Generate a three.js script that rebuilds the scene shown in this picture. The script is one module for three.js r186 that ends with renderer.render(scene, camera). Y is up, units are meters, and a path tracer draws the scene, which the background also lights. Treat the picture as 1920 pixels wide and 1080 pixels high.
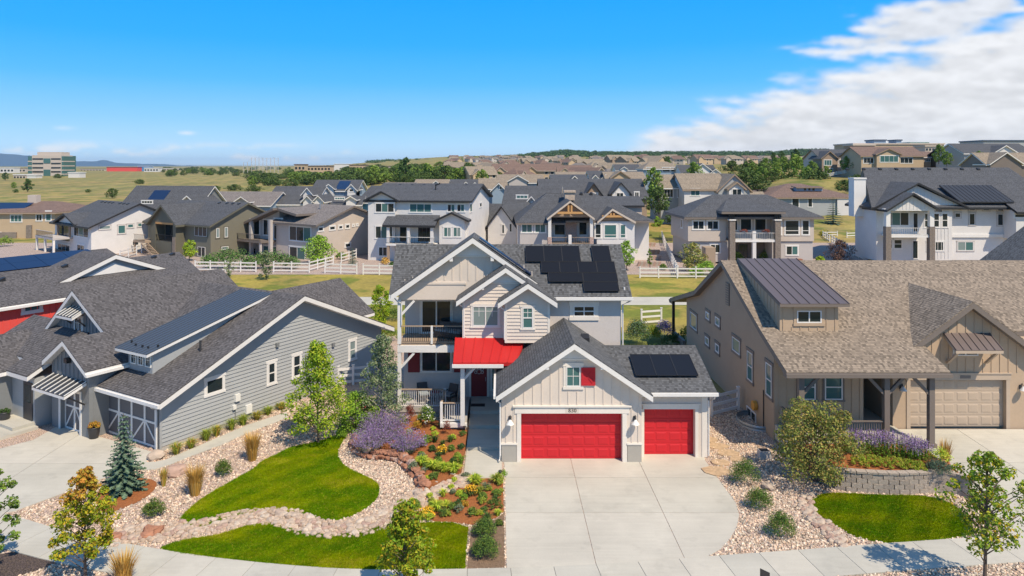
import * as THREE from 'three';
import { mergeGeometries } from 'three/addons/utils/BufferGeometryUtils.js';

// ---------- camera, sky, sun, exposure ----------
const F = 1340, CX = 937, CY = 310, H = 14.3;          // lens in pixels of a 1920 wide picture, height of the drone over the garage floor
const scene = new THREE.Scene();
const camera = new THREE.PerspectiveCamera(2 * Math.atan(540 / F) * 180 / Math.PI, 16 / 9, 0.5, 30000);
camera.position.set(0, H, 0);
camera.setViewOffset(1920, 1080, 960 - CX, 540 - CY, 1920, 1080);   // a level camera with the lens shifted down, so uprights stay upright
camera.updateProjectionMatrix();
const renderer = new THREE.WebGLRenderer({ antialias: true });
renderer.toneMapping = THREE.LinearToneMapping;
renderer.toneMappingExposure = 1.12;
renderer.shadowMap.enabled = true;
const SUN = new THREE.Vector3(0.46, 1, 0.58).normalize();
const sun = new THREE.DirectionalLight(0xffedd2, 4.9);
sun.name = 'sun'; sun.position.copy(SUN).multiplyScalar(300).add(new THREE.Vector3(0, 0, -60)); sun.target.position.set(0, 0, -60);
sun.castShadow = true; sun.shadow.mapSize.set(4096, 4096); sun.shadow.camera.near = 10; sun.shadow.camera.far = 700;
Object.assign(sun.shadow.camera, { left: -140, right: 140, top: 120, bottom: -120 });
scene.add(sun, sun.target);

let seed = 12345;
const rnd = () => { seed = (seed * 1664525 + 1013904223) >>> 0; return seed / 4294967296; };
const rr = (a, b) => a + (b - a) * rnd();
const pick = (a) => a[Math.floor(rnd() * a.length)];
const hash = (x, y, s) => { let n = Math.imul(x | 0, 374761393) ^ Math.imul(y | 0, 668265263) ^ Math.imul(s | 0, 2147483647 ^ 0x9e3779b9); n = Math.imul(n ^ (n >>> 13), 1274126177); return ((n ^ (n >>> 16)) >>> 0) / 4294967296; };
function vnoise(x, y, per, s) {
  const ix = Math.floor(x), iy = Math.floor(y), fx = x - ix, fy = y - iy, sx = fx * fx * (3 - 2 * fx), sy = fy * fy * (3 - 2 * fy);
  const x0 = ((ix % per) + per) % per, y0 = ((iy % per) + per) % per, x1 = x0 + 1 === per ? 0 : x0 + 1, y1 = y0 + 1 === per ? 0 : y0 + 1;
  const a = hash(x0, y0, s), b = hash(x1, y0, s), c = hash(x0, y1, s), d = hash(x1, y1, s);
  return (a + (b - a) * sx) * (1 - sy) + (c + (d - c) * sx) * sy;
}
function fbm(x, y, per, oct, s) { let v = 0, a = 0.5, t = 0; for (let i = 0; i < oct; i++) { v += a * vnoise(x, y, per, s + i); t += a; x *= 2; y *= 2; per *= 2; a *= 0.5; } return v / t; }
const sstep = (a, b, x) => { const t = Math.min(1, Math.max(0, (x - a) / (b - a))); return t * t * (3 - 2 * t); };
const lerp = (a, b, t) => a + (b - a) * t;

// the sky: clear deep blue air, a broad sheet of cloud coming from the right, small cumulus low on the left
{
  const W = 2048, HH = 1024, data = new Float32Array(W * HH * 4);
  const stops = [[0, [0.60, 0.80, 0.98]], [1.5, [0.47, 0.75, 1.0]], [3.5, [0.28, 0.62, 1.0]], [6.5, [0.10, 0.49, 1.0]], [9.5, [0.035, 0.41, 0.98]], [13.5, [0.016, 0.36, 0.95]], [30, [0.10, 0.27, 0.60]], [90, [0.13, 0.21, 0.38]]];
  for (let j = 0; j < HH; j++) {
    const el = ((j + 0.5) / HH - 0.5) * 180;
    let k = 0; while (k < stops.length - 2 && el > stops[k + 1][0]) k++;
    const t = Math.min(1, Math.max(0, (el - stops[k][0]) / (stops[k + 1][0] - stops[k][0])));
    for (let i = 0; i < W; i++) {
      const phi = ((i + 0.5) / W - 0.5) * 2 * Math.PI, az = phi + Math.PI / 2;           // az 0 straight ahead, positive to the right
      let a = az > Math.PI ? az - 2 * Math.PI : az < -Math.PI ? az + 2 * Math.PI : az;
      const c = [0, 1, 2].map((q) => lerp(stops[k][1][q], stops[k + 1][1][q], t));
      if (el > -1 && el < 56 && Math.abs(a) < 1.95) {
        const ad = a * 180 / Math.PI;
        const n = fbm(ad * 0.16 + el * 0.5 + 40, el * 1.0 + 7, 4096, 6, 5), n2 = fbm(ad * 0.55 + 3, el * 2.3 + ad * 0.25, 4096, 5, 11);
        // cloud sheet: its lower left tip lies low ahead, its upper edge climbs to the right, streaks drawn out along it
        const edge = ad < 10 ? -9 : 2.2 + (ad - 12) * 0.32;
        let cov = sstep(-1.3, 1.4, edge - el + (n - 0.5) * 3.6 + (n2 - 0.5) * 3.4) * sstep(10, 13.5, ad + (n - 0.5) * 5) ;
        const lobe = Math.exp(-(((ad - 31) / 7) ** 2)) * Math.exp(-(((el - 9.8 - (ad - 31) * 0.18) / 1.7) ** 2));
        cov = Math.max(cov, sstep(0.30, 0.72, lobe * 0.85 + (n2 - 0.42) * 1.0) * 0.95 * sstep(0.02, 0.2, lobe));
        if (ad > 60) cov *= sstep(110, 60, ad) * 0.75 + 0.1 * n;
        cov *= sstep(55, 25, el);
        const n3 = fbm(ad * 1.5 + el * 0.8 + 5, el * 5.5 + 2, 4096, 4, 29), shade = lerp(0.68, 0.88, sstep(0.3, 0.7, n2 * 0.45 + n * 0.25 + n3 * 0.3));
        const cl = [shade * 0.985, shade * 0.99, shade * 1.01];
        // small cumulus near the horizon on the left
        const cu = sstep(0.55, 0.70, fbm(ad * 0.45 + 9, el * 1.9 + 3, 4096, 5, 23)) * sstep(0.1, 0.7, el) * sstep(1.9, 1.0, el) * sstep(-6, -18, ad) * (ad > -75 ? 1 : 0.4);
        const cw = Math.exp(-(((ad + 23.6) / 1.5) ** 2) - (((el - 2.35) / 0.25) ** 2)), cu2 = sstep(0.42, 0.7, cw * 0.75 + (n2 - 0.5) * 0.9) * (cw > 0.05 ? 1 : 0) + sstep(0.5, 0.7, Math.exp(-(((ad + 31.5) / 1.8) ** 2) - (((el - 2.5) / 0.22) ** 2)) * 0.7 + (n2 - 0.5) * 0.8) * 0.6;
        const cc = Math.min(1, Math.max(cov * 0.97, cu * 0.8, cu2 * 0.85));
        for (let q = 0; q < 3; q++) c[q] = lerp(c[q], cov >= cc * 0.9 ? cl[q] : 0.9, cc);
      } else { const g = [0.36, 0.40, 0.36], m = sstep(-1, -4, el); for (let q = 0; q < 3; q++) c[q] = lerp(c[q], g[q], m); }
      const o = (j * W + i) * 4; data[o] = c[0]; data[o + 1] = c[1]; data[o + 2] = c[2]; data[o + 3] = 1;
    }
  }
  const sky = new THREE.DataTexture(data, W, HH, THREE.RGBAFormat, THREE.FloatType);
  sky.mapping = THREE.EquirectangularReflectionMapping; sky.magFilter = sky.minFilter = THREE.LinearFilter; sky.needsUpdate = true;
  scene.background = sky; scene.environment = sky;
}

// ---------- helpers ----------
const V = (x, y, z) => new THREE.Vector3(x, y, z);
const at = (px, py, D) => [(px - CX) * D / F, H - (py - CY) * D / F, -D];                       // the point seen at a pixel at a distance
const gd = (px, py, y = 0) => { const D = F * (H - y) / (py - CY); return [(px - CX) * D / F, y, -D]; };   // the point of level ground seen at a pixel
const used = {};
const numbered = (n) => { const k = used[n] = (used[n] ?? -1) + 1; return k ? n + '_' + String(k).padStart(3, '0') : n; };
function tag(o, label, category, group, kind) {
  o.name = numbered(o.name);
  if (label) o.userData.label = label; if (category) o.userData.category = category;
  if (group) o.userData.group = group; if (kind) o.userData.kind = kind;
  scene.add(o); return o;
}
function thing(name, label, category, pos = [0, 0, 0], rot = 0, group) { const g = new THREE.Group(); g.name = name; g.position.set(...pos); g.rotation.y = rot; return tag(g, label, category, group); }
function struct(name, mesh, label) { mesh.name = name; return tag(mesh, label, null, null, 'structure'); }
const sub = (a, b) => [a[0] - b[0], a[1] - b[1], a[2] - b[2]], add = (a, b) => [a[0] + b[0], a[1] + b[1], a[2] + b[2]], mul = (a, s) => [a[0] * s, a[1] * s, a[2] * s];
const dot = (a, b) => a[0] * b[0] + a[1] * b[1] + a[2] * b[2], cross = (a, b) => [a[1] * b[2] - a[2] * b[1], a[2] * b[0] - a[0] * b[2], a[0] * b[1] - a[1] * b[0]];
const unit = (a) => mul(a, 1 / (Math.hypot(...a) || 1)), mix = (a, b, t) => add(mul(a, 1 - t), mul(b, t));
const newell = (p) => { let n = [0, 0, 0]; for (let i = 0; i < p.length; i++) { const a = p[i], b = p[(i + 1) % p.length]; n = add(n, [(a[1] - b[1]) * (a[2] + b[2]), (a[2] - b[2]) * (a[0] + b[0]), (a[0] - b[0]) * (a[1] + b[1])]); } return unit(n); };
class MB {
  constructor() { this.P = []; this.N = []; this.U = []; this.C = null; }
  face(pts) {
    const n = newell(pts), t = Math.abs(n[1]) > 0.999 ? [1, 0, 0] : unit(cross([0, 1, 0], n)), b = cross(n, t);
    const uv = pts.map((p) => [dot(p, t), dot(p, b)]);
    let tris;
    if (pts.length <= 4) { tris = [[0, 1, 2]]; if (pts.length === 4) tris.push([0, 2, 3]); }
    else tris = THREE.ShapeUtils.triangulateShape(uv.map((q) => new THREE.Vector2(...q)), []);
    for (const q of tris) for (const i of q) { this.P.push(...pts[i]); this.N.push(...n); this.U.push(...uv[i]); }
    return this;
  }
  prism(pts, d) {
    this.face(pts); const back = pts.map((p) => add(p, d)); this.face([...back].reverse());
    for (let i = 0; i < pts.length; i++) { const j = (i + 1) % pts.length; this.face([pts[i], back[i], back[j], pts[j]]); }
    return this;
  }
  box(x0, x1, y0, y1, z0, z1) { return this.prism([[x0, y0, z1], [x1, y0, z1], [x1, y1, z1], [x0, y1, z1]], [0, 0, z0 - z1]); }
  beam(a, b, w, h) {          // a square bar from a to b, w wide and h deep
    const d = unit(sub(b, a)), s = Math.abs(d[1]) > 0.98 ? [1, 0, 0] : unit(cross([0, 1, 0], d)), u = cross(d, s), q = (p, i, j) => add(p, add(mul(s, i * w / 2), mul(u, j * h / 2)));
    return this.prism([q(a, -1, -1), q(a, -1, 1), q(a, 1, 1), q(a, 1, -1)], sub(b, a));
  }
  tube(pts, r0, r1, seg = 6) {
    const rings = pts.map((p, i) => {
      const d = unit(sub(pts[Math.min(i + 1, pts.length - 1)], pts[Math.max(i - 1, 0)])), s = unit(Math.abs(d[1]) > 0.95 ? cross([1, 0, 0], d) : cross([0, 1, 0], d)), u = cross(d, s), r = lerp(r0, r1, i / (pts.length - 1));
      return Array.from({ length: seg }, (_, k) => { const a = k / seg * 2 * Math.PI, nn = add(mul(s, Math.cos(a)), mul(u, Math.sin(a))); return [add(p, mul(nn, r)), nn]; });
    });
    for (let i = 0; i < rings.length - 1; i++) for (let k = 0; k < seg; k++) {
      const m = (k + 1) % seg, q = [rings[i][k], rings[i][m], rings[i + 1][m], rings[i][k], rings[i + 1][m], rings[i + 1][k]];
      for (const [p, n] of q) { this.P.push(...p); this.N.push(...n); this.U.push(p[0] + p[2], p[1]); }
    }
    return this;
  }
  tri(a, b, c, col) { const n = newell([a, b, c]); this.P.push(...a, ...b, ...c); this.N.push(...n, ...n, ...n); this.U.push(0, 0, 1, 0, 0, 1); if (col) { this.C ??= []; this.C.push(...col, ...col, ...col); } return this; }
  geo() {
    const g = new THREE.BufferGeometry();
    g.setAttribute('position', new THREE.Float32BufferAttribute(this.P, 3)); g.setAttribute('normal', new THREE.Float32BufferAttribute(this.N, 3)); g.setAttribute('uv', new THREE.Float32BufferAttribute(this.U, 2));
    if (this.C) g.setAttribute('color', new THREE.Float32BufferAttribute(this.C, 3));
    return g;
  }
  build(name, mat, parent, fr) { const m = new THREE.Mesh(this.geo(), mat); m.name = name; if (fr) { m.position.set(...fr.o); m.rotation.y = fr.a; } if (parent) parent.add(m); return m; }
}
const UB = new THREE.BoxGeometry(1, 1, 1);
function pc(parent, name, mat, c, s, ry = 0) { const m = new THREE.Mesh(UB, mat); m.name = name; m.position.set(...c); m.scale.set(...s); m.rotation.y = ry; parent.add(m); return m; }
function bar(parent, name, mat, a, b, w, h) { const m = new THREE.Mesh(UB, mat); m.name = name; m.position.set(...mix(a, b, 0.5)); m.scale.set(w, h, Math.hypot(...sub(b, a))); m.lookAt(...b); m.position.set(...mix(a, b, 0.5)); const d = unit(sub(b, a)); m.quaternion.setFromRotationMatrix(new THREE.Matrix4().lookAt(V(...b), V(...a), Math.abs(d[1]) > 0.99 ? V(1, 0, 0) : V(0, 1, 0))); parent.add(m); return m; }
const fr = (o, a = 0) => ({ o, a });        // a wall plane: origin and yaw; u runs right along it, v up, w out of it
function onWall(g, f, px, py) {
  const R = g.rotation.y, o = V(...f.o).applyAxisAngle(V(0, 1, 0), R).add(g.position), y = R + f.a, n = V(Math.sin(y), 0, Math.cos(y)), d = V((px - CX) / F, -(py - CY) / F, -1), C = V(0, H, 0);
  const t = n.dot(o.clone().sub(C)) / n.dot(d), P = C.add(d.multiplyScalar(t)).sub(o);
  return [P.dot(V(Math.cos(y), 0, -Math.sin(y))), P.y];
}
function clip(poly, ax, lim, keepAbove) {      // half plane clip of a 2-D polygon
  const out = [], s = keepAbove ? 1 : -1;
  for (let i = 0; i < poly.length; i++) {
    const a = poly[i], b = poly[(i + 1) % poly.length], da = s * (a[ax] - lim), db = s * (b[ax] - lim);
    if (da >= 0) out.push(a);
    if (da * db < 0) { const t = da / (da - db); out.push([lerp(a[0], b[0], t), lerp(a[1], b[1], t)]); }
  }
  return out;
}
const inPoly = (p, x, y) => { let c = false; for (let i = 0, j = p.length - 1; i < p.length; j = i++) if ((p[i][1] > y) !== (p[j][1] > y) && x < (p[j][0] - p[i][0]) * (y - p[i][1]) / (p[j][1] - p[i][1]) + p[i][0]) c = !c; return c; };

// ---------- procedural textures and materials ----------
const enc = (v) => Math.round(255 * Math.min(1, Math.max(0, v <= 0.0031308 ? v * 12.92 : 1.055 * Math.pow(v, 1 / 2.4) - 0.055)));
function tex(n, fn, size, linear) {     // fn(x, y) in 0..1 gives linear rgb; size = metres that one repeat covers
  const d = new Uint8Array(n * n * 4);
  for (let j = 0; j < n; j++) for (let i = 0; i < n; i++) { const c = fn(i / n, j / n), o = (j * n + i) * 4; for (let q = 0; q < 3; q++) d[o + q] = linear ? Math.round(255 * Math.min(1, Math.max(0, c[q]))) : enc(c[q]); d[o + 3] = 255; }
  const t = new THREE.DataTexture(d, n, n); t.wrapS = t.wrapT = THREE.RepeatWrapping; t.magFilter = THREE.LinearFilter; t.minFilter = THREE.LinearMipmapLinearFilter; t.generateMipmaps = true;
  if (!linear) t.colorSpace = THREE.SRGBColorSpace; t.repeat.set(1 / size, 1 / size); t.needsUpdate = true; return t;
}
const g3 = (v) => [v, v, v];
// laminated shingles: rows of tabs of uneven width and tone, darker lap lines
const ROWS = 30, shingleAt = (x, y) => {
  const r = Math.floor(y * ROWS), fy = y * ROWS - r; let u = x * 16 + hash(r, 3, 9) * 5; const k = Math.floor(u), w = 0.25 + 0.5 * hash(((k % 16) + 16) % 16, r, 4), fx = u - k;
  const tone = hash(((k % 16) + 16) % 16, r, fx < w ? 1 : 2), lap = fy < 0.16 ? 0.5 : 1;
  return [tone, lap, fx < w ? 1 : 0];
};
const shingleTex = tex(1024, (x, y) => { const [t, l, p] = shingleAt(x, y); return g3((0.50 + 0.44 * t + (p ? 0.1 : -0.1) + 0.22 * (fbm(x * 200, y * 200, 200, 2, 3) - 0.5) + 0.12 * (fbm(x * 6, y * 6, 6, 3, 8) - 0.5)) * l); }, 4.2);
const shingleBump = tex(512, (x, y) => { const [t, l, p] = shingleAt(x, y), fy = y * ROWS % 1; return g3(0.75 - fy * 0.45 + p * 0.2 + 0.1 * hash(x * 1024, y * 1024, 1)); }, 4.2, true);
const concreteTex = tex(512, (x, y) => g3(0.86 + 0.24 * (fbm(x * 5, y * 5, 5, 5, 31) - 0.5) + 0.10 * (fbm(x * 3, y * 60, 60, 3, 35) - 0.5) + 0.08 * (fbm(x * 1 , y * 1, 1, 3, 39) - 0.5) + 0.12 * (hash(x * 1024, y * 1024, 7) - 0.5) - 0.06 * sstep(0.62, 0.75, fbm(x * 9 + 2, y * 9, 9, 4, 77))), 6);
const stuccoTex = tex(512, (x, y) => g3(0.93 + 0.08 * (fbm(x * 40, y * 40, 40, 3, 17) - 0.5) + 0.1 * (fbm(x * 3, y * 3, 3, 3, 19) - 0.5)), 3);
const stuccoBump = tex(512, (x, y) => g3(fbm(x * 90, y * 90, 90, 3, 21)), 3, true);
const grassTex = tex(512, (x, y) => { const a = fbm(x * 4, y * 4, 4, 4, 41), b = fbm(x * 130, y * 130, 130, 2, 43), c = sstep(0.55, 0.75, fbm(x * 7, y * 7, 7, 4, 47)), k = 0.45 + 0.75 * b + 0.5 * (a - 0.5); return [k * (0.72 + 0.55 * c + 0.3 * (a - 0.4)), k * (0.86 + 0.1 * c), k * (0.7 + 0.4 * c)]; }, 7);
const fieldTex = tex(512, (x, y) => { const a = fbm(x * 5, y * 5, 5, 5, 61), b = fbm(x * 90, y * 90, 90, 3, 63), g = sstep(0.42, 0.62, fbm(x * 8 + 3, y * 8, 8, 5, 67)), k = 0.65 + 0.55 * b; return [k * lerp(0.36, 0.17, g) * (0.8 + 0.5 * a), k * lerp(0.285, 0.195, g) * (0.8 + 0.5 * a), k * lerp(0.10, 0.035, g)]; }, 26);
const cell = (x, y, n, s) => { let d1 = 9, id = 0; const ix = Math.floor(x * n), iy = Math.floor(y * n); for (let a = -1; a < 2; a++) for (let b = -1; b < 2; b++) { const cx = (ix + a + n) % n, cy = (iy + b + n) % n, dx = ix + a + hash(cx, cy, s) - x * n, dy = iy + b + hash(cx, cy, s + 1) - y * n, d = dx * dx + dy * dy; if (d < d1) { d1 = d; id = hash(cx, cy, s + 2); } } return [Math.sqrt(d1), id]; };
const gravelTex = tex(512, (x, y) => { const [d, id] = cell(x, y, 70, 81), k = (0.55 + 0.6 * id) * (1 - 0.75 * sstep(0.35, 0.75, d)), h = hash(id * 999, 4, 5); return [k * (0.62 + 0.1 * h), k * (0.48 + 0.06 * h), k * (0.42 + 0.1 * (1 - h))]; }, 3);
const gravelBump = tex(512, (x, y) => g3(1 - cell(x, y, 70, 81)[0]), 3, true);
const mulchTex = tex(512, (x, y) => { const a = fbm(x * 30 + fbm(x * 10, y * 10, 10, 2, 3) * 9, y * 100, 100, 3, 91), b = fbm(x * 100, y * 25, 100, 3, 93), k = 0.3 + 1.0 * Math.max(a, b); return [0.33 * k, 0.105 * k + 0.02 * a, 0.034 * k]; }, 2.5);
const stoneTex = tex(512, (x, y) => g3(0.72 + 0.5 * (fbm(x * 8, y * 8, 8, 5, 101) - 0.3)), 1);
const noiseBump = tex(512, (x, y) => g3(fbm(x * 24, y * 24, 24, 5, 103)), 1.2, true);
const std = (c, o = {}) => new THREE.MeshStandardMaterial({ color: new THREE.Color().setRGB(...c), roughness: 0.8, ...o });
const paint = (c) => std(c, { roughness: 0.62, map: stuccoTex });
const stucco = (c) => std(c, { roughness: 0.95, map: stuccoTex, bumpMap: stuccoBump, bumpScale: 0.004 });
const shingle = (c) => std(c, { roughness: 0.92, map: shingleTex, bumpMap: shingleBump, bumpScale: 0.012 });
const M = {
  white: paint([0.78, 0.77, 0.75]), trim: paint([0.78, 0.73, 0.66]), cream: paint([0.70, 0.62, 0.54]), creamWall: stucco([0.60, 0.56, 0.53]), stoneGray: stucco([0.40, 0.38, 0.34]),
  charcoal: shingle([0.13, 0.137, 0.148]), brownGray: shingle([0.132, 0.127, 0.134]), tanRoof: shingle([0.33, 0.27, 0.21]), farDark: shingle([0.105, 0.113, 0.13]), farTan: shingle([0.36, 0.30, 0.23]), farBrown: shingle([0.25, 0.17, 0.14]), farGray: shingle([0.26, 0.235, 0.225]),
  redDoor: std([0.60, 0.011, 0.02], { roughness: 0.62, map: stuccoTex }), redMetal: std([0.55, 0.022, 0.022], { roughness: 0.45, metalness: 0.15, map: stuccoTex }), redDark: std([0.2, 0.012, 0.016], { roughness: 0.6 }), redShutter: std([0.47, 0.015, 0.025]),
  solar: new THREE.MeshPhysicalMaterial({ color: new THREE.Color().setRGB(0.012, 0.014, 0.02), roughness: 0.35, specularIntensity: 0.35 }), solarBlue: new THREE.MeshPhysicalMaterial({ color: new THREE.Color().setRGB(0.012, 0.03, 0.085), roughness: 0.3, specularIntensity: 0.5 }), black: std([0.02, 0.02, 0.022], { roughness: 0.5 }), darkMetal: std([0.05, 0.052, 0.058], { roughness: 0.45, metalness: 0.3 }),
  glass: new THREE.MeshPhysicalMaterial({ color: new THREE.Color().setRGB(0.02, 0.03, 0.035), roughness: 0.04, specularIntensity: 0.9 }),
  glassTeal: new THREE.MeshPhysicalMaterial({ color: new THREE.Color().setRGB(0.06, 0.15, 0.15), roughness: 0.05, specularIntensity: 0.9 }),
  glassBlind: new THREE.MeshPhysicalMaterial({ color: new THREE.Color().setRGB(0.2, 0.26, 0.26), roughness: 0.06, specularIntensity: 0.8 }),
  grayBody: paint([0.39, 0.41, 0.42]), grayDark: paint([0.21, 0.225, 0.235]), grayMetal: std([0.085, 0.11, 0.15], { roughness: 0.42, metalness: 0.3 }), doorGray: paint([0.13, 0.132, 0.145]),
  redBody: paint([0.75, 0.09, 0.075]), blueBody: paint([0.27, 0.36, 0.46]), tan: stucco([0.42, 0.325, 0.235]), tanBoard: paint([0.50, 0.375, 0.26]), tanTrim: paint([0.19, 0.16, 0.14]), tanDoor: paint([0.50, 0.40, 0.305]), brownMetal: std([0.15, 0.12, 0.115], { roughness: 0.45, metalness: 0.25 }),
  concrete: std([0.53, 0.515, 0.45], { roughness: 0.9, map: concreteTex }), concreteGray: std([0.47, 0.455, 0.43], { roughness: 0.9, map: concreteTex }), joint: std([0.2, 0.19, 0.18], { roughness: 1 }),
  lawn: new THREE.MeshPhysicalMaterial({ color: new THREE.Color().setRGB(0.22, 0.335, 0.003), roughness: 1, specularIntensity: 0.15, map: grassTex }), blade: std([0.075, 0.15, 0.008], { roughness: 0.9 }), field: std([1, 1, 1], { roughness: 1, map: fieldTex }), gravel: std([0.95, 0.95, 0.84], { roughness: 1, map: gravelTex, bumpMap: gravelBump, bumpScale: 0.02 }), mulch: std([1, 1, 1], { roughness: 1, map: mulchTex, bumpMap: noiseBump, bumpScale: 0.03 }),
  rock: std([0.52, 0.36, 0.29], { roughness: 0.95, map: stoneTex, bumpMap: noiseBump, bumpScale: 0.03 }), rockPale: std([0.54, 0.44, 0.355], { roughness: 0.95, map: stoneTex }), rockRed: std([0.44, 0.21, 0.13], { roughness: 0.95, map: stoneTex, bumpMap: noiseBump, bumpScale: 0.03 }), block: std([0.50, 0.43, 0.36], { roughness: 0.95, map: stoneTex, bumpMap: noiseBump, bumpScale: 0.02 }), block2: std([0.42, 0.36, 0.305], { roughness: 0.95, map: stoneTex, bumpMap: noiseBump, bumpScale: 0.02 }), flag: std([0.56, 0.40, 0.25], { roughness: 0.95, map: stoneTex }),
  bark: std([0.16, 0.12, 0.095], { roughness: 1, map: stoneTex }), barkPale: std([0.48, 0.44, 0.38], { roughness: 1, map: stoneTex }), leaf: new THREE.MeshPhysicalMaterial({ vertexColors: true, roughness: 0.75, transmission: 0.25, thickness: 0, specularIntensity: 0.3 }), leafFar: std([1, 1, 1], { vertexColors: true, roughness: 1 }),
  wood: std([0.34, 0.26, 0.19]), timber: std([0.50, 0.28, 0.11]), steel: std([0.5, 0.5, 0.5], { metalness: 0.8, roughness: 0.4 }), lamp: std([0.75, 0.75, 0.72], { roughness: 0.4 }), olive: paint([0.135, 0.13, 0.095]), oliveSide: paint([0.19, 0.18, 0.135]), beige: stucco([0.56, 0.49, 0.43]), offWhite: stucco([0.70, 0.69, 0.68]), lightGray: stucco([0.50, 0.47, 0.455]), stone: std([0.30, 0.255, 0.22], { roughness: 1, map: stoneTex, bumpMap: gravelBump, bumpScale: 0.04 }), stack: std([1.0, 0.98, 0.95], { roughness: 1, map: gravelTex, bumpMap: gravelBump, bumpScale: 0.03 }), ochre: stucco([0.52, 0.40, 0.27]), brick: stucco([0.36, 0.27, 0.20]), dark: std([0.03, 0.03, 0.035]), orange: std([0.6, 0.3, 0.05]), plastic: std([0.25, 0.3, 0.33]),
};
M.metalShingle = M.grayMetal;
// ---------- house pieces ----------
function roof(g, polys, mat, fm = M.trim, t = 0.24, name = 'roof', hi = 0.06) {
  const a = new MB(), b = new MB();
  for (let p of polys) { if (newell(p)[1] < 0) p = [...p].reverse(); a.prism(p, [0, -hi, 0]); b.prism(p.map((q) => add(q, [0, -hi - 0.006, 0])), [0, -t, 0]); }
  const r = a.build(name, mat, g); b.build('fascia', fm, r); return r;
}
const gablePolys = (x0, x1, z0, z1, ye, yr, axis, mid) => axis === 'z'      // ridge runs along z
  ? [[[x0, ye, z1], [mid ?? (x0 + x1) / 2, yr, z1], [mid ?? (x0 + x1) / 2, yr, z0], [x0, ye, z0]], [[mid ?? (x0 + x1) / 2, yr, z1], [x1, ye, z1], [x1, ye, z0], [mid ?? (x0 + x1) / 2, yr, z0]]]
  : [[[x0, ye, z1], [x1, ye, z1], [x1, yr, mid ?? (z0 + z1) / 2], [x0, yr, mid ?? (z0 + z1) / 2]], [[x0, yr, mid ?? (z0 + z1) / 2], [x1, yr, mid ?? (z0 + z1) / 2], [x1, ye, z0], [x0, ye, z0]]];
const hipPolys = (x0, x1, z0, z1, ye, yr, in_) => { const d = in_ ?? (z1 - z0) / 2, zm = (z0 + z1) / 2, a = [x0 + d, yr, zm], b = [x1 - d, yr, zm]; return [[[x0, ye, z1], [x1, ye, z1], b, a], [[x1, ye, z0], [x0, ye, z0], a, b], [[x0, ye, z0], [x0, ye, z1], a], [[x1, ye, z1], [x1, ye, z0], b]]; };
function gableBody(g, x0, x1, z0, z1, y0, ye, yr, axis, mat, name = 'wall') {
  const m = new MB();
  if (axis === 'z') m.prism([[x0, y0, z1], [x1, y0, z1], [x1, ye, z1], [(x0 + x1) / 2, yr, z1], [x0, ye, z1]], [0, 0, z0 - z1]);
  else m.prism([[x1, y0, z1], [x1, y0, z0], [x1, ye, z0], [x1, yr, (z0 + z1) / 2], [x1, ye, z1]], [x0 - x1, 0, 0]);
  return m.build(name, mat, g);
}
function gableHouse(g, x0, x1, z0, z1, y0, ye, yr, axis, wm, rm, fm, oh = 0.5) {    // closed walls under a gable roof with overhang
  gableBody(g, x0, x1, z0, z1, y0, ye - 0.15, yr - 0.3, axis, wm);
  const run = (axis === 'z' ? x1 - x0 : z1 - z0) / 2, dy = (yr - ye) / run * oh;
  return roof(g, gablePolys(x0 - oh, x1 + oh, z0 - oh, z1 + oh, ye - dy, yr, axis), rm, fm);
}
function boxWall(g, mat, ...b) { return new MB().box(...b).build('wall', mat, g); }
function win(g, f, u0, v0, u1, v1, o = {}) {
  const { cols = 1, rows = [], glass = M.glass, frame = M.white, trim = null, tw = 0.1, fw = 0.06, w = 0, grid = 0, name = 'window' } = o, m = new MB(), e = w + 0.055;
  m.box(u0, u0 + fw, v0, v1, w, e).box(u1 - fw, u1, v0, v1, w, e).box(u0 + fw, u1 - fw, v0, v0 + fw, w, e).box(u0 + fw, u1 - fw, v1 - fw, v1, w, e);
  const cw = (u1 - u0) / cols;
  for (let i = 1; i < cols; i++) m.box(u0 + i * cw - fw / 2, u0 + i * cw + fw / 2, v0 + fw, v1 - fw, w, e - 0.003);
  for (const r of rows) for (let i = 0; i < cols; i++) m.box(u0 + i * cw + fw / 2, u0 + (i + 1) * cw - fw / 2, lerp(v0, v1, r) - fw / 2, lerp(v0, v1, r) + fw / 2, w, e - 0.006);
  if (grid) { const gv = lerp(v0, v1, o.gridFrom ?? 0.5); for (let i = 0; i < cols; i++) { m.box(u0 + (i + 0.5) * cw - 0.012, u0 + (i + 0.5) * cw + 0.012, gv, v1 - fw, w, e - 0.02); m.box(u0 + i * cw + fw / 2, u0 + (i + 1) * cw - fw / 2, (gv + v1) / 2 - 0.012, (gv + v1) / 2 + 0.012, w, e - 0.022); } }
  const r = m.build(name, frame, g, f);
  for (let i = 0; i < cols; i++) new MB().box(u0 + i * cw + 0.03, u0 + (i + 1) * cw - 0.03, v0 + 0.03, v1 - 0.03, w - 0.02, w + 0.02).build('pane', Array.isArray(glass) ? glass[i % glass.length] : glass, r);
  if (trim) { const q = new MB(), d = w + 0.035; q.box(u0 - tw, u0 - 0.002, v0, v1, w - 0.03, d).box(u1 + 0.002, u1 + tw, v0, v1, w - 0.03, d).box(u0 - tw - 0.04, u1 + tw + 0.04, v1 + 0.002, v1 + tw * 1.3, w - 0.03, d + 0.02).box(u0 - tw - 0.03, u1 + tw + 0.03, v0 - tw, v0 - 0.002, w - 0.03, d + 0.03); q.build('trim', trim, r); }
  return r;
}
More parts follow.
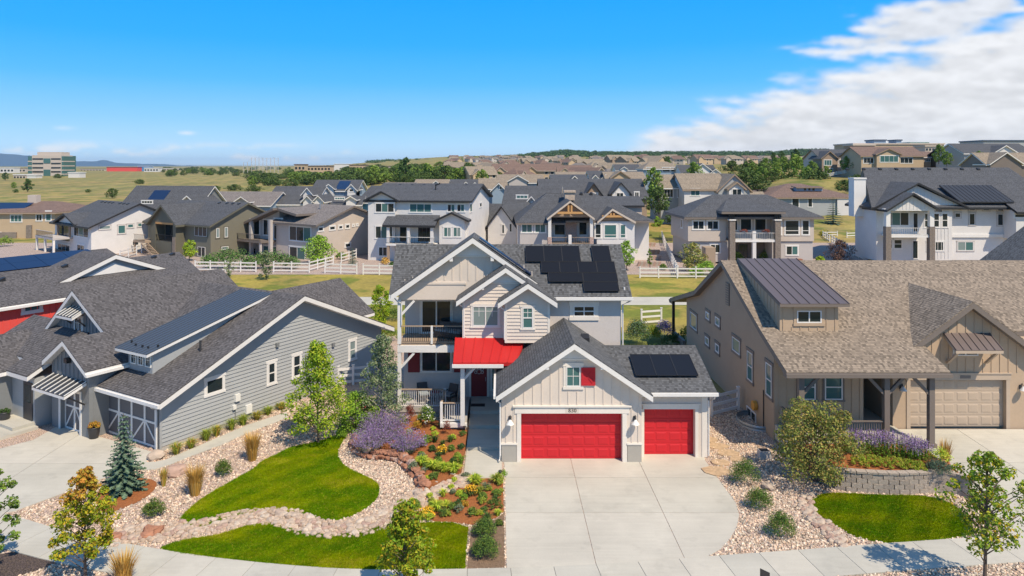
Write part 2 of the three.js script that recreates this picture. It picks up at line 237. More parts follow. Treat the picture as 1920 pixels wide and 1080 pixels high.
function wpx(g, f, x0, y0, x1, y1, o) { const ym = (y0 + y1) / 2, xm = (x0 + x1) / 2; win(g, f, onWall(g, f, x0, ym)[0], onWall(g, f, xm, y1)[1], onWall(g, f, x1, ym)[0], onWall(g, f, xm, y0)[1], o); }
function battens(g, f, poly, step, mat, holes = [], off = 0) {
  const us = poly.map((p) => p[0]), u0 = Math.min(...us), u1 = Math.max(...us);
  for (let u = u0 + step / 2 + off; u < u1 - 0.03; u += step) {
    const c = clip(clip(poly, 0, u - 1e-4, true), 0, u + 1e-4, false); if (!c.length) continue;
    const vs = c.map((p) => p[1]); let seg = [[Math.min(...vs), Math.max(...vs)]];
    for (const h of holes) if (u > h[0] - 0.03 && u < h[2] + 0.03) seg = seg.flatMap(([a, b]) => h[1] <= a && h[3] >= b ? [] : h[3] <= a || h[1] >= b ? [[a, b]] : [[a, h[1]], [h[3], b]].filter(([p, q]) => q - p > 0.05));
    for (const [a, b] of seg) { const m = pc(g, 'batten', mat, [0, 0, 0], [0.05, b - a, 0.03]); m.rotation.y = f.a; m.position.set(...add(f.o, [u * Math.cos(f.a) + 0.013 * Math.sin(f.a), (a + b) / 2, -u * Math.sin(f.a) + 0.013 * Math.cos(f.a)])); }
  }
}
function lap(g, f, poly, step, mat, holes = []) {      // lapped boards, each its own piece, cut to the wall's outline
  const vs = poly.map((p) => p[1]), v0 = Math.min(...vs), v1 = Math.max(...vs);
  for (let v = v0; v < v1 - 0.02; v += step) {
    let parts = [clip(clip(poly, 1, v, true), 1, v + step, false)];
    for (const h of holes) if (h[1] < v + step * 0.6 && h[3] > v + step * 0.4) parts = parts.flatMap((p) => [clip(p, 0, h[0], false), clip(p, 0, h[2], true)]);
    for (const p of parts) {
      if (p.length < 3) continue; const us = p.map((q) => q[0]); if (Math.max(...us) - Math.min(...us) < 0.05) continue;
      const w = (q) => 0.046 - 0.04 * (q[1] - v) / step, m = new MB(); m.face(p.map((q) => [q[0], q[1], w(q)]));
      m.face([[Math.min(...us), v, 0], [Math.max(...us), v, 0], [Math.max(...us), v, 0.046], [Math.min(...us), v, 0.046]]);
      m.build('siding_board', mat, g, f);
    }
  }
}
const FRUST = (() => { const m = new MB(), a = [[-0.5, -0.5, 0], [0.5, -0.5, 0], [0.5, 0.5, 0], [-0.5, 0.5, 0]], b = a.map(([x, y]) => [x * 0.86, y * 0.76, 1]); m.face(b); for (let i = 0; i < 4; i++) { const j = (i + 1) % 4; m.face([a[i], a[j], b[j], b[i]]); } return m.geo(); })();
function garageDoor(g, f, u0, u1, v0, v1, cols, rows, mat, pair = false) {
  const m = new MB(), hh = (v1 - v0) / rows; for (let r = 0; r < rows; r++) m.box(u0, u1, v0 + r * hh + 0.006, v0 + (r + 1) * hh - 0.006, -0.05, 0);
  m.box(u0, u1, v0, v1, -0.09, -0.02);
  const d = m.build('garage_door', mat, g, f), cw = (u1 - u0) / cols;
  for (let r = 0; r < rows; r++) for (let c = 0; c < cols; c++) { const q = new THREE.Mesh(FRUST, mat); q.name = 'panel'; q.position.set(u0 + (c + 0.5) * cw + (pair ? (c % 2 ? -0.02 : 0.02) : 0), v0 + (r + 0.5) * hh, 0.0005); q.scale.set(cw - 0.11, hh - 0.19, 0.016); d.add(q); }
  return d;
}
function seamRoof(g, q, n, mat, fm, name = 'metal_roof', sm = mat) {        // q: eave left, eave right, top right, top left
  const r = roof(g, [q], mat, fm, 0.14, name, 0.03), up = newell(q)[1] < 0 ? mul(newell(q), -1) : newell(q);
  for (let i = 0; i <= n; i++) { const t = i / n * 0.98 + 0.01; bar(r, 'seam', sm, add(mix(q[0], q[1], t), mul(up, 0.015)), add(mix(q[3], q[2], t), mul(up, 0.015)), 0.035, 0.05); }
  return r;
}
function railing(g, a, b, h, mat, top, balMat = mat, step = 0.12, name = 'railing') {      // top and bottom rail and balusters between two floor points
  const L = Math.hypot(...sub(b, a)), m = new MB(); m.beam(add(a, [0, h, 0]), add(b, [0, h, 0]), 0.12, 0.05); const r = m.build(name, top, g);
  bar(r, 'rail', mat, add(a, [0, 0.1, 0]), add(b, [0, 0.1, 0]), 0.05, 0.06);
  const n = Math.round(L / step); for (let i = 1; i < n; i++) { const p = mix(a, b, i / n); pc(r, 'baluster', balMat, add(p, [0, (h + 0.1) / 2, 0]), [0.03, h - 0.12, 0.03]); }
  return r;
}
function vents(g, pts, mat = M.black) { for (const p of pts) new MB().prism([[p[0] - 0.2, p[1] + 0.06, p[2] + 0.22], [p[0] + 0.2, p[1] + 0.06, p[2] + 0.22], [p[0] + 0.2, p[1] + 0.2, p[2] - 0.2], [p[0] - 0.2, p[1] + 0.2, p[2] - 0.2]], [0, -0.3, 0]).build('roof_vent', mat, g); }

// ================= setting =================
const groundY = (x, D) => {        // level around the houses, rising slowly behind them and more to the right
  const s = sstep(-0.34, -0.02, x / Math.max(D, 1)), pts = [[0, 0], [134, 0], [160, 2.0], [200, 2.6], [300, 4.6], [500, 7.6], [800, 13], [1500, 27.7], [2200, 44], [3000, 52], [30000, 60]];
  let k = 0; while (k < pts.length - 2 && D > pts[k + 1][0]) k++;
  const r = lerp(pts[k][1], pts[k + 1][1], Math.min(1, (D - pts[k][0]) / (pts[k + 1][0] - pts[k][0])));
  const hill = 7.5 * sstep(50, 95, x) * sstep(150, 215, D) * sstep(1200, 300, D);
  return Math.max(0, r * lerp(0.06, 1, s)) + hill;
};
{
  const xs = [], ds = []; for (let i = -60; i <= 60; i++) xs.push(Math.sign(i) * (Math.abs(i) < 20 ? Math.abs(i) * 9 : 180 * Math.pow(1.115, Math.abs(i) - 20)));
  for (let i = 0; i <= 90; i++) ds.push(i < 3 ? -300 + i * 130 : i < 40 ? (i - 3) * 6 : 222 * Math.pow(1.092, i - 40));
  const m = new MB();
  const P = [], U = [], I = [], C = []; for (const d of ds) for (const x of xs) { P.push(x, groundY(x, d) - 0.012, -d); U.push(x * 0.6, d * 0.6); const a = fbm(x * 0.012 + 90, d * 0.02 + 50, 4096, 4, 71), b = fbm(x * 0.05 + 20, d * 0.06 + 70, 4096, 3, 75), k = 0.62 + 0.5 * b; C.push(k * lerp(0.75, 1.15, a), k * lerp(0.85, 1.0, a), k * lerp(0.75, 0.95, a)); }
  for (let j = 0; j < ds.length - 1; j++) for (let i = 0; i < xs.length - 1; i++) { const a = j * xs.length + i, b = a + 1, c = a + xs.length, e = c + 1; I.push(a, b, e, a, e, c); }
  const g = new THREE.BufferGeometry(); g.setAttribute('position', new THREE.Float32BufferAttribute(P, 3)); g.setAttribute('uv', new THREE.Float32BufferAttribute(U, 2)); g.setAttribute('color', new THREE.Float32BufferAttribute(C, 3)); g.setIndex(I); g.computeVertexNormals();
  struct('ground', new THREE.Mesh(g, std([1, 1, 1], { roughness: 1, map: fieldTex, vertexColors: true })), 'dry and green grass land running back to the far hills');
}
// sheets of ground cover; polygons are given as points of level ground
const flat = (pts, y, t = 0) => { const p = pts.map(([x, z]) => [x, y, z]), q = newell(p)[1] < 0 ? [...p].reverse() : p; return t ? new MB().prism(q, [0, -t, 0]) : new MB().face(q); };
const G = (list, y = 0) => list.map(([x, v]) => { const p = gd(x, v, y); return [p[0], p[2]]; });
const crop3 = (l) => l.map(([x, y]) => [240 + x / 4, 760 + y / 4]), crop6 = (l) => l.map(([x, y]) => [1440 + x / 3.375, 760 + y / 3.375]);
const smooth = (pts, n = 4) => { const o = [], N = pts.length; for (let i = 0; i < N; i++) { const p = [pts[(i + N - 1) % N], pts[i], pts[(i + 1) % N], pts[(i + 2) % N]]; for (let k = 0; k < n; k++) { const t = k / n, t2 = t * t, t3 = t2 * t; o.push([0, 1].map((c) => 0.5 * (2 * p[1][c] + (p[2][c] - p[0][c]) * t + (2 * p[0][c] - 5 * p[1][c] + 4 * p[2][c] - p[3][c]) * t2 + (3 * p[1][c] - p[0][c] - 3 * p[2][c] + p[3][c]) * t3))); } } return o; };
const yardPoly = [[-60, -22], [34, -22], [34, -36], [14.3, -44], [7, -60], [-12, -60], [-22, -42], [-60, -42]];
struct('gravel_bed', flat(yardPoly, 0.0).build('gravel_bed', M.gravel), 'pinkish tan gravel covering the front yards');
const lawn1 = smooth(G(crop3([[395, 870], [420, 820], [520, 730], [640, 650], [800, 560], [940, 480], [1010, 420], [1120, 370], [1220, 320], [1350, 290], [1480, 260], [1600, 215], [1640, 225], [1600, 290], [1575, 360], [1600, 430], [1680, 490], [1790, 540], [1870, 590], [1885, 650], [1850, 720], [1760, 790], [1660, 840], [1540, 865], [1440, 860], [1330, 835], [1200, 810], [1050, 805], [920, 825], [760, 875], [600, 910], [480, 920], [420, 905]])));
const lawn2 = G([...crop3([[240, 1080], [330, 1040], [480, 1005], [640, 985], [800, 940], [900, 905], [1050, 893], [1180, 915], [1300, 950], [1420, 975], [1540, 975], [1640, 955], [1800, 930]]), [705, 990], [740, 985], [818, 981], [850, 982], [878, 991], [874, 1030], [872, 1068], [790, 1069], [690, 1070], [600, 1066], [500, 1058], [400, 1047], [340, 1040]]);
const lawn3 = smooth(G(crop6([[270, 640], [290, 600], [360, 565], [500, 562], [700, 572], [900, 575], [1050, 590], [1150, 625], [1230, 680], [1290, 760], [1290, 815], [1200, 835], [1050, 855], [850, 872], [700, 865], [560, 835], [470, 790], [380, 730], [310, 690]])));
struct('lawn', flat(lawn1, 0.035, 0.05).build('lawn', M.lawn), 'curved upper lawn between the gravel and the cobble bed');
struct('lawn', flat(lawn2, 0.035, 0.05).build('lawn', M.lawn), 'lower strip of lawn along the pavement');
struct('lawn', flat(lawn3, 0.035, 0.05).build('lawn', M.lawn), 'oval lawn below the block retaining wall');
const mulch0 = smooth(G([[190, 915], [232, 895], [285, 900], [292, 915], [262, 940], [200, 962], [180, 945]]));
const mulch1 = G([[690, 838], [735, 800], [790, 782], [838, 803], [878, 814], [872, 850], [864, 893], [800, 924], [792, 905], [776, 868], [735, 855]], 0.0);
const mulch2 = G([[800, 934], [866, 897], [943, 895], [945, 960], [930, 972], [885, 985], [848, 980], [818, 979], [770, 972], [745, 962], [770, 945]]);
const mulch3 = G([[885, 988], [930, 974], [945, 962], [947, 1066], [876, 1067], [880, 1020]]);
const mulchPale = std([1.0, 1.9, 4.2].map((c) => c * 0.62), { roughness: 1, map: mulchTex });
struct('mulch_bed', flat(mulch0, 0.02).build('mulch_bed', M.mulch), 'brown mulch around the blue spruce');
struct('mulch_bed', flat(mulch1, 0.2, 0.22).build('mulch_bed', M.mulch), 'rusty mulch in the raised flower bed before the porch');
struct('mulch_bed', flat(mulch2, 0.02).build('mulch_bed', M.mulch), 'rusty mulch bed beside the driveway');
struct('mulch_bed', flat(mulch3, 0.012).build('mulch_bed', mulchPale), 'greyish mulch round the two clipped shrubs');
struct('mulch_bed', flat(G([[0, 1040], [60, 1028], [118, 1045], [95, 1062], [20, 1085], [-40, 1090]]), 0.02).build('mulch_bed', std([0.17, 0.165, 0.155], { roughness: 1, map: gravelTex })), 'dark grey gravel patch at the lower left by the pavement');

// pavement: a curved strip cut into slabs with open joints
const slabMat = [M.concrete, std([0.50, 0.49, 0.435], { roughness: 0.9, map: concreteTex }), std([0.55, 0.53, 0.465], { roughness: 0.9, map: concreteTex })];
const pathLine = (px) => { const top = [], c = new THREE.CatmullRomCurve3(px.map(([x, y]) => V(...gd(x, y)))); const n = Math.round(c.getLength() / 1.52); return c.getSpacedPoints(n); };
const walkTop = pathLine([[-330, 900], [-150, 926], [22, 968], [110, 994], [185, 1011], [300, 1032], [400, 1047], [500, 1058], [600, 1066], [690, 1070], [780, 1070], [860, 1069], [950, 1067], [1110, 1061], [1240, 1052], [1330, 1045], [1500, 1033], [1700, 1018], [1920, 1004], [2250, 985]]);
const walkPoly = [];
{
  const base = new MB(), sw = new THREE.Group(); sw.name = 'pavement'; tag(sw, 'curved concrete pavement of square slabs along the front gardens', null, null, 'structure');
  const nrm = walkTop.map((p, i) => { const a = walkTop[Math.max(0, i - 1)], b = walkTop[Math.min(walkTop.length - 1, i + 1)], d = b.clone().sub(a).normalize(); return V(-d.z, 0, d.x); });
  const inner = walkTop.map((p) => [p.x, p.z]), outer = walkTop.map((p, i) => [p.x + nrm[i].x * 1.75, p.z + nrm[i].z * 1.75]);
  walkPoly.push(...inner, ...[...outer].reverse());
  for (let i = 0; i < inner.length - 1; i++) {
    const L = (a, b, t) => [lerp(a[0], b[0], t), lerp(a[1], b[1], t)];
    const q = [L(inner[i], inner[i + 1], 0.006), L(inner[i], inner[i + 1], 0.994), L(outer[i], outer[i + 1], 0.994), L(outer[i], outer[i + 1], 0.006)];
    flat(q, 0.05, 0.1).build('concrete_slab', slabMat[Math.floor(hash(i, 2, 3) * 3)], sw);
    base.face([[inner[i][0], 0.03, inner[i][1]], [outer[i][0], 0.03, outer[i][1]], [outer[i + 1][0], 0.03, outer[i + 1][1]], [inner[i + 1][0], 0.03, inner[i + 1][1]]]);
  }
  base.build('joint_bed', M.joint, sw);
}
function slabs(name, label, poly, xs, zs, y, mats = slabMat, gap = 0.012, h = null) {        // a poured surface cut along a grid of joints
  const g = new THREE.Group(); g.name = name; tag(g, label, null, null, 'structure');
  const hy = h ?? (() => y);
  for (let i = 0; i < xs.length - 1; i++) for (let j = 0; j < zs.length - 1; j++) {
    let p = clip(clip(clip(clip(poly, 0, xs[i] + gap, true), 0, xs[i + 1] - gap, false), 1, zs[j] + gap, true), 1, zs[j + 1] - gap, false);
    if (p.length < 3) continue; const q = p.map(([a, b]) => [a, hy(a, b), b]); new MB().prism(newell(q)[1] < 0 ? q.reverse() : q, [0, -0.1, 0]).build('concrete_slab', mats[Math.floor(hash(i * 7, j * 3, 5) * mats.length)], g);
  }
  const b = poly.map(([a, c]) => [a, hy(a, c) - 0.03, c]); new MB().face(newell(b)[1] < 0 ? b.reverse() : b).build('joint_bed', M.joint, g);
  return g;
}
const drive1 = [[0.08, -35.4], ...G([[946, 872], [950, 1067], [1110, 1061], [1240, 1052], [1326, 1045], [1350, 1031], [1368, 1012], [1381, 990], [1386, 966], [1380, 944], [1366, 925], [1322, 864]]), [10.1, -35.4]];
slabs('driveway', 'pale concrete driveway of the red garage doors', drive1, [-2, 3.45, 6.72, 20], [-40, -32.7, -29.4, -20], 0.018);
const drive2 = G([[-260, 1020], [28, 959], [261, 873], [302, 853], [160, 812], [108, 800], [62, 826], [0, 842], [-200, 870]]);
slabs('driveway', 'pale concrete driveway of the grey house', drive2, [-60, -26, -22.3, -10], [-60, -34.2, -20], 0.03);
const walkG = G([...crop3([[100, 490], [200, 485], [300, 455], [500, 375], [700, 300], [900, 210], [1200, 95]]), ...crop3([[1190, 55], [900, 150], [700, 235], [480, 330], [290, 410], [200, 430], [90, 430]])]);
struct('garden_path', flat(walkG, 0.04, 0.08).build('garden_path', M.concrete), 'narrow concrete path along the wall of the grey house');
const rightDrive = [[20.3, -36.9], [34, -36.9], [36, -27.0], [19.4, -27.0], [20.4, -30], [20.6, -33]];
slabs('driveway', 'sloping concrete driveway of the tan house', rightDrive, [10, 23.6, 27, 60], [-60, -33.2, -30, -20], 0, slabMat, 0.012, (x, z) => 0.06 + 0.62 * sstep(-27, -36.9, z));
// entry walk and steps of the middle house
{
  const g = new THREE.Group(); g.name = 'entry_walk'; tag(g, 'concrete walk with shallow steps up to the front door', null, null, 'structure');
  for (const [d0, d1, y] of [[32.6, 35.75, 0.045], [35.75, 38.3, 0.19], [38.3, 40.05, 0.37], [40.05, 42.45, 0.55]]) new MB().box(-1.66, 0.1, -0.05, y, -d1, -d0 - 0.003).build('step', M.concrete, g);
}
// greenbelt behind the yards with its path
struct('meadow_path', new MB().box(-60, 60, -0.05, 0.012, -77.6, -73.2).build('meadow_path', M.concrete), 'straight pale path through the greenbelt behind the houses');
struct('meadow', flat([[-70, -61], [60, -61], [60, -93.5], [-70, -93.5]], 0.0).build('meadow', std([0.86, 0.88, 0.5], { roughness: 1, map: fieldTex })), 'mown greenbelt with dry patches behind the houses');
struct('back_garden', flat([[-95, -93.6], [-16, -93.6], [75, -93.6], [80, -132], [-110, -132]], 0.003).build('back_garden', std([0.80, 0.84, 0.80], { roughness: 1, map: gravelTex })), 'tan gravel gardens of the back row');

// ================= the middle house with the red doors =================
{
  const g = thing('house', 'cream two storey house with red garage doors, red porch roof and black solar panels', 'house', [0, 0, -38]);
  const h = (X, Y, D) => [X, Y, 38 - D], fz = (D) => fr([0, 0, 38 - D]);       // wall plane facing the street at distance D
  // --- garage
  const gf = fz(34.45), w = new MB(), pr = (m, pts, z, d) => m.prism(pts.map(([x, y]) => [x, y, z]), [0, 0, -d]);
  const roofY = (x) => 5.87 - 0.675 * Math.abs(x - 3.55) - 0.22;
  const gTop = [[0.08, 2.35], [6.84, 2.35], [6.84, roofY(6.84)], [3.55, roofY(3.55)], [0.08, roofY(0.08)]];
  pr(w, [[0.08, 0], [1.03, 0], [1.03, 2.35], [0.08, 2.35]], 3.55, 0.36); pr(w, [[5.91, 0], [6.84, 0], [6.84, 2.35], [5.91, 2.35]], 3.55, 0.36); pr(w, gTop, 3.55, 0.36);
  w.box(0.08, 0.3, 0, roofY(0.08), 38 - 39.6, 3.185); w.box(6.62, 6.84, 0, 3.3, 38 - 39.6, 3.185);
  w.build('wall', M.cream, g);
  const win1 = [3.2, 3.64, 3.88, 4.62], shut = [3.92, 3.7, 4.6, 4.56];
  battens(g, gf, [[0.12, 2.78], [6.8, 2.78], [6.8, roofY(6.84)], [3.55, 4.98], [0.12, roofY(0.08)]].map(([x, y]) => [x, Math.min(y, 4.98)]).concat().filter((p, i, a) => i === 0 || p[0] !== a[i - 1][0] || p[1] !== a[i - 1][1]), 0.425, M.cream, [[3.0, 3.4, 4.0, 4.78], [3.85, 3.6, 4.65, 4.65]]);
  battens(g, gf, [[0.12, 0.95], [0.86, 0.95], [0.86, 2.7], [0.12, 2.7]], 0.37, M.cream); battens(g, gf, [[6.2, 0.95], [6.82, 0.95], [6.82, 2.7], [6.2, 2.7]], 0.32, M.cream);
  garageDoor(g, fr(h(0, 0, 34.8)), 1.0, 5.94, 0.02, 2.36, 8, 4, M.redDoor, true);
  for (const [a, b, c, d] of [[0.83, 1.03, 0.02, 2.35], [5.91, 6.13, 0.02, 2.35]]) new MB().box(a, b, c, d, 0.001, 0.04).build('door_trim', M.trim, g, gf);
  new MB().box(0.72, 6.24, 2.352, 2.66, 0.001, 0.05).box(0.62, 6.34, 2.663, 2.74, 0.001, 0.11).build('door_header', M.trim, g, gf);
  for (const [a, b] of [[0.09, 0.81], [6.16, 6.83]]) { new MB().box(a, b, 0.0, 0.84, 0.001, 0.045).build('wainscot', M.stoneGray, g, gf); new MB().box(a - 0.03, b + 0.03, 0.842, 0.93, 0.001, 0.08).build('ledge', M.trim, g, gf); }
  { // house number on the header
    const c = document.createElement('canvas'); c.width = 256; c.height = 96; const x = c.getContext('2d'); x.fillStyle = '#cfc7bb'; x.fillRect(0, 0, 256, 96); x.fillStyle = '#1e1a16'; x.font = 'bold 96px sans-serif'; x.textAlign = 'center'; x.textBaseline = 'middle'; x.fillText('830', 134, 50);
    const t = new THREE.CanvasTexture(c); t.colorSpace = THREE.SRGBColorSpace; const m = new THREE.Mesh(new THREE.PlaneGeometry(0.66, 0.25), std([1, 1, 1], { map: t })); m.name = 'house_number'; m.position.set(3.48, 2.5, 3.55 + 0.053); g.add(m);
  }
  win(g, gf, ...win1, { cols: 1, grid: 1, gridFrom: 0.03, glass: M.glassTeal, trim: M.trim, tw: 0.13, fw: 0.05 });
  { const s = new MB().box(shut[0], shut[2], shut[1], shut[3], 0.002, 0.045).build('shutter', M.redShutter, g, gf); const q = new MB(); q.box(shut[0], shut[0] + 0.1, shut[1], shut[3], 0.047, 0.075).box(shut[2] - 0.1, shut[2], shut[1], shut[3], 0.047, 0.075).box(shut[0] + 0.1, shut[2] - 0.1, shut[1], shut[1] + 0.1, 0.047, 0.075).box(shut[0] + 0.1, shut[2] - 0.1, shut[3] - 0.1, shut[3], 0.047, 0.075); q.beam([shut[0] + 0.08, shut[3] - 0.08, 0.058], [shut[2] - 0.08, shut[1] + 0.08, 0.058], 0.02, 0.08).beam([shut[0] + 0.08, shut[1] + 0.08, 0.055], [shut[2] - 0.08, shut[3] - 0.08, 0.055], 0.016, 0.08); q.build('brace', M.redShutter, s); }
  // louvre boards in the peaks
  const peak = (f, x, yTop, run, rise, y0) => { const half = (yTop - y0) / rise * run; lap(g, f, [[x - half, y0], [x + half, y0], [x, yTop]], 0.13, M.white); new MB().box(x - half - 0.1, x + half + 0.1, y0 - 0.09, y0 - 0.005, 0.002, 0.07).build('ledge', M.trim, g, f); };
  peak(gf, 3.55, 5.6, 1, 0.675, 5.0);
  // third bay
  const b3 = 38 - 35.0, bf = fz(35.0), w3 = new MB();
  pr(w3, [[6.845, 0], [7.08, 0], [7.08, 2.37], [6.845, 2.37]], b3, 0.3); pr(w3, [[9.56, 0], [10.18, 0], [10.18, 2.37], [9.56, 2.37]], b3, 0.3); pr(w3, [[6.845, 2.37], [10.18, 2.37], [10.18, 3.2], [6.845, 3.2]], b3, 0.3);
  w3.box(9.95, 10.18, 0, 3.2, 38 - 42, b3 - 0.305); w3.prism([[10.18, 3.2, b3 - 0.3], [10.18, 3.2, -4], [10.18, 4.3, 38 - 38.4]], [-0.2, 0, 0]); w3.build('wall', M.cream, g);
  garageDoor(g, fr(h(0, 0, 35.34)), 7.06, 9.58, 0.02, 2.38, 4, 4, M.redDoor, true);
  battens(g, bf, [[6.9, 2.78], [10.1, 2.78], [10.1, 3.2], [6.9, 3.2]], 0.42, M.cream);
  new MB().box(7.0, 9.75, 2.372, 2.58, 0.001, 0.05).box(6.92, 9.82, 2.583, 2.64, 0.001, 0.09).build('door_header', M.trim, g, bf); new MB().box(9.57, 9.72, 0.02, 2.37, 0.001, 0.04).build('door_trim', M.trim, g, bf); new MB().box(9.9, 10.175, 0.02, 3.2, 0.001, 0.03).build('door_trim', M.trim, g, bf); new MB().box(6.93, 7.06, 0.02, 2.37, 0.001, 0.04).build('door_trim', M.trim, g, bf);
  // lamps beside the doors
  for (const x of [0.5, 6.5]) { const m = new MB(); m.box(x - 0.07, x + 0.07, 1.95, 2.22, 0.002, 0.05); m.tube([[x, 2.2, 0.05], [x, 2.3, 0.14], [x, 2.28, 0.24], [x, 2.14, 0.27]], 0.02, 0.02, 6); const s = m.build('wall_lamp', M.darkMetal, g, gf); const l = new THREE.Mesh(new THREE.CylinderGeometry(0.05, 0.19, 0.2, 14), M.lamp); l.name = 'lamp_shade'; l.position.set(x, 2.02, 0.27); s.add(l); }
  roof(g, [[h(-0.18, 3.36, 33.95), h(3.55, 5.87, 33.95), h(3.55, 5.87, 39.62), h(-0.18, 3.36, 39.62)], [h(3.55, 5.87, 33.95), h(7.29, 3.36, 33.95), h(7.29, 3.36, 39.62), h(3.55, 5.87, 39.62)]], M.charcoal, M.white, 0.26);
  const shed = roof(g, [[h(5.2, 3.36, 34.55), h(10.5, 3.36, 34.55), h(10.5, 4.64, 38.4), h(5.2, 4.64, 38.4)], [h(5.2, 4.64, 38.4), h(10.5, 4.64, 38.4), h(10.5, 3.4, 42.3), h(5.2, 3.4, 42.3)]], M.charcoal, M.white, 0.2);
  new MB().box(7.3, 10.55, 3.16, 3.31, 38 - 34.55 + 0.003, 38 - 34.42).build('gutter', M.white, g);
  new MB().box(-0.3, -0.182, 3.18, 3.32, 38 - 39.5, 38 - 33.98).build('gutter', M.white, g);
  new MB().tube([h(-0.12, 3.2, 34.1), h(-0.1, 3.0, 34.25), h(0.02, 2.85, 34.4), h(0.02, 0.35, 34.4), h(-0.02, 0.15, 34.2)], 0.045, 0.045, 6).build('downspout', M.white, g);
  for (const [x0, x1, s] of [[7.05, 0, 0]]) new MB().tube([h(10.4, 3.2, 34.5), h(10.4, 3.0, 34.6), h(10.22, 2.8, 34.95), h(10.22, 0.1, 34.95)], 0.04, 0.04, 6).build('downspout', M.white, g);
  const corbel = (x, y, D) => new MB().box(x - 0.09, x + 0.09, y - 0.2, y + 0.05, 38 - D - 0.45, 38 - D).build('bracket', M.white, g);
  corbel(2.25, 4.78, 33.98); corbel(4.9, 4.78, 33.98);
  // solar panels: x and distance range on a roof plane
  const panel = (r, ya, da, yb, db, x0, x1, d0, d1) => { const Y = (D) => lerp(ya, yb, (D - da) / (db - da)), q = [h(x0, Y(d0), d0), h(x1, Y(d0), d0), h(x1, Y(d1), d1), h(x0, Y(d1), d1)], n = newell(q), m = new MB(); m.prism(q.map((p) => add(p, mul(n, 0.14))), mul(n, -0.045)); const s = m.build('solar_panel', M.solar, r); const e = new MB(), a = q.map((p) => add(p, mul(n, 0.146))); for (let i = 0; i < 4; i++) e.beam(mix(a[i], a[(i + 1) % 4], 0.004), mix(a[i], a[(i + 1) % 4], 0.996), 0.022, 0.02); e.build('panel_frame', M.black, s); };
  for (let i = 0; i < 3; i++) panel(g, 3.36, 34.55, 4.64, 38.4, 6.78 + i * 1.04, 7.8 + i * 1.04, 35.6, 37.35);
  // --- two storey body
  new MB().box(0.1, 6.72, 0, 7.0, -8.6, 38 - 39.6).build('wall', M.creamWall, g);
  new MB().box(-5.7, 0.095, 0, 4.1, -9.0, 38 - 42.5).build('wall', M.creamWall, g); new MB().box(-5.7, 0.095, 4.2, 7.0, -8.6, 38 - 43).build('wall', M.creamWall, g);
  new MB().prism([h(6.72, 7.0, 39.6), h(6.72, 7.0, 46.6), h(6.72, 9.2, 43.1)], [-0.2, 0, 0]).build('gable_wall', M.creamWall, g); new MB().prism([h(-5.7, 7.0, 46.6), h(-5.7, 7.0, 41), h(-5.7, 9.2, 43)], [0.2, 0, 0]).build('gable_wall', M.creamWall, g);
  const main = roof(g, [[h(2.2, 7.14, 39.15), h(7.24, 7.14, 39.15), h(7.24, 9.58, 42.8), h(-1.4, 9.58, 42.8), h(-1.4, 7.14, 39.15)].slice(0, 4).concat([h(-1.4, 8.21, 40.75)]), [h(-6.2, 7.12, 40.0), h(-6.06, 7.12, 40.0), h(-4.95, 7.867, 40.85), h(-1.52, 7.867, 40.85), h(-1.52, 9.58, 42.8), h(-6.2, 9.58, 42.8)], [h(-6.2, 9.58, 42.8), h(7.24, 9.58, 42.8), h(7.24, 7.0, 46.9), h(-6.2, 7.0, 46.9)]], M.charcoal, M.white, 0.2);
  const mp = (x0, x1, d0, d1) => panel(g, 7.14, 39.15, 9.58, 42.8, x0, x1, d0, d1);
  const X0 = 1.53; for (let i = 0; i < 3; i++) mp(X0 + i * 1.06, X0 + 1.04 + i * 1.06, 41.38, 42.52);
  mp(5.42, 6.46, 41.38, 42.52); for (let i = 0; i < 4; i++) mp(2.38 + i * 1.06, 3.42 + i * 1.06, 40.6, 41.36);
  for (let i = 0; i < 2; i++) mp(2.75 + i * 1.95, 4.66 + i * 1.95, 39.98, 40.58); mp(4.65, 6.58, 39.36, 39.96);
  new MB().box(3.05, 7.3, 6.92, 7.08, 38 - 39.148, 38 - 39.03).build('gutter', M.white, g);
  new MB().tube([h(7.2, 6.95, 39.1), h(7.1, 6.8, 39.3), h(6.8, 6.6, 39.52), h(6.8, 0.3, 39.52)], 0.045, 0.045, 6).build('downspout', M.white, g);
  win(g, fz(39.6), 4.08, 5.92, 5.26, 6.52, { cols: 2, grid: 0, rows: [0.5], glass: M.glass, trim: M.trim, tw: 0.2 });
  // big gable over the balcony
  const bg = fz(40.5), gy = (x) => 10.3 - 0.70 * Math.abs(x + 1.52) - 0.24;
  new MB().prism([[-5.72, 6.69], [2.7, 6.69], [2.7, gy(2.7)], [-1.52, gy(-1.52)], [-5.72, gy(-5.72)]].map(([x, y]) => [x, y, -2.5]), [0, 0, -0.2]).build('wall', M.cream, g);
  battens(g, bg, [[-5.6, 7.78], [2.5, 7.78], [1.4, 8.65], [-0.2, 9.1], [-2.85, 9.1], [-5.0, 7.95]], 0.45, M.cream);
  new MB().prism([[-5.74, 6.69, 0.03], [-2.0, 6.69, 0.03], [-2.0, 7.55, 0.03], [-4.95, 7.55, 0.03], [-5.72, 7.02, 0.03]], [0, 0, -0.028]).box(-4.85, -1.9, 7.552, 7.68, 0.002, 0.07).build('fascia_beam', M.cream, g, bg); peak(bg, -1.52, 9.95, 1, 0.70, 9.2);
  roof(g, [[h(-6.1, 7.1, 39.95), h(-1.52, 10.3, 39.95), h(-1.52, 10.3, 42.7), h(-6.1, 7.1, 42.7)], [h(-1.52, 10.3, 39.95), h(3.05, 7.1, 39.95), h(3.05, 7.1, 42.7), h(-1.52, 10.3, 42.7)]], M.charcoal, M.white, 0.3);
  corbel(-2.72, 9.12, 39.98); corbel(-0.42, 9.14, 39.98);
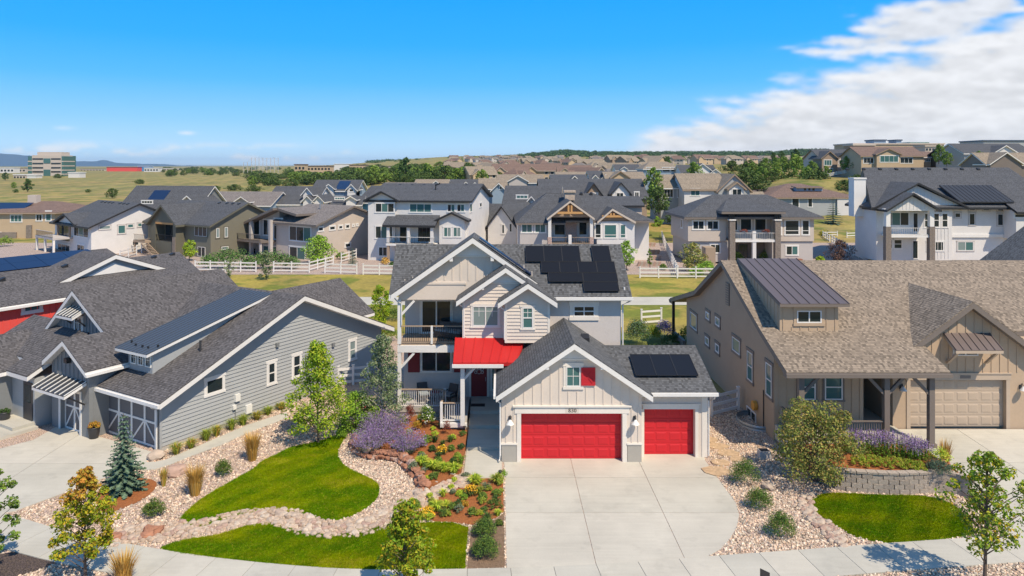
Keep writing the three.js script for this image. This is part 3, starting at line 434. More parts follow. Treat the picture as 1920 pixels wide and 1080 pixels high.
  { const q = [[-1.2, 10.12], [1.7, 8.06]], n = unit([0.7, 1, 0]); new MB().prism([h(q[0][0], q[0][1], 40.15), h(q[1][0], q[1][1], 40.15), h(q[1][0], q[1][1], 40.75), h(q[0][0], q[0][1], 40.75)].map((p) => add(p, mul(n, 0.15))), mul(n, -0.05)).build('solar_panel', M.solarBlue, g); }
  // balcony
  new MB().box(-5.72, -2.0, 3.86, 4.18, -4.995, 38 - 40.55).build('balcony_floor', M.wood, g);
  new MB().box(-5.78, -2.02, 3.72, 4.1, 38 - 40.55 + 0.002, 38 - 40.4).build('beam', M.white, g);
  new MB().box(-5.72, -2.0, 6.55, 6.66, -4.995, -2.72).build('ceiling', M.cream, g);
  const post = (x, D, y0, y1, s = 0.2) => new MB().box(x - s / 2, x + s / 2, y0, y1, 38 - D - s / 2, 38 - D + s / 2).build('post', M.white, g);
  post(-5.68, 40.52, 0.5, 3.72); post(-5.68, 40.52, 4.18, 6.69); post(-3.85, 40.52, 4.18, 5.2, 0.12);
  for (const [y, s] of [[6.66, 1], [3.7, 1]]) bar(g, 'brace', M.white, h(-5.6, y - 0.85, 40.5), h(-4.85, y - 0.03, 40.5), 0.13, 0.13);
  railing(g, h(-5.6, 4.18, 40.52), h(-3.91, 4.18, 40.52), 1.0, M.wood, M.wood, M.black); railing(g, h(-3.79, 4.18, 40.52), h(-2.06, 4.18, 40.52), 1.0, M.wood, M.wood, M.black);
  win(g, fz(43), -4.72, 4.22, -2.9, 6.3, { cols: 2, glass: M.glass, trim: M.trim, name: 'sliding_door', fw: 0.08 });
  // bay with the double window
  const b1 = fz(39.3); new MB().prism([[-2.02, 4.8], [2.6, 4.8], [2.6, 7.0], [0.32, 8.5], [-2.02, 6.95]].map(([x, y]) => [x, y, 38 - 39.3]), [0, 0, -3.7]).build('wall', M.cream, g);
  lap(g, b1, [[-2.02, 4.8], [0.28, 4.8], [2.5, 6.9], [1.0, 7.85], [-0.35, 7.85], [-2.02, 6.75]], 0.19, M.cream, [[-1.56, 5.42, -0.02, 6.72]]); peak(b1, 0.32, 8.4, 1, 0.68, 7.88);
  win(g, b1, -1.5, 5.46, -0.06, 6.58, { cols: 2, grid: 1, gridFrom: 0.48, glass: M.glassBlind, trim: M.trim, tw: 0.09, w: 0.02 });
  new MB().box(-2.05, -1.92, 4.8, 6.9, 0.002, 0.045).build('corner_board', M.trim, g, b1);
  roof(g, [[h(-2.37, 6.95, 38.85), h(0.32, 8.78, 38.85), h(0.32, 8.78, 42.2), h(-2.37, 6.95, 42.2)], [h(0.32, 8.78, 38.85), h(3.0, 6.95, 38.85), h(3.0, 6.95, 42.2), h(0.32, 8.78, 42.2)]], M.charcoal, M.white, 0.26);
  corbel(-0.95, 7.72, 38.88);
  // bay with the single window
  const b2 = fz(38.6); new MB().prism([[0.29, 4.72], [2.7, 4.72], [2.7, 7.05], [1.51, 7.75], [0.29, 7.0]].map(([x, y]) => [x, y, 38 - 38.6]), [0, 0, -1.1]).build('wall', M.cream, g);
  lap(g, b2, [[0.29, 4.72], [2.7, 4.72], [2.7, 6.95], [1.51, 7.68], [0.29, 6.9]], 0.19, M.cream, [[1.16, 5.44, 1.86, 6.72]]);
  win(g, b2, 1.22, 5.5, 1.8, 6.64, { cols: 1, grid: 1, gridFrom: 0.5, rows: [0.5], glass: M.glassTeal, trim: M.trim, tw: 0.09, w: 0.02 });
  for (const x of [0.27, 2.58]) new MB().box(x, x + 0.13, 4.72, 6.85, 0.002, 0.045).build('corner_board', M.trim, g, b2);
  roof(g, [[h(-0.1, 6.98, 38.15), h(1.51, 8.03, 38.15), h(1.51, 8.03, 41.4), h(-0.1, 6.98, 41.4)], [h(1.51, 8.03, 38.15), h(3.08, 7.0, 38.15), h(3.08, 7.0, 41.4), h(1.51, 8.03, 41.4)]], M.charcoal, M.white, 0.26);
  for (const [x, D] of [[-2.25, 38.85], [-0.02, 38.15]]) new MB().tube([h(x, 6.8, D + 0.1), h(x + 0.1, 6.62, D + 0.3), h(x + 0.27, 6.5, D + 0.42), h(x + 0.27, 4.9, D + 0.42)], 0.04, 0.04, 6).build('downspout', M.white, g);
  // --- red porch roof and entrance
  seamRoof(g, [h(-2.46, 3.95, 37.5), h(0.9, 3.95, 37.5), h(1.4, 4.83, 39.28), h(-2.46, 4.83, 39.28)], 7, M.redMetal, M.redMetal, 'porch_roof');
  new MB().box(-2.5, 0.2, 3.68, 3.86, 38 - 37.62, 38 - 37.44).box(-2.5, -2.42, 3.68, 3.86, 38 - 39.2, 38 - 37.625).build('fascia_beam', M.white, g);
  post(-1.97, 37.95, 0.5, 3.67, 0.22); bar(g, 'brace', M.white, h(-1.9, 2.95, 37.95), h(-1.25, 3.64, 37.95), 0.12, 0.12);
  new MB().box(-2.42, 0.2, 3.58, 3.66, 38 - 39.2, 38 - 37.7).build('ceiling', M.cream, g);
  const wl = fz(42.5);
  win(g, wl, -4.67, 2.02, -2.88, 3.3, { cols: 2, glass: M.glass, trim: M.trim, tw: 0.06, fw: 0.07 });
  for (const x of [-5.45, -2.72]) { const s = new MB().box(x, x + 0.7, 2.0, 3.32, 0.002, 0.05).build('shutter', M.redDark, g, wl); new MB().box(x + 0.05, x + 0.65, 2.05, 2.62, 0.052, 0.07).box(x + 0.05, x + 0.65, 2.68, 3.27, 0.052, 0.07).build('slat_panel', M.redDark, s); }
  { const d = new MB().box(-1.7, -0.76, 0.58, 2.75, 0.002, 0.05).build('front_door', M.redDark, g, wl); for (const [a, b] of [[0.7, 1.5], [1.6, 2.62]]) for (const x of [-1.6, -1.2]) new MB().box(x, x + 0.34, a, b, 0.052, 0.065).build('door_panel', M.redDark, d); new MB().tube([[-0.84, 1.5, 0.06], [-0.84, 1.5, 0.12], [-0.84, 1.72, 0.12], [-0.84, 1.72, 0.06]], 0.015, 0.015, 5).build('handle', M.steel, d);
    new MB().box(-1.82, -1.702, 0.56, 2.87, 0.002, 0.07).box(-0.758, -0.64, 0.56, 2.87, 0.002, 0.07).box(-1.702, -0.758, 2.752, 2.87, 0.002, 0.07).build('door_trim', M.trim, g, wl);
    const mono = new MB(), ring = (x, y, r, a0 = 0, a1 = 6.3) => mono.tube(Array.from({ length: 14 }, (_, i) => { const a = lerp(a0, a1, i / 13); return [x + r * Math.cos(a), y + r * Math.sin(a), 0.085]; }), 0.016, 0.016, 5); ring(-1.23, 2.32, 0.15, 0.8, 5.6); ring(-1.23, 2.05, 0.13, -2.2, 3.0); for (const [x, y] of [[-1.42, 2.42], [-1.04, 2.42], [-1.42, 2.02], [-1.04, 2.02], [-1.42, 2.22], [-1.04, 2.2]]) ring(x, y, 0.075);
    mono.build('door_wreath', M.white, d); }
  win(g, wl, -0.5, 0.95, -0.12, 2.75, { glass: M.glassTeal, trim: M.trim, tw: 0.06 });
  // porch floor, foundation and rails
  new MB().box(-5.75, -3.2, 0.3, 0.55, -4.498, 38 - 40.55).box(-3.198, -1.78, 0.3, 0.55, -4.498, 38 - 38.2).build('porch_floor', M.concreteGray, g);
  new MB().box(-5.7, -3.25, -0.1, 0.295, -4.4, 38 - 40.62).box(-3.14, -1.85, -0.1, 0.295, -4.4, 38 - 38.26).build('foundation', M.concreteGray, g);
  new MB().box(-3.17, -1.74, 0.34, 0.56, 38 - 38.198, 38 - 38.05).build('trim_board', M.white, g);
  railing(g, h(-5.58, 0.55, 40.6), h(-3.15, 0.55, 40.6), 1.02, M.white, M.wood, M.white); railing(g, h(-3.12, 0.55, 40.5), h(-3.12, 0.55, 38.4), 1.02, M.wood, M.wood, M.black); railing(g, h(-3.04, 0.55, 38.28), h(-2.08, 0.55, 38.28), 1.02, M.white, M.wood, M.white);
  for (const [x, D] of [[-3.12, 38.28], [-3.12, 40.6]]) post(x, D, 0.5, 1.62, 0.14);
  new MB().tube([h(-5.95, 6.9, 40.1), h(-5.8, 6.65, 40.3), h(-5.55, 6.5, 40.38), h(-5.54, 5.3, 40.36)], 0.035, 0.035, 6).build('downspout', M.white, g);
  vents(g, [h(4.45, 5.3, 37.2)]);
  new MB().tube([h(6.9, 7.3, 39.6), h(6.9, 7.55, 39.6)], 0.05, 0.05, 8).build('vent_pipe', M.white, g);
}
// porch and balcony furniture
{
  const mat = tag(new MB().box(-1.65, -0.85, 0.552, 0.572, -41.2, -40.75).build('door_mat', M.black), 'black mat lying before the dark red front door', 'doormat');
  const chair = (name, label, x, D, rot, y = 0.55) => {
    const g = thing(name, label, 'chair', [x, y, -D], rot, undefined);
    new MB().box(-0.3, 0.3, 0.3, 0.42, -0.28, 0.32).build('seat', M.darkMetal, g); new MB().prism([[-0.34, 0.3, -0.28], [0.34, 0.3, -0.28], [0.3, 0.95, -0.45], [-0.3, 0.95, -0.45]], [0, 0, -0.07]).build('backrest', M.darkMetal, g);
    for (const s of [-1, 1]) { new MB().beam([s * 0.33, 0.6, -0.3], [s * 0.33, 0.56, 0.3], 0.06, 0.06).build('armrest', M.darkMetal, g); for (const z of [-0.28, 0.28]) bar(g, 'leg', M.darkMetal, [s * 0.3, 0, z], [s * 0.31, 0.3, z], 0.045, 0.045); }
    new MB().box(-0.27, 0.27, 0.422, 0.52, -0.24, 0.28).build('cushion', M.plastic, g);
  };
  chair('porch_chair', 'dark wicker chair at the left end of the porch, by the left red shutter', -4.45, 41.7, 0.3); chair('porch_chair', 'dark wicker chair with pale cushion, nearer the front door', -2.95, 41.5, -0.6);
  const t = thing('side_table', 'small round dark table between the two porch chairs', 'table', [-3.7, 0.55, -41.8]); const top = new THREE.Mesh(new THREE.CylinderGeometry(0.28, 0.28, 0.04, 16), M.redDark); top.name = 'tabletop'; top.position.y = 0.52; t.add(top); for (let i = 0; i < 3; i++) bar(t, 'leg', M.darkMetal, [0.22 * Math.cos(i * 2.1), 0, 0.22 * Math.sin(i * 2.1)], [0.1 * Math.cos(i * 2.1), 0.5, 0.1 * Math.sin(i * 2.1)], 0.03, 0.03);
  const s = thing('balcony_sofa', 'dark sofa with pale cushions on the upstairs balcony', 'sofa', [-2.9, 4.18, -41.9], -0.5); new MB().box(-0.9, 0.9, 0.12, 0.4, -0.4, 0.4).build('seat', M.darkMetal, s); new MB().box(-0.9, 0.9, 0.4, 0.85, -0.45, -0.25).build('backrest', M.darkMetal, s); for (const x of [-0.45, 0.45]) new MB().box(x - 0.42, x + 0.42, 0.402, 0.52, -0.22, 0.38).build('cushion', M.plastic, s);
}

// ================= the tan house on the right =================
{
  const g = thing('house', 'tan stucco house with brown shingle roof and dark metal dormer', 'house', [20, 0, -40]);
  const h = (X, Y, D) => [X - 20, Y, 40 - D], fz = (D) => fr([-20, 0, 40 - D]);
  const RX = 33.2, prof = (D) => D < 37.9 ? lerp(4.34, 5.53, (D - 34.5) / 3.4) : D < 44.8 ? lerp(5.53, 8.35, (D - 37.9) / 6.9) : D < 51 ? lerp(8.35, 5.36, (D - 44.8) / 6.2) : lerp(5.36, 3.49, (D - 51) / 7.2);
  const slice = (x0, x1, D0) => { const ds = [D0, 37.9, 44.8, 51, 54.5].filter((d, i) => i === 0 || d > D0 + 0.05), p = ds.map((d) => h(x0, prof(d) - 0.3, d)); return new MB().prism([h(x0, -1, 54.5), h(x0, -1, D0), ...p], [x1 - x0, 0, 0]).P.length && { p: [h(x0, -1, D0), h(x0, -1, 54.5), ...p.reverse()], d: [x1 - x0, 0, 0] }; };
  const w = new MB(); for (const [a, b, d] of [[14.25, 18.9, 37.15], [18.903, 20.4, 40], [20.403, 32.8, 37.3]]) { const s = slice(a, b, d); w.prism(s.p, s.d); } w.build('wall', M.tan, g);
  const rf = roof(g, [[h(13.85, 4.34, 34.5), h(21.75, 4.34, 34.5), h(21.75, 5.53, 37.9), h(13.85, 5.53, 37.9)], [h(13.85, 5.53, 37.9), h(RX, 5.53, 37.9), h(RX, 8.35, 44.8), h(13.85, 8.35, 44.8)], [h(13.85, 8.35, 44.8), h(RX, 8.35, 44.8), h(RX, 5.36, 51), h(13.85, 5.36, 51)], [h(13.85, 5.36, 51), h(RX, 5.36, 51), h(RX, 3.49, 58.2), h(13.85, 3.49, 58.2)]], M.tanRoof, M.tanTrim, 0.26);
  // front wall under the porch: boards and battens, two windows
  const wf = fz(37.15), poly = [[14.3, 0.6], [18.85, 0.6], [18.85, 4.4], [14.3, 4.4]], wn = [[15.5, 2.14, 16.38, 3.45], [16.86, 2.14, 17.78, 3.45]];
  new MB().box(14.28, 18.88, 0.3, 4.6, 0.001, 0.04).build('board_panel', M.tanBoard, g, wf);
  battens(g, fr([-20, 0, 40 - 37.15 + 0.042]), poly, 0.42, M.tanBoard, wn.map(([a, b, c, d]) => [a - 0.12, b - 0.12, c + 0.12, d + 0.15]));
  for (const q of wn) win(g, wf, ...q, { rows: [0.5], glass: M.glassTeal, trim: M.tanTrim, w: 0.05 });
  // garage front under its gable
  const wg = fz(37.0), gy = (x) => 7.35 - 0.75 * Math.abs(x - 24.2) - 0.25, m = new MB();
  const pr = (pts) => m.prism(pts.map(([x, y]) => [x - 20, y, 3.0]), [0, 0, -0.29]);
  pr([[20.35, 0.5], [21.25, 0.5], [21.25, 3.2], [20.35, 3.2]]); pr([[26.2, 0.5], [28.0, 0.5], [28.0, 3.2], [26.2, 3.2]]); pr([[20.35, 3.2], [28.0, 3.2], [28.0, gy(28.0)], [24.2, gy(24.2)], [20.35, gy(20.35)]]); m.build('wall', M.tanBoard, g);
  battens(g, wg, [[20.4, 3.6], [27.9, 3.6], [27.9, gy(27.9)], [24.2, gy(24.2)], [20.4, gy(20.4)]], 0.44, M.tanBoard, [[23.3, 4.3, 25.0, 4.95]]);
  garageDoor(g, fr([-20, 0, 40 - 37.22]), 21.2, 26.25, 0.7, 3.22, 8, 4, M.tanDoor, true);
  new MB().box(21.0, 26.45, 3.203, 3.5, 0.001, 0.05).box(20.95, 26.5, 3.503, 3.57, 0.001, 0.09).box(21.05, 21.248, 0.65, 3.2, 0.001, 0.04).box(26.202, 26.4, 0.65, 3.2, 0.001, 0.04).build('door_header', M.tanDoor, g, wg);
  win(g, wg, 23.45, 4.45, 24.75, 4.85, { cols: 2, glass: M.glass });
  for (const x of [20.75, 26.95]) { const q = new MB(); q.box(x - 0.06, x + 0.06, 2.7, 2.95, 0.002, 0.05); q.tube([[x, 2.95, 0.05], [x, 3.05, 0.14], [x, 2.9, 0.24]], 0.02, 0.02, 6); const s = q.build('wall_lamp', M.darkMetal, g, wg); const l = new THREE.Mesh(new THREE.CylinderGeometry(0.05, 0.19, 0.2, 14), M.lamp); l.name = 'lamp_shade'; l.position.set(x, 2.82, 0.25); s.add(l); }
  roof(g, [[h(20.8, 4.8, 36.5), h(24.2, 7.35, 36.5), h(24.2, 7.35, 43), h(20.8, 4.8, 43)], [h(24.2, 7.35, 36.5), h(27.6, 4.8, 36.5), h(27.6, 4.8, 43), h(24.2, 7.35, 43)]], M.tanRoof, M.tanTrim, 0.3);
  seamRoof(g, [h(22.95, 5.0, 35.95), h(25.35, 5.0, 35.95), h(25.35, 5.62, 36.98), h(22.95, 5.62, 36.98)], 6, M.brownMetal, M.tanDoor, 'awning');
  for (const x of [23.15, 25.15]) bar(g, 'brace', M.tanDoor, h(x, 4.1, 36.95), h(x, 4.85, 36.1), 0.12, 0.12);
  new MB().box(24.1 - 20 - 0.3, 24.1 - 20 + 0.25, 3.28, 3.44, 3.051, 3.06).build('number_plate', M.tanTrim, g);
  // porch
  new MB().box(-5.7, -1.1, 0.1, 0.85, 40 - 37.15, 40 - 34.6).box(-1.097, 0.4, 0.1, 0.8, 0.0, 40 - 34.75).build('porch_floor', M.concrete, g);
  for (const x of [14.7, 18.86, 21.05]) { new MB().box(x - 20.13, x - 19.87, x > 20 ? 0.3 : 0.85, 3.98, 40 - 35.03, 40 - 34.77).build('post', M.tanTrim, g); new MB().box(x - 20.2, x - 19.8, x > 20 ? 0.25 : 0.84, x > 20 ? 0.75 : 1.0, 40 - 35.1, 40 - 34.7).build('post_base', M.tanTrim, g); for (const s of x < 15 ? [1] : x > 20 ? [-1] : [-1, 1]) bar(g, 'brace', M.tanTrim, h(x + s * 0.1, 3.15, 34.9), h(x + s * 0.85, 3.95, 34.9), 0.14, 0.14); }
  new MB().box(-6.1, 1.7, 3.98, 4.18, 40 - 35.05, 40 - 34.75).build('beam', M.tanTrim, g);
  new MB().box(-6.2, 1.8, 4.06, 4.24, 40 - 34.495, 40 - 34.36).build('gutter', M.tanTrim, g);
  railing(g, h(14.85, 0.85, 34.9), h(18.75, 0.85, 34.9), 0.95, M.tanTrim, M.tanTrim); railing(g, h(14.6, 0.85, 35.0), h(14.6, 0.85, 37.0), 0.95, M.tanTrim, M.tanTrim);
  { const d = new MB().box(19.0, 19.95, 0.85, 3.05, 0.002, 0.05).build('front_door', M.tanTrim, g, fz(40)); new MB().box(19.15, 19.8, 1.9, 2.9, 0.052, 0.06).build('door_glass', M.glass, d); }
  // dormer
  new MB().prism([h(14.85, 5.2, 37.9), h(14.85, 6.98, 37.9), h(14.85, 8.2, 44.4), h(14.85, 7.9, 44.4)], [3.1, 0, 0]).build('dormer_wall', M.tanBoard, g);
  const dw = fz(37.9); battens(g, dw, [[14.88, 5.5], [17.92, 5.5], [17.92, 6.95], [14.88, 6.95]], 0.46, M.tanBoard, [[15.5, 5.75, 17.25, 6.75]], -0.08);
  win(g, dw, 15.75, 5.95, 17.05, 6.6, { cols: 2, glass: M.glass, trim: M.tanBoard, tw: 0.16 });
  battens(g, fr(h(14.85, 0, 44.4), -Math.PI / 2), [[0, 7.9], [6.5, 5.4], [6.5, 6.9], [0, 8.1]], 0.5, M.tanBoard);
  seamRoof(g, [h(14.68, 7.05, 37.45), h(18.35, 7.05, 37.45), h(18.6, 8.47, 44.75), h(14.85, 8.47, 44.75)], 7, M.brownMetal, M.tanTrim, 'dormer_roof');
  // side wall windows
  const ws = fr([14.25 - 20, 0, 0], -Math.PI / 2), T = { trim: M.tanTrim, tw: 0.14 };
  wpx(g, ws, 1295, 588, 1307, 616, { ...T, glass: M.glassBlind });
  for (const q of [[1324, 585, 1331, 599], [1342, 595, 1350, 611], [1323, 632, 1330, 647], [1342, 645, 1349, 661]]) wpx(g, ws, ...q, { ...T, glass: M.glassBlind, fw: 0.09 });
  wpx(g, ws, 1374, 635, 1388, 661, { ...T, glass: M.glassBlind }); wpx(g, ws, 1402, 660, 1412, 714, { ...T, rows: [0.5], glass: M.glassTeal }); wpx(g, ws, 1437, 682, 1448, 743, { ...T, rows: [0.5], glass: M.glassTeal });
  { const a = onWall(g, ws, 1365, 572), b = onWall(g, ws, 1365, 530); const l = new MB().box(a[0] - 0.35, a[0] + 0.35, a[1], b[1], 0.002, 0.05).build('gable_vent', M.tanTrim, g, ws); for (let i = 0; i < 9; i++) { const y = lerp(a[1] + 0.1, b[1] - 0.1, i / 8); new MB().box(a[0] - 0.24, a[0] + 0.24, y - 0.03, y + 0.03, 0.052, 0.08).build('louvre', M.tan, l); } }
  wpx(g, ws, 1401, 768, 1418, 800, { cols: 2, glass: M.glass });
  { const c = h(14.25, 0, 39.6), m = new MB(); for (let i = 0; i < 20; i++) { const a0 = Math.PI * (0.5 + i / 20), a1 = Math.PI * (0.5 + (i + 1) / 20), p = (a) => [c[0] + 1.05 * Math.cos(a), 0, c[2] + 1.3 * Math.sin(a)]; for (let k = 0; k < 8; k++) { const o = k % 2 ? 0.03 : 0, o1 = k % 2 ? 0 : 0.03, y0 = -0.5 + k * 0.1, y1 = y0 + 0.1, s = (a, oo, y) => [c[0] + (1.05 + oo) * Math.cos(a), y, c[2] + (1.3 + oo) * Math.sin(a)]; m.face([s(a0, o, y0), s(a1, o, y0), s(a1, o1, y1), s(a0, o1, y1)]); } } m.build('window_well', std([0.38, 0.42, 0.45], { metalness: 0.6, roughness: 0.5 }), g); }
  { const a = onWall(g, ws, 1419, 760); const q = new THREE.Mesh(new THREE.CylinderGeometry(0.26, 0.26, 0.2, 16), M.orange); q.name = 'hose_reel'; q.rotation.z = Math.PI / 2; q.position.set(14.25 - 20 - 0.14, a[1], -a[0] * -1); q.position.z = a[0]; g.add(q); }
  new MB().tube([[14.2 - 20, -0.3, 40 - 38.5], [14.2 - 20, 2.2, 40 - 38.5]], 0.03, 0.03, 5).build('pipe', M.black, g);
  // rear porch corner, with its dark post and low wall
  new MB().box(13.95 - 20, 14.15 - 20, -0.4, 3.3, 40 - 57.9, 40 - 57.7).build('post', M.black, g); new MB().box(14.0 - 20, 14.2 - 20, -0.5, 0.9, 40 - 57.6, 40 - 54.6).build('low_wall', M.tanTrim, g);
  new MB().tube([h(13.8, 3.4, 58.2), h(13.82, 3.2, 58.1), h(14.0, 3.1, 57.9)], 0.05, 0.05, 6).build('downspout', M.tanTrim, g);
}
// dark shingled roof of the next house, cutting into the right edge
{
  const g = thing('house', 'house whose grey shingle roof cuts into the right edge behind the tan house', 'house', [46, 0, -54.5]);
  gableHouse(g, -8.4, 8.4, -4.1, 4.1, 0, 4.9, 11.3, 'z', M.tan, M.charcoal, M.tanTrim);
}

// ================= the grey house on the left, turned to its own street =================
const LROT = -31.2 * Math.PI / 180, C0 = [-16.95, 0, -35.6];
const leftWorld = (u, v) => [C0[0] + 0.518 * u - 0.855 * v, 0, C0[2] - 0.855 * u - 0.518 * v];
{
  const g = thing('house', 'grey lap sided house with white carriage garage doors and blue grey metal dormer', 'house', C0, LROT);
  const q = (u, v, y) => [-v, y, -u], side = fr([0, 0, 0], Math.PI / 2), front = (u) => fr([0, 0, -u]);
  // side wall with its boards
  const sp = [[0, 0], [16.75, 0], [16.75, 2.95], [8.97, 6.2], [0, 2.5]];
  { const m = new MB(); m.prism([q(0, 0.001, 0), q(16.75, 0.001, 0), q(16.75, 0.001, 2.95), q(8.97, 0.001, 6.2), q(0, 0.001, 2.5)], [-0.25, 0, 0]); m.prism([[-5.0, 2.15, 0], [-0.35, 2.15, 0], [-0.35, 2.55, 0], [-5.0, 2.55, 0]], [0, 0, -0.24]).prism([[-0.35, 0, 0], [-0.001, 0, 0], [-0.001, 2.5, 0], [-0.35, 2.5, 0]], [0, 0, -0.24]).prism([[-6.2, 0, 0], [-5.0, 0, 0], [-5.0, 2.55, 0], [-6.2, 2.55, 0]], [0, 0, -0.24]); m.build('wall', M.grayBody, g); }
  const sw = [[382, 705, 421, 740], [499, 676, 518, 722], [546, 662, 565, 709], [652, 635, 668, 676]], holes = sw.map(([a, b, c, d]) => { const l = onWall(g, side, a, (b + d) / 2), r = onWall(g, side, c, (b + d) / 2), t = onWall(g, side, (a + c) / 2, b), bb = onWall(g, side, (a + c) / 2, d); return [l[0], bb[1], r[0], t[1]]; });
  lap(g, side, [[0.06, 0.25], [16.7, 0.25], [16.7, 2.95], [8.97, 6.15], [0.06, 2.5]], 0.2, M.grayBody, holes);
  new MB().box(0, 16.75, 0, 0.25, 0.002, 0.02).build('foundation', M.concreteGray, g, side);
  holes.forEach((H4, i) => win(g, side, H4[0] + 0.12, H4[1] + 0.12, H4[2] - 0.12, H4[3] - 0.12, { rows: i ? [0.5] : [], glass: i === 3 ? M.glassBlind : M.glass, trim: M.white, tw: 0.12, w: 0.015 }));
  new MB().box(-0.02, 0.1, 0, 2.5, 0.03, 0.05).build('corner_board', M.grayBody, g, side);
  for (const [x, y, s] of [[443, 745, 0.16], [437, 763, 0.1], [464, 766, 0.2], [518, 646, 0.1], [623, 646, 0.1]]) { const a = onWall(g, side, x, y); new MB().box(a[0] - s, a[0] + s, a[1] - s * 1.2, a[1] + s * 1.2, 0.01, 0.16).build(y > 700 ? 'meter_box' : 'wall_vent', y > 700 ? M.lamp : M.grayDark, g, side); }
  { const a = onWall(g, side, 440, 790); new MB().tube([[a[0], 0.1, 0.06], [a[0], 1.6, 0.06]], 0.025, 0.025, 5).build('pipe', M.grayDark, g, side); }
  // carriage doors: grey leaves in white frames with braces
  const carriage = (f, u0, u1, y1, n) => {
    const d = new MB().box(u0, u1, 0.02, y1, -0.1, 0).build('garage_door', M.doorGray, g, f), cw = (u1 - u0) / n, pcs = (a, b, w, t) => { const m = new MB(); m.beam([...a, t], [...b, t], 0.03, w); return m; };
    for (let i = 0; i < n; i++) { const a = u0 + i * cw, b = a + cw, mid = y1 * 0.56; const m = new MB(); m.box(a, a + 0.07, 0.02, y1, 0.002, 0.035).box(b - 0.07, b - 0.002, 0.02, y1, 0.002, 0.035).box(a + 0.07, b - 0.07, y1 - 0.1, y1, 0.002, 0.035).box(a + 0.07, b - 0.07, 0.02, 0.12, 0.002, 0.035).box(a + 0.07, b - 0.07, mid, mid + 0.1, 0.002, 0.035); m.build('leaf_frame', M.white, d); pcs(i % 2 ? [b - 0.1, 0.16] : [a + 0.1, 0.16], i % 2 ? [a + 0.1, mid - 0.02] : [b - 0.1, mid - 0.02], 0.085, 0.018).build('brace', M.white, d); }
  };
  carriage(front(0.22), -4.95, -0.4, 2.15, 4);
  new MB().box(-5.16, -5.002, 0, 2.3, 0.002, 0.04).box(-0.348, -0.2, 0, 2.3, 0.002, 0.04).box(-5.002, -0.348, 2.152, 2.3, 0.002, 0.04).build('door_trim', M.white, g, front(0));
  { const c = document.createElement('canvas'); c.width = 128; c.height = 48; const x = c.getContext('2d'); x.fillStyle = '#e4e4e4'; x.fillRect(0, 0, 128, 48); x.fillStyle = '#222'; x.font = 'bold 44px sans-serif'; x.textAlign = 'center'; x.textBaseline = 'middle'; x.fillText('816', 64, 25); const t = new THREE.CanvasTexture(c); t.colorSpace = THREE.SRGBColorSpace; const m = new THREE.Mesh(new THREE.PlaneGeometry(0.5, 0.18), std([1, 1, 1], { map: t })); m.name = 'house_number'; m.position.set(-2.6, 2.23, 0.043); g.add(m); }
  // roofs
  const rA = roof(g, [[q(-0.45, -0.72, 2.7), q(8.97, -0.72, 6.5), q(8.97, 9.6, 6.5), q(-0.45, 6.3, 2.7)], [q(8.97, -0.72, 6.5), q(17.3, -0.72, 3.0), q(17.3, 9.6, 3.0), q(8.97, 9.6, 6.5)]], M.brownGray, M.white, 0.26);
  const yB = (v) => 7.05 - 0.615 * (9.9 - v);
  roof(g, [[q(-1.25, 4.4, yB(4.4)), q(1.0, 4.4, yB(4.4)), q(1.0, 6.6, yB(6.6)), q(-1.25, 6.6, yB(6.6))], [q(1.0, 4.4, yB(4.4)), q(11.2, 4.4, yB(4.4)), q(11.2, 9.9, 7.05), q(1.0, 9.9, 7.05)], [q(-1.25, 6.6, yB(6.6)), q(2.5, 6.6, yB(6.6)), q(2.5, 8.65, 3.68), q(-1.25, 8.65, 3.68)], [q(1.0, 9.9, 7.05), q(11.2, 9.9, 7.05), q(11.2, 12.9, 4.5), q(1.0, 12.9, 4.5)]], M.brownGray, M.white, 0.24);
  roof(g, [[q(8.0, 3.8, 3.0), q(20.4, 3.8, 3.0), q(20.4, 7.4, 5.35), q(8, 7.4, 5.35)], [q(8, 7.4, 5.35), q(20.4, 7.4, 5.35), q(20.4, 11, 3.0), q(8, 11, 3.0)]], M.brownGray, M.white, 0.2);
  new MB().prism([q(20, 4.3, 0), q(20, 10.5, 0), q(20, 10.5, 2.9), q(20, 7.4, 5.0), q(20, 4.3, 2.9)].reverse(), [0, 0, 6]).build('wall', M.grayBody, g);
  new MB().prism([q(16.7, 0.26, 0), q(16.7, 10, 0), q(16.7, 10, 2.8), q(16.7, 0.26, 2.8)], [0, 0, 0.3]).build('wall', M.grayBody, g);
  new MB().box(-6.3, 0.72, 2.44, 2.6, 0.455, 0.58).build('gutter', M.white, g); new MB().box(-4.396, -4.27, 3.36, 3.5, -2.2, 1.25).build('gutter', M.white, g);
  new MB().tube([[-0.05, 2.5, 0.5], [-0.1, 2.3, 0.35], [-0.12, 2.1, 0.08], [-0.12, 0.1, 0.08]], 0.045, 0.045, 6).build('downspout', M.white, g);
  // metal dormer
  new MB().prism([q(1.05, 2.2, 2.9), q(1.05, 4.35, 2.9), q(1.05, 4.35, 4.45), q(1.05, 2.2, 4.45)].reverse(), [0, 0, -0.2]).prism([q(1.25, 2.2, 2.8), q(8.3, 2.2, 6.0), q(8.3, 2.2, 6.15), q(1.25, 2.2, 4.5)], [-0.15, 0, 0]).prism([q(1.25, 4.35, 2.8), q(8.3, 4.35, 6.0), q(8.3, 4.35, 6.15), q(1.25, 4.35, 4.5)], [0.15, 0, 0]).build('dormer_wall', M.grayBody, g);
  for (let i = 0; i < 3; i++) win(g, front(1.05), -4.1 + i * 0.66, 3.62, -3.62 + i * 0.66, 4.28, { glass: M.glass, frame: M.lamp, grid: 1, gridFrom: 0.1 });
  seamRoof(g, [q(0.5, 4.7, 4.5), q(0.5, 1.85, 4.5), q(8.75, 1.85, 6.42), q(8.75, 4.7, 6.42)], 9, M.grayMetal, M.white, 'dormer_roof');
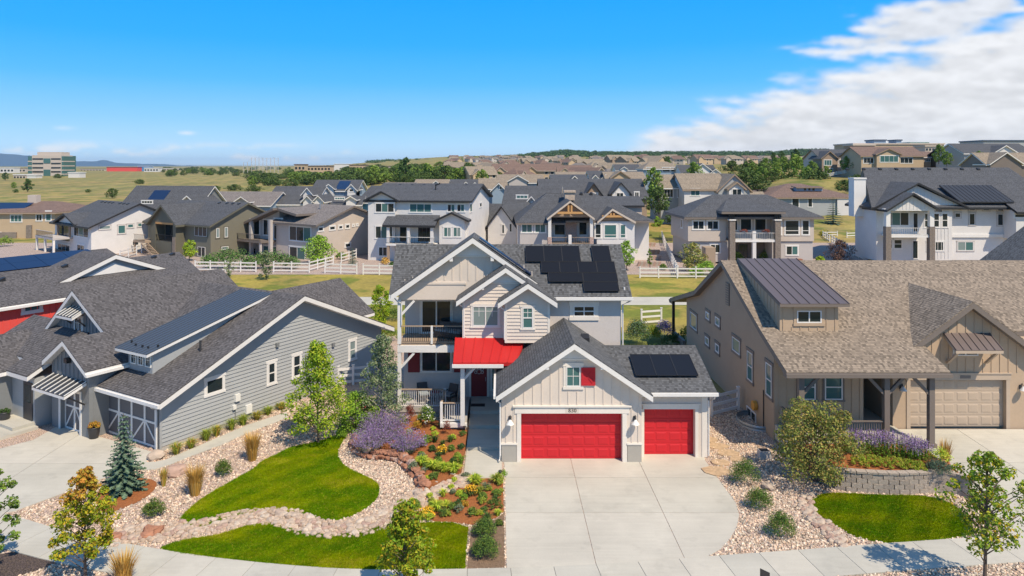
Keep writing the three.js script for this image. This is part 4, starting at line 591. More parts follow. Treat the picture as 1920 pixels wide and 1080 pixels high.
  for (const [u, v] of [[1.2, 4.3], [1.0, 3.6], [1.0, 3.0], [1.0, 2.5], [1.3, 2.1]]) pc(g, 'snow_guard', M.black, q(u, v, 4.5 + (u - 0.5) * 0.233 + 0.08), [0.08, 0.1, 0.08]);
  new MB().tube([q(3.2, 1.2, 4.0), q(3.2, 1.2, 4.75)], 0.06, 0.06, 8).build('vent_pipe', M.darkMetal, g);
  // single bay with its gable
  { const m = new MB(), z = 0.85, P = (pts) => m.prism(pts.map(([v, y]) => [-v, y, z]).reverse(), [0, 0, -0.25]); P([[4.75, 0], [5.6, 0], [5.6, 2.2], [4.75, 2.2]]); P([[7.5, 0], [8.4, 0], [8.4, 2.2], [7.5, 2.2]]); P([[4.75, 2.2], [8.4, 2.2], [8.4, 3.6], [6.6, 4.78], [4.75, 3.6]]); m.box(-5.0, -4.75, 0, 3.5, -3, 0.595).box(-8.4, -8.15, 0, 3.5, -3, 0.595); m.build('wall', M.grayDark, g);
    const f = front(-0.85); battens(g, f, [[-8.4, 3.0], [-4.75, 3.0], [-4.75, 3.6], [-6.6, 4.7], [-8.4, 3.6]], 0.4, M.grayDark);
    carriage(front(-0.6), -7.5, -5.6, 2.2, 2); new MB().box(-7.66, -7.502, 0, 2.35, 0.002, 0.04).box(-5.598, -5.45, 0, 2.35, 0.002, 0.04).box(-7.502, -5.598, 2.202, 2.35, 0.002, 0.04).build('door_trim', M.white, g, f);
    seamRoof(g, [q(-2.0, 8.15, 2.5), q(-2.0, 4.95, 2.5), q(-0.87, 4.95, 2.95), q(-0.87, 8.15, 2.95)], 7, M.darkMetal, M.white, 'awning', M.lamp);
    for (const v of [5.1, 8.0]) bar(g, 'brace', M.black, q(-0.9, v, 1.75), q(-1.8, v, 2.4), 0.08, 0.08);
    new MB().box(-6.75, -6.45, 3.75, 4.0, 0.002, 0.25).build('wall_lamp', M.black, g, f); new MB().box(-5.2, -4.85, 1.5, 1.8, 0.002, 0.2).build('wall_lamp', M.black, g, front(0)); }
  // tall front gable
  { const f = front(1.4), m = new MB(); m.prism([[-12.6, 3.5, -1.4], [-6.9, 3.5, -1.4], [-6.9, 4.8, -1.4], [-9.9, 6.75, -1.4], [-12.6, 4.5, -1.4]], [0, 0, -0.25]); m.build('wall', M.grayDark, g); battens(g, f, [[-12.0, 4.2], [-7.2, 4.2], [-7.2, 4.9], [-9.9, 6.6], [-12.0, 4.9]], 0.34, M.grayDark, [[-10.45, 4.2, -9.35, 5.55]]);
    win(g, f, -10.3, 4.4, -9.5, 5.4, { cols: 2, grid: 1, gridFrom: 0.3, glass: M.glass, trim: M.white, tw: 0.08 });
    seamRoof(g, [q(0.55, 10.75, 5.6), q(0.55, 9.05, 5.6), q(1.38, 9.05, 6.0), q(1.38, 10.75, 6.0)], 5, M.darkMetal, M.white, 'awning', M.lamp); for (const v of [9.15, 10.65]) bar(g, 'brace', M.black, q(1.36, v, 4.95), q(0.75, v, 5.55), 0.07, 0.07); }
  // left wing and entrance
  new MB().box(-15.8, -8.9, 0, 2.7, -6, 1.5).build('wall', M.grayBody, g); new MB().box(-16.2, -11.3, 0, 2.6, 1.503, 2.6).build('wall', M.grayDark, g);
  roof(g, [[q(-1.95, 11.1, 2.95), q(-1.95, 8.75, 2.95), q(1.8, 8.75, 4.85), q(1.8, 15.8, 4.85), q(-1.0, 15.8, 3.43), q(-1.0, 11.1, 3.43)], [q(1.8, 8.75, 4.85), q(1.8, 15.8, 4.85), q(6, 15.8, 3), q(6, 8.75, 3)]], M.brownGray, M.white, 0.22);
  roof(g, [[q(-3.0, 11.0, 2.9), q(0.5, 11.0, 2.9), q(0.5, 13.8, 4.4), q(-3.0, 13.8, 4.4)], [q(-3.0, 13.8, 4.4), q(0.5, 13.8, 4.4), q(0.5, 16.8, 2.9), q(-3.0, 16.8, 2.9)]], M.brownGray, M.white, 0.2);
  win(g, front(-2.6), -13.1, 0.9, -11.75, 2.4, { cols: 1, rows: [0.5], glass: M.glassTeal, trim: M.white });
  { const d = new MB().box(-10.0, -9.05, 0.35, 2.4, 0.002, 0.05).build('front_door', M.darkMetal, g, front(-1.5)); new MB().box(-9.85, -9.2, 1.3, 2.25, 0.052, 0.06).build('door_glass', M.glass, d); }
  new MB().box(-11.2, -8.5, -0.1, 0.16, 1.503, 4.0).box(-11.2, -8.9, 0.1635, 0.33, 1.503, 2.6).build('entry_step', M.concrete, g);
}
const leftThing = (name, label, cat, u, v, grp) => thing(name, label, cat, leftWorld(u, v), LROT, grp);
// the red sided house behind it
{
  const U = 6, W = 24, g = leftThing('house', 'red sided house with a long dark roof and a white framed cross gable', 'house', U, W), q = (u, v, y) => [-(v - W), y, -(u - U)];
  new MB().box(-(29 - W), -(19.9 - W), 0, 4.75, -(16.5 - U), U + 8).build('wall', M.redBody, g);
  const f = fr([W - 19.9, 0, 0], Math.PI / 2); battens(g, f, [[-14, 2.2], [10.4, 2.2], [10.4, 4.7], [-14, 4.7]], 0.42, M.redBody);
  wpx(g, f, 45, 569, 75, 583, { glass: M.glassTeal, trim: M.white, tw: 0.18 });
  const rA = roof(g, [[q(-8, 19.5, 5), q(17, 19.5, 5), q(18.0, 24.5, 6.6), q(-8, 24.5, 6.6)], [q(-8, 24.5, 6.6), q(18.0, 24.5, 6.6), q(17, 30, 4.9), q(-8, 30, 4.9)]], M.brownGray, M.white, 0.26);
  new MB().box(W - 19.495, W - 19.36, 4.72, 4.88, U - 17, U + 8).build('gutter', M.white, g);
  roof(g, [[q(6.3, 21.7, 5.75), q(6.3, 26.3, 5.75), q(10.6, 26.3, 7.35), q(10.6, 21.7, 7.35)], [q(10.6, 21.7, 7.35), q(10.6, 26.3, 7.35), q(14.9, 26.3, 5.75), q(14.9, 21.7, 5.75)]], M.brownGray, M.white, 0.3);
  new MB().prism([q(6.9, 22.1, 5.4), q(14.3, 22.1, 5.4), q(14.3, 22.1, 5.6), q(10.6, 22.1, 7.0), q(6.9, 22.1, 5.6)], [-0.2, 0, 0]).build('gable_wall', M.grayBody, g);
  new MB().prism([q(8.6, 22.02, 5.85), q(12.6, 22.02, 5.85), q(10.6, 22.02, 6.65)], [-0.06, 0, 0]).build('gable_panel', M.white, g);
  vents(g, [q(3.2, 23.2, 6.2), q(8.0, 24.2, 6.5), q(15.2, 24, 6.4), q(17.0, 24.1, 6.45)]);
}
{
  const U = 15, W = 43, g = leftThing('house', 'dark roofed house carrying a broad blue solar array, at the left edge', 'house', U, W), q = (u, v, y) => [-(v - W), y, -(u - U)];
  new MB().box(-(45 - W), -(37 - W), 0, 4.2, U - 20.5, U - 4).build('wall', M.blueBody, g);
  const rA = roof(g, [[q(3, 36.5, 4.3), q(21, 36.5, 4.3), q(21, 41, 5.62), q(3, 41, 5.62)], [q(3, 41, 5.62), q(21, 41, 5.62), q(21, 45.5, 4.3), q(3, 45.5, 4.3)]], M.brownGray, M.white, 0.24);
  const S = (u0, u1, v0, v1) => { for (let i = 0; i < 4; i++) for (let j = 0; j < 2; j++) { const a = lerp(u0, u1, i / 4), b = lerp(u0, u1, (i + 0.985) / 4), c = lerp(v0, v1, j / 2), d = lerp(v0, v1, (j + 0.98) / 2), Y = (v) => 4.3 + 1.32 * (v - 36.5) / 4.5 + 0.16; new MB().prism([q(a, c, Y(c)), q(b, c, Y(c)), q(b, d, Y(d)), q(a, d, Y(d))], [0, -0.05, 0]).build('solar_panel', M.solarBlue, rA); } };
  S(8.5, 19, 38.0, 40.9);
  roof(g, [[q(-1, 34.5, 4.0), q(2.5, 34.5, 5.6), q(2.5, 42, 5.6), q(-1, 42, 4.0)], [q(2.5, 34.5, 5.6), q(6, 34.5, 4.0), q(6, 42, 4.0), q(2.5, 42, 5.6)]], M.brownGray, M.white, 0.25);
  new MB().prism([q(-0.5, 34.9, 0), q(5.5, 34.9, 0), q(5.5, 34.9, 3.9), q(2.5, 34.9, 5.3), q(-0.5, 34.9, 3.9)], [-3, 0, 0]).build('wall', M.blueBody, g);
}

// ================= plants and stones =================
const jit = (c, a = 0.25) => { const k = 1 + (rnd() - 0.5) * 2 * a; return [c[0] * k, c[1] * k * (1 + (rnd() - 0.5) * 0.1), c[2] * k]; };
function leafAt(m, p, s, n, col, slim = 0.62) {        // one folded leaf of four corners
  const a = unit(cross(n, Math.abs(n[1]) > 0.9 ? [1, 0, 0] : [0, 1, 0])), r = rr(0, 6.28), b = cross(n, a), t = add(mul(a, Math.cos(r)), mul(b, Math.sin(r))), w = cross(n, t);
  const A = add(p, mul(t, -s / 2)), C = add(p, mul(t, s / 2)), B = add(p, add(mul(w, s * slim / 2), mul(n, s * 0.12))), D = add(p, add(mul(w, -s * slim / 2), mul(n, s * 0.12)));
  m.tri(A, B, C, col); m.tri(A, C, D, col);
}
const sphere = () => { const z = rr(-1, 1), a = rr(0, 6.283), r = Math.sqrt(1 - z * z); return [r * Math.cos(a), z, r * Math.sin(a)]; };
function foliage(m, clumps, size, per, pal, o = {}) {
  for (const [x, y, z, r, p] of clumps) for (let i = 0; i < per; i++) {
    const d = sphere(), q = r * (0.35 + 0.65 * Math.pow(rnd(), 0.6)), pos = [x + d[0] * q, y + d[1] * q * (o.flat ?? 0.8), z + d[2] * q];
    if (pos[1] < 0.02) continue;
    const n = unit(add(mul(d, 0.8), add(mul(sphere(), 0.8), [0, 0.35, 0]))); leafAt(m, pos, size * rr(0.65, 1.3), n, jit(pick(p ?? pal), o.jit ?? 0.28), o.slim);
  }
}
const PAL = {
  yellowGreen: [[0.255, 0.39, 0.0225], [0.33, 0.45, 0.03], [0.18, 0.33, 0.0225], [0.42, 0.465, 0.0375]], maple: [[0.3, 0.36, 0.0225], [0.42, 0.39, 0.0225], [0.18, 0.27, 0.018], [0.495, 0.36, 0.03]], rust: [[0.54, 0.255, 0.045], [0.45, 0.225, 0.0375], [0.51, 0.375, 0.045], [0.33, 0.27, 0.03]],
  green: [[0.135, 0.24, 0.0375], [0.195, 0.3, 0.045], [0.09, 0.18, 0.03], [0.24, 0.315, 0.06]], dark: [[0.0525, 0.1125, 0.03], [0.075, 0.15, 0.0375], [0.045, 0.09, 0.027], [0.105, 0.18, 0.045]], aspen: [[0.165, 0.24, 0.105], [0.24, 0.3, 0.15], [0.105, 0.1725, 0.075], [0.3, 0.36, 0.21]], crab: [[0.21, 0.255, 0.0525], [0.3, 0.315, 0.075], [0.135, 0.18, 0.045], [0.39, 0.3, 0.09]],
  bluish: [[0.12, 0.205, 0.14], [0.17, 0.26, 0.19], [0.085, 0.155, 0.105], [0.2, 0.28, 0.17]], mugo: [[0.09, 0.165, 0.03], [0.135, 0.21, 0.045], [0.06, 0.1125, 0.0225], [0.195, 0.24, 0.045]], juniper: [[0.10, 0.20, 0.04], [0.15, 0.25, 0.05], [0.07, 0.15, 0.03], [0.2, 0.22, 0.05]], sage: [[0.32, 0.20, 0.46], [0.40, 0.28, 0.52], [0.26, 0.17, 0.38], [0.38, 0.33, 0.42], [0.27, 0.27, 0.22]], sageLow: [[0.195, 0.255, 0.135], [0.27, 0.3, 0.21], [0.15, 0.195, 0.105]],
  lime: [[0.495, 0.6, 0.045], [0.42, 0.54, 0.045], [0.63, 0.66, 0.09], [0.3, 0.45, 0.045]], gold: [[0.60, 0.36, 0.08], [0.66, 0.42, 0.11], [0.48, 0.28, 0.06], [0.62, 0.46, 0.17]], grassGreen: [[0.3, 0.375, 0.045], [0.39, 0.405, 0.06], [0.195, 0.3, 0.0375]], oak: [[0.0633, 0.115, 0.0253], [0.092, 0.1495, 0.0345], [0.046, 0.092, 0.0207], [0.115, 0.1725, 0.0403]], bright: [[0.21, 0.375, 0.0375], [0.27, 0.435, 0.045], [0.165, 0.3, 0.03]], plum: [[0.12, 0.066, 0.054], [0.168, 0.096, 0.072], [0.096, 0.06, 0.048]], barberry: [[0.25, 0.06, 0.04], [0.3, 0.09, 0.05], [0.18, 0.05, 0.04]], cover: [[0.3, 0.42, 0.03], [0.39, 0.465, 0.045], [0.21, 0.33, 0.03], [0.45, 0.3, 0.075]],
};
// a tree: tapered trunk with limbs running to each clump of leaves
function makeTree(o) {
  const { h, base = h * 0.3, w, N = 26, per = 180, size = 0.1, pal = PAL.green, top = null, bark = M.bark, tr = 0.06, shape = (t) => Math.pow(Math.sin(Math.PI * Math.min(1, 0.16 + t * 0.84)), 0.75), cl = 0.3, mat = M.leaf, lean = 0.1, skew = 0 } = o;
  const g = new THREE.Group(), tm = new MB(), bend = [rr(-lean, lean), rr(-lean, lean)], axis = (t) => [bend[0] * Math.sin(t * 2.2) + skew * t, t * h * 0.93, bend[1] * Math.sin(t * 2.6)];
  tm.tube([0, 0.15, 0.3, 0.5, 0.75, 1].map(axis), tr, tr * 0.18, 8);
  const clumps = [];
  for (let i = 0; i < N; i++) {
    const t = (i + rnd() * 0.8) / N, a = i * 2.4 + rr(-0.5, 0.5), R = w / 2 * shape(t), q = R * (i % 4 === 0 ? rr(0.15, 0.45) : rr(0.5, 0.98)), y = base + (h - base) * t, c = axis(Math.min(1, y / h)), r = Math.max(0.12, w * cl * rr(0.45, 0.85) * (0.55 + 0.45 * shape(t)));
    const p = [c[0] + q * Math.cos(a), y, c[2] + q * Math.sin(a)]; clumps.push([...p, Math.min(r, 0.16 + R * 0.6), top && t > top[0] + rr(-0.1, 0.15) ? top[1] : null]);
    const s = axis(Math.max(0.12, (y - Math.max(0.15, q * 0.8)) / h / 0.93 * 0.96)); tm.tube([s, add(mix(s, p, 0.5), [0, 0.05 * q, 0]), p], tr * 0.32, tr * 0.08, 5);
  }
  tm.build('trunk', bark, g); const c = new MB(); foliage(c, clumps, size, per, pal, o); c.build('crown', mat, g); return g;
}
const tree = (name, label, pos, o, group, cat = 'tree') => { const g = makeTree(o); g.name = name; g.position.set(...pos); g.rotation.y = o.turn ?? 0; return tag(g, label, cat, group); };
function shrubMesh(o) { const m = new MB(), { w, h, N = 14, per = 120, size = 0.06, pal = PAL.green } = o, cl = []; for (let i = 0; i < N; i++) { const a = i * 2.4, t = Math.sqrt((i + 0.5) / N), y = h * (0.3 + 0.45 * (1 - t * t) * rr(0.7, 1.15)); cl.push([Math.cos(a) * t * w * 0.36, y, Math.sin(a) * t * w * 0.36, Math.min(w, h) * rr(0.22, 0.32)]); } foliage(m, cl, size, per, pal, o); return new THREE.Mesh(m.geo(), o.mat ?? M.leaf); }
const shrub = (name, label, pos, o, group, cat = 'shrub') => { const s = shrubMesh(o); s.name = name; s.position.set(...pos); return tag(s, label, cat, group); };
function tuftMesh(h, w, n, pal, o = {}) {       // a clump of arching blades
  const m = new MB(); for (let i = 0; i < n; i++) { const a = rr(0, 6.283), b = rr(0, o.foot ?? 0.12), l = h * rr(0.6, 1.05), out = w / 2 * Math.pow(rnd(), 0.7), c = jit(pick(pal), 0.2), W = (o.blade ?? 0.012), d = [Math.cos(a), 0, Math.sin(a)], s = [-d[2] * W, 0, d[0] * W], p0 = mul(d, b), p1 = add(mul(d, b + out * 0.35), [0, l * 0.62, 0]), p2 = add(mul(d, b + out), [0, l * (o.droop ? 1 - o.droop * out / w * 2 : 1), 0]); m.tri(sub(p0, s), add(p0, s), add(p1, s), c); m.tri(sub(p0, s), add(p1, s), sub(p1, s), c); m.tri(sub(p1, s), add(p1, s), p2, c); if (o.plume && rnd() < 0.6) { const pc_ = jit(pick(o.plume), 0.2); for (let k = 0; k < 5; k++) leafAt(m, mix(p1, p2, 0.55 + k * 0.11), 0.07, sphere(), pc_, 0.5); } }
  return new THREE.Mesh(m.geo(), M.leaf);
}
const tuft = (name, label, pos, h, w, n, pal, o, group, cat = 'ornamental grass') => { const t = tuftMesh(h, w, n, pal, o); t.name = name; t.position.set(...pos); return tag(t, label, cat, group); };
function spruce(label, pos, h, w, pal = PAL.bluish, group, whorls = 17, dens = 1) {
  const g = thing('spruce_tree', label, 'tree', pos, 0, group); new MB().tube([[0, 0, 0], [0, h * 0.5, 0], [0, h * 0.98, 0]], h * 0.022, 0.01, 7).build('trunk', M.bark, g);
  const m = new MB(); for (let k = 0; k < whorls; k++) { const t = k / whorls, y = h * (0.05 + 0.93 * t), R = w / 2 * Math.pow(1 - t, 0.85) + 0.06, n = Math.round((12 - 6 * t) * (dens > 1 ? 1.3 : 1)); for (let b = 0; b < n; b++) { const a = b / n * 6.283 + k * 0.9 + rr(-0.15, 0.15), r = R * rr(0.75, 1.12), d = [Math.cos(a), 0, Math.sin(a)], sideD = [-d[2], 0, d[0]], L = Math.max(6, Math.round(r * 24 * dens)); for (let i = 0; i < L; i++) { const q = (i + 1) / L, p = add(mul(d, r * q), [0, y - r * 0.28 * q + r * 0.16 * q * q, 0]), wd = r * 0.26 * (1 - q * 0.75) + 0.03; for (const s of [-1, 1]) { const e = add(p, add(mul(sideD, s * wd * rr(0.6, 1.1)), add(mul(d, wd * 0.6), [0, rr(-0.04, 0.06), 0]))), c = jit(pick(pal), 0.25); m.tri(p, add(p, add(mul(d, Math.max(0.05, r * 0.12)), [0, 0.02, 0])), e, c); m.tri(add(p, [0, Math.max(0.035, r * 0.06), 0]), e, add(p, mul(d, Math.max(0.03, r * 0.05))), c); } } } }
  m.build('crown', M.leaf, g); return g;
}
// stones
function stoneGeo(detail, s, amp = 0.28) { const g = new THREE.IcosahedronGeometry(1, detail), p = g.attributes.position; for (let i = 0; i < p.count; i++) { const x = p.getX(i), y = p.getY(i), z = p.getZ(i), k = 1 + amp * (vnoise(x * 1.3 + s * 7 + 50, y * 1.3 + z * 0.9 + 50, 4096, s) + 0.5 * vnoise(x * 3 + 60, z * 3 + y * 2 + 60, 4096, s + 3) - 0.75); p.setXYZ(i, x * k, y * k * 0.72, z * k); } g.computeVertexNormals(); return g; }
const COB = [1, 2, 3, 4, 5].map((s) => stoneGeo(1, s, 0.5)), BOU = [11, 12, 13, 14].map((s) => stoneGeo(2, s, 0.75)), PEB = [21, 22, 23].map((s) => stoneGeo(0, s, 0.5));
const stone = (parent, name, geo, mat, pos, s) => { const m = new THREE.Mesh(geo, mat); m.name = name; m.position.set(...pos); m.scale.set(s * rr(0.85, 1.3), s * rr(0.75, 1.05), s * rr(0.8, 1.15)); m.rotation.set(rr(-0.3, 0.3), rr(0, 6.28), rr(-0.3, 0.3)); parent.add(m); return m; };

// ================= the back row =================
// fo(...): a house whose front-right corner stands at a pixel of the ground line; local x runs left of it (negative), z back (negative)
const houseAt = (label, px, py, D, rot) => { const p = at(px, py, D); return thing('house', label, 'house', p, rot * Math.PI / 180); };
const FZ = (z = 0) => fr([0, 0, z], 0), FX = (x = 0) => fr([x, 0, 0], Math.PI / 2);
const A1 = { frame: M.white, trim: M.white, tw: 0.12, fw: 0.08 };
const deck = (g, x0, x1, y, z0, z1, rail = M.white, bal = M.darkMetal) => { new MB().box(x0, x1, y - 0.3, y, z0, z1).build('deck', rail, g); railing(g, [x0 + 0.05, y, z1 - 0.06], [x1 - 0.05, y, z1 - 0.06], 1.0, bal, rail, bal, 0.25); };
const postAt = (g, x, z, y0, y1, s, mat) => new MB().box(x - s / 2, x + s / 2, y0, y1, z - s / 2, z + s / 2).build('post', mat, g);
{ // white house with low dark roof
  const g = houseAt('white house with charcoal roof and glass fronted balcony, farthest left of the white back row', 171, 481, 113, -40);
  gableHouse(g, -15.6, 0, -14.5, 0, 0, 5.0, 8.2, 'x', M.offWhite, M.farDark, M.black, 0.7);
  roof(g, [[[-14, 4.9, 0.9], [-9.2, 6.5, 0.9], [-9.2, 6.5, -4], [-14, 4.9, -4]], [[-9.2, 6.5, 0.9], [-4.4, 4.9, 0.9], [-4.4, 4.9, -4], [-9.2, 6.5, -4]]], M.farDark, M.black, 0.25); new MB().prism([[-13.5, 4.4, 0.3], [-5, 4.4, 0.3], [-5, 4.7, 0.3], [-9.2, 6.15, 0.3], [-13.5, 4.7, 0.3]], [0, 0, -0.3]).build('gable_wall', M.offWhite, g);
  wpx(g, FZ(0.01), 139, 424, 166, 444, { ...A1, cols: 3, glass: [M.glass, M.glassTeal, M.glass] }); wpx(g, FZ(0.01), 110, 416, 131, 451, { ...A1, frame: M.black, cols: 3, glass: M.glass }); wpx(g, FZ(0.01), 145, 459, 158, 472, { ...A1, cols: 2 }); wpx(g, FZ(0.01), 109, 458, 131, 474, { ...A1, cols: 3 });
  deck(g, -15.6, -7.5, 2.6, 0.02, 3.0, M.lightGray); for (const x of [-15.4, -11.5, -7.7]) postAt(g, x, 2.8, 0, 2.4, 0.3, M.white); for (const x of [-13, -7.7]) postAt(g, x, 0.4, 2.6, 4.6, 0.3, M.brick);
  for (const q of [[186, 423, 207, 430], [221, 422, 235, 438], [239, 420, 250, 427], [258, 418, 266, 425]]) wpx(g, FX(0.01), ...q, { ...A1, trim: M.lightGray, glass: q[0] === 186 ? M.glassBlind : M.glassTeal }); wpx(g, FX(0.01), 248, 452, 260, 460, { ...A1, cols: 2 });
  for (const x of [-13, -11.5, -10, -8.5, -5.5, -4, -2.5]) vents(g, [[x, 7.9, -6.6]]);
}
{ // dark olive house
  const g = houseAt('dark olive green house with a covered balcony under a front gable', 395, 484, 110, -32);
  gableHouse(g, -16.5, 0, -13.2, 0, 0, 5.3, 8.3, 'x', M.oliveSide, M.farDark, M.olive, 0.6);
  gableBody(g, -13, -11.8, -2, 1.6, 0, 5.2, 5.4, 'z', M.olive); gableBody(g, -7.2, -6.4, -2, 1.6, 0, 5.2, 5.4, 'z', M.olive); new MB().box(-11.795, -7.205, 0, 2.2, -1, 1.55).build('wall', M.olive, g);
  new MB().prism([[-13, 5.2, 1.6], [-6.4, 5.2, 1.6], [-9.7, 7.7, 1.6]], [0, 0, -1.2]).build('gable_wall', M.olive, g); roof(g, [[[-13.7, 5.0, 2.1], [-9.7, 8.1, 2.1], [-9.7, 8.1, -6], [-13.7, 5.0, -6]], [[-9.7, 8.1, 2.1], [-5.7, 5.0, 2.1], [-5.7, 5.0, -6], [-9.7, 8.1, -6]]], M.farDark, M.olive, 0.3);
  new MB().box(-11.8, -7.2, 4.9, 5.2, 1.3, 1.62).build('beam', M.timber, g); railing(g, [-11.8, 2.2, 1.5], [-7.2, 2.2, 1.5], 1.0, M.black, M.black, M.black, 0.25); win(g, FZ(0.01), -11.5, 2.25, -7.5, 4.9, { cols: 3, frame: M.black, glass: M.glass });
  deck(g, -16.4, -13.05, 2.1, 0.1, 2.6, M.wood, M.black); postAt(g, -16.2, 2.4, 0, 1.8, 0.25, M.wood); for (let i = 0; i < 9; i++) new MB().box(-13.0 + i * 0.36, -12.7 + i * 0.36, 1.8 - i * 0.2, 1.86 - i * 0.2, 2.3, 3.3).build('stair_tread', M.wood, g); for (const z of [2.25, 3.3]) bar(g, 'stringer', M.wood, [-13.0, 1.8, z], [-9.8, 0.0, z], 0.08, 0.28);
  wpx(g, FZ(0.01), 365, 425, 388, 443, { trim: M.olive, frame: M.white, cols: 3 }); wpx(g, FZ(0.01), 371, 463, 385, 481, { cols: 2, frame: M.white });
  for (const q of [[405, 428, 411, 446], [421, 426, 427, 445], [415, 462, 428, 468]]) wpx(g, FX(0.01), ...q, { ...A1, trim: M.olive, glass: M.glassBlind }); new MB().box(-7.15, -6.45, 0, 3.0, 1.602, 1.75).build('stone_pier', M.stone, g);
  vents(g, [[-4, 8.0, -6], [-2.5, 8.0, -6], [-1, 8.0, -6], [-6, 8, -6]]);
}
{ // beige house with tall glazing
  const g = houseAt('beige house with tall corner glazing and brownish grey roof', 594, 492, 107, -35);
  gableHouse(g, -9.5, 0, -14, 0, 0, 5.9, 8.2, 'x', M.beige, M.farGray, M.tanTrim, 0.7);
  new MB().prism([[-16, 0, -0.5], [-9.4, 0, -0.5], [-9.4, 7.3, -0.5], [-16, 5.2, -0.5]], [0, 0, -9]).build('wall', M.lightGray, g); roof(g, [[[-17, 5.1, 1.3], [-8.6, 7.9, 1.3], [-8.6, 7.9, -10.5], [-17, 5.1, -10.5]]], M.farGray, M.tanTrim, 0.3); roof(g, [[[-8.6, 7.9, 0.6], [-4, 7.1, 0.6], [-4, 7.1, -8], [-8.6, 7.9, -8]]], M.farGray, M.tanTrim, 0.3);
  for (const x of [-14.6, -9.7]) postAt(g, x, 0.9, 0, 6.0, 0.5, M.lightGray);
  wpx(g, FZ(-0.49), 476, 411, 487, 440, { ...A1 }); wpx(g, FZ(-0.49), 494, 412, 510, 441, { ...A1, cols: 2 }); wpx(g, FZ(-0.49), 514, 410, 530, 449, { ...A1, cols: 2, rows: [0.68] }); wpx(g, FZ(0.01), 543, 425, 583, 452, { ...A1, cols: 3, glass: [M.glass, M.glass, M.glassTeal] }); wpx(g, FZ(0.01), 543, 463, 572, 489, { ...A1, cols: 2, glass: [M.glass, M.glassTeal] }); wpx(g, FZ(-0.49), 494, 462, 531, 478, { ...A1, cols: 3, glass: M.glassTeal }); wpx(g, FZ(-0.49), 459, 464, 480, 486, { frame: M.white, cols: 4 });
  deck(g, -18.2, -9.9, 2.75, -0.48, 2.6, M.tanTrim, M.black); postAt(g, -18, 2.4, 0, 2.45, 0.3, M.lightGray); postAt(g, -10.2, 2.4, 0, 2.45, 0.3, M.lightGray);
  for (const q of [[597, 426, 606, 433], [618, 424, 628, 431], [635, 423, 642, 429], [648, 421, 655, 428], [661, 421, 664, 424], [668, 420, 671, 423], [647, 456, 657, 463]]) wpx(g, FX(0.01), ...q, { ...A1 });
  new MB().box(-4, 1.2, 0, 4.9, -16, -13).build('wall', M.brick, g); roof(g, [[[-4, 5.2, -12.6], [1.8, 5.2, -12.6], [1.8, 6.2, -16], [-4, 6.2, -16]]], M.farGray, M.tanTrim); new MB().tube([[-5, 7.6, -5], [-5, 8.6, -5]], 0.12, 0.12, 6).build('vent_pipe', M.steel, g);
}
{ // white three storey house
  const g = houseAt('tall white three storey house with dark roof and covered middle deck', 879, 491, 106, -9);
  gableHouse(g, -15.4, 0, -17.5, 0, 0, 9.25, 11.4, 'x', M.offWhite, M.farDark, M.black, 0.6);
  gableBody(g, -15.4, -11.2, -3, 0.5, 0, 9.2, 10.2, 'z', M.offWhite); roof(g, gablePolys(-16, -10.4, -5, 1.1, 9.1, 10.5, 'z'), M.farDark, M.black, 0.25);
  gableBody(g, -4.2, -0.4, -0.5, 1.2, 0, 6.5, 7.2, 'z', M.offWhite); roof(g, gablePolys(-4.8, 0.3, -0.4, 1.8, 6.3, 7.5, 'z'), M.farDark, M.black, 0.25); roof(g, [[[-12.4, 5.6, 2.9], [-4.4, 5.6, 2.9], [-4.4, 6.9, 0.05], [-12.4, 6.9, 0.05]]], M.farDark, M.black, 0.3);
  deck(g, -11.9, -4.5, 2.8, 0.05, 2.7, M.white, M.black); for (const x of [-11.6, -8.5, -5.0]) { postAt(g, x, 2.45, 0, 2.5, 0.35, M.brick); postAt(g, x, 2.45, 2.8, 5.4, 0.4, M.offWhite); }
  const W = (z, ...q) => wpx(g, FZ(z), ...q);
  W(0.51, 704, 381, 739, 398, { ...A1, cols: 3, glass: [M.glass, M.glassTeal, M.glass] }); W(0.51, 704, 424, 736, 447, { ...A1, cols: 3, glass: [M.glass, M.glassTeal, M.glass] }); W(0.51, 710, 463, 726, 480, { ...A1, cols: 2 }); W(0.01, 768, 382, 809, 398, { ...A1, cols: 3, glass: M.glassTeal }); W(0.01, 839, 383, 853, 397, { ...A1, cols: 2, glass: [M.glass, M.glassTeal] }); W(0.01, 857, 383, 871, 397, { ...A1, cols: 2, glass: [M.glass, M.glassTeal] }); W(1.21, 832, 426, 846, 444, { ...A1, cols: 2, glass: [M.glassTeal, M.glassBlind] }); W(1.21, 850, 426, 864, 444, { ...A1, cols: 2, glass: [M.glassTeal, M.glassBlind] }); W(0.01, 784, 425, 808, 453, { ...A1, frame: M.black, cols: 3 }); W(0.01, 750, 425, 762, 453, { ...A1, frame: M.black });
  wpx(g, FX(0.01), 881, 382, 885, 397, { ...A1, glass: M.glassTeal }); wpx(g, FX(0.01), 899, 380, 903, 388, { ...A1 }); vents(g, [[-13, 11.1, -8], [-11, 11.1, -8], [-9, 11.1, -8], [-7, 11.1, -8], [-2, 11.1, -8]]); new MB().tube([[-6.3, 10, -5], [-6.3, 11.2, -5], [-5.6, 11.5, -5]], 0.14, 0.14, 6).build('vent_pipe', M.black, g);
}
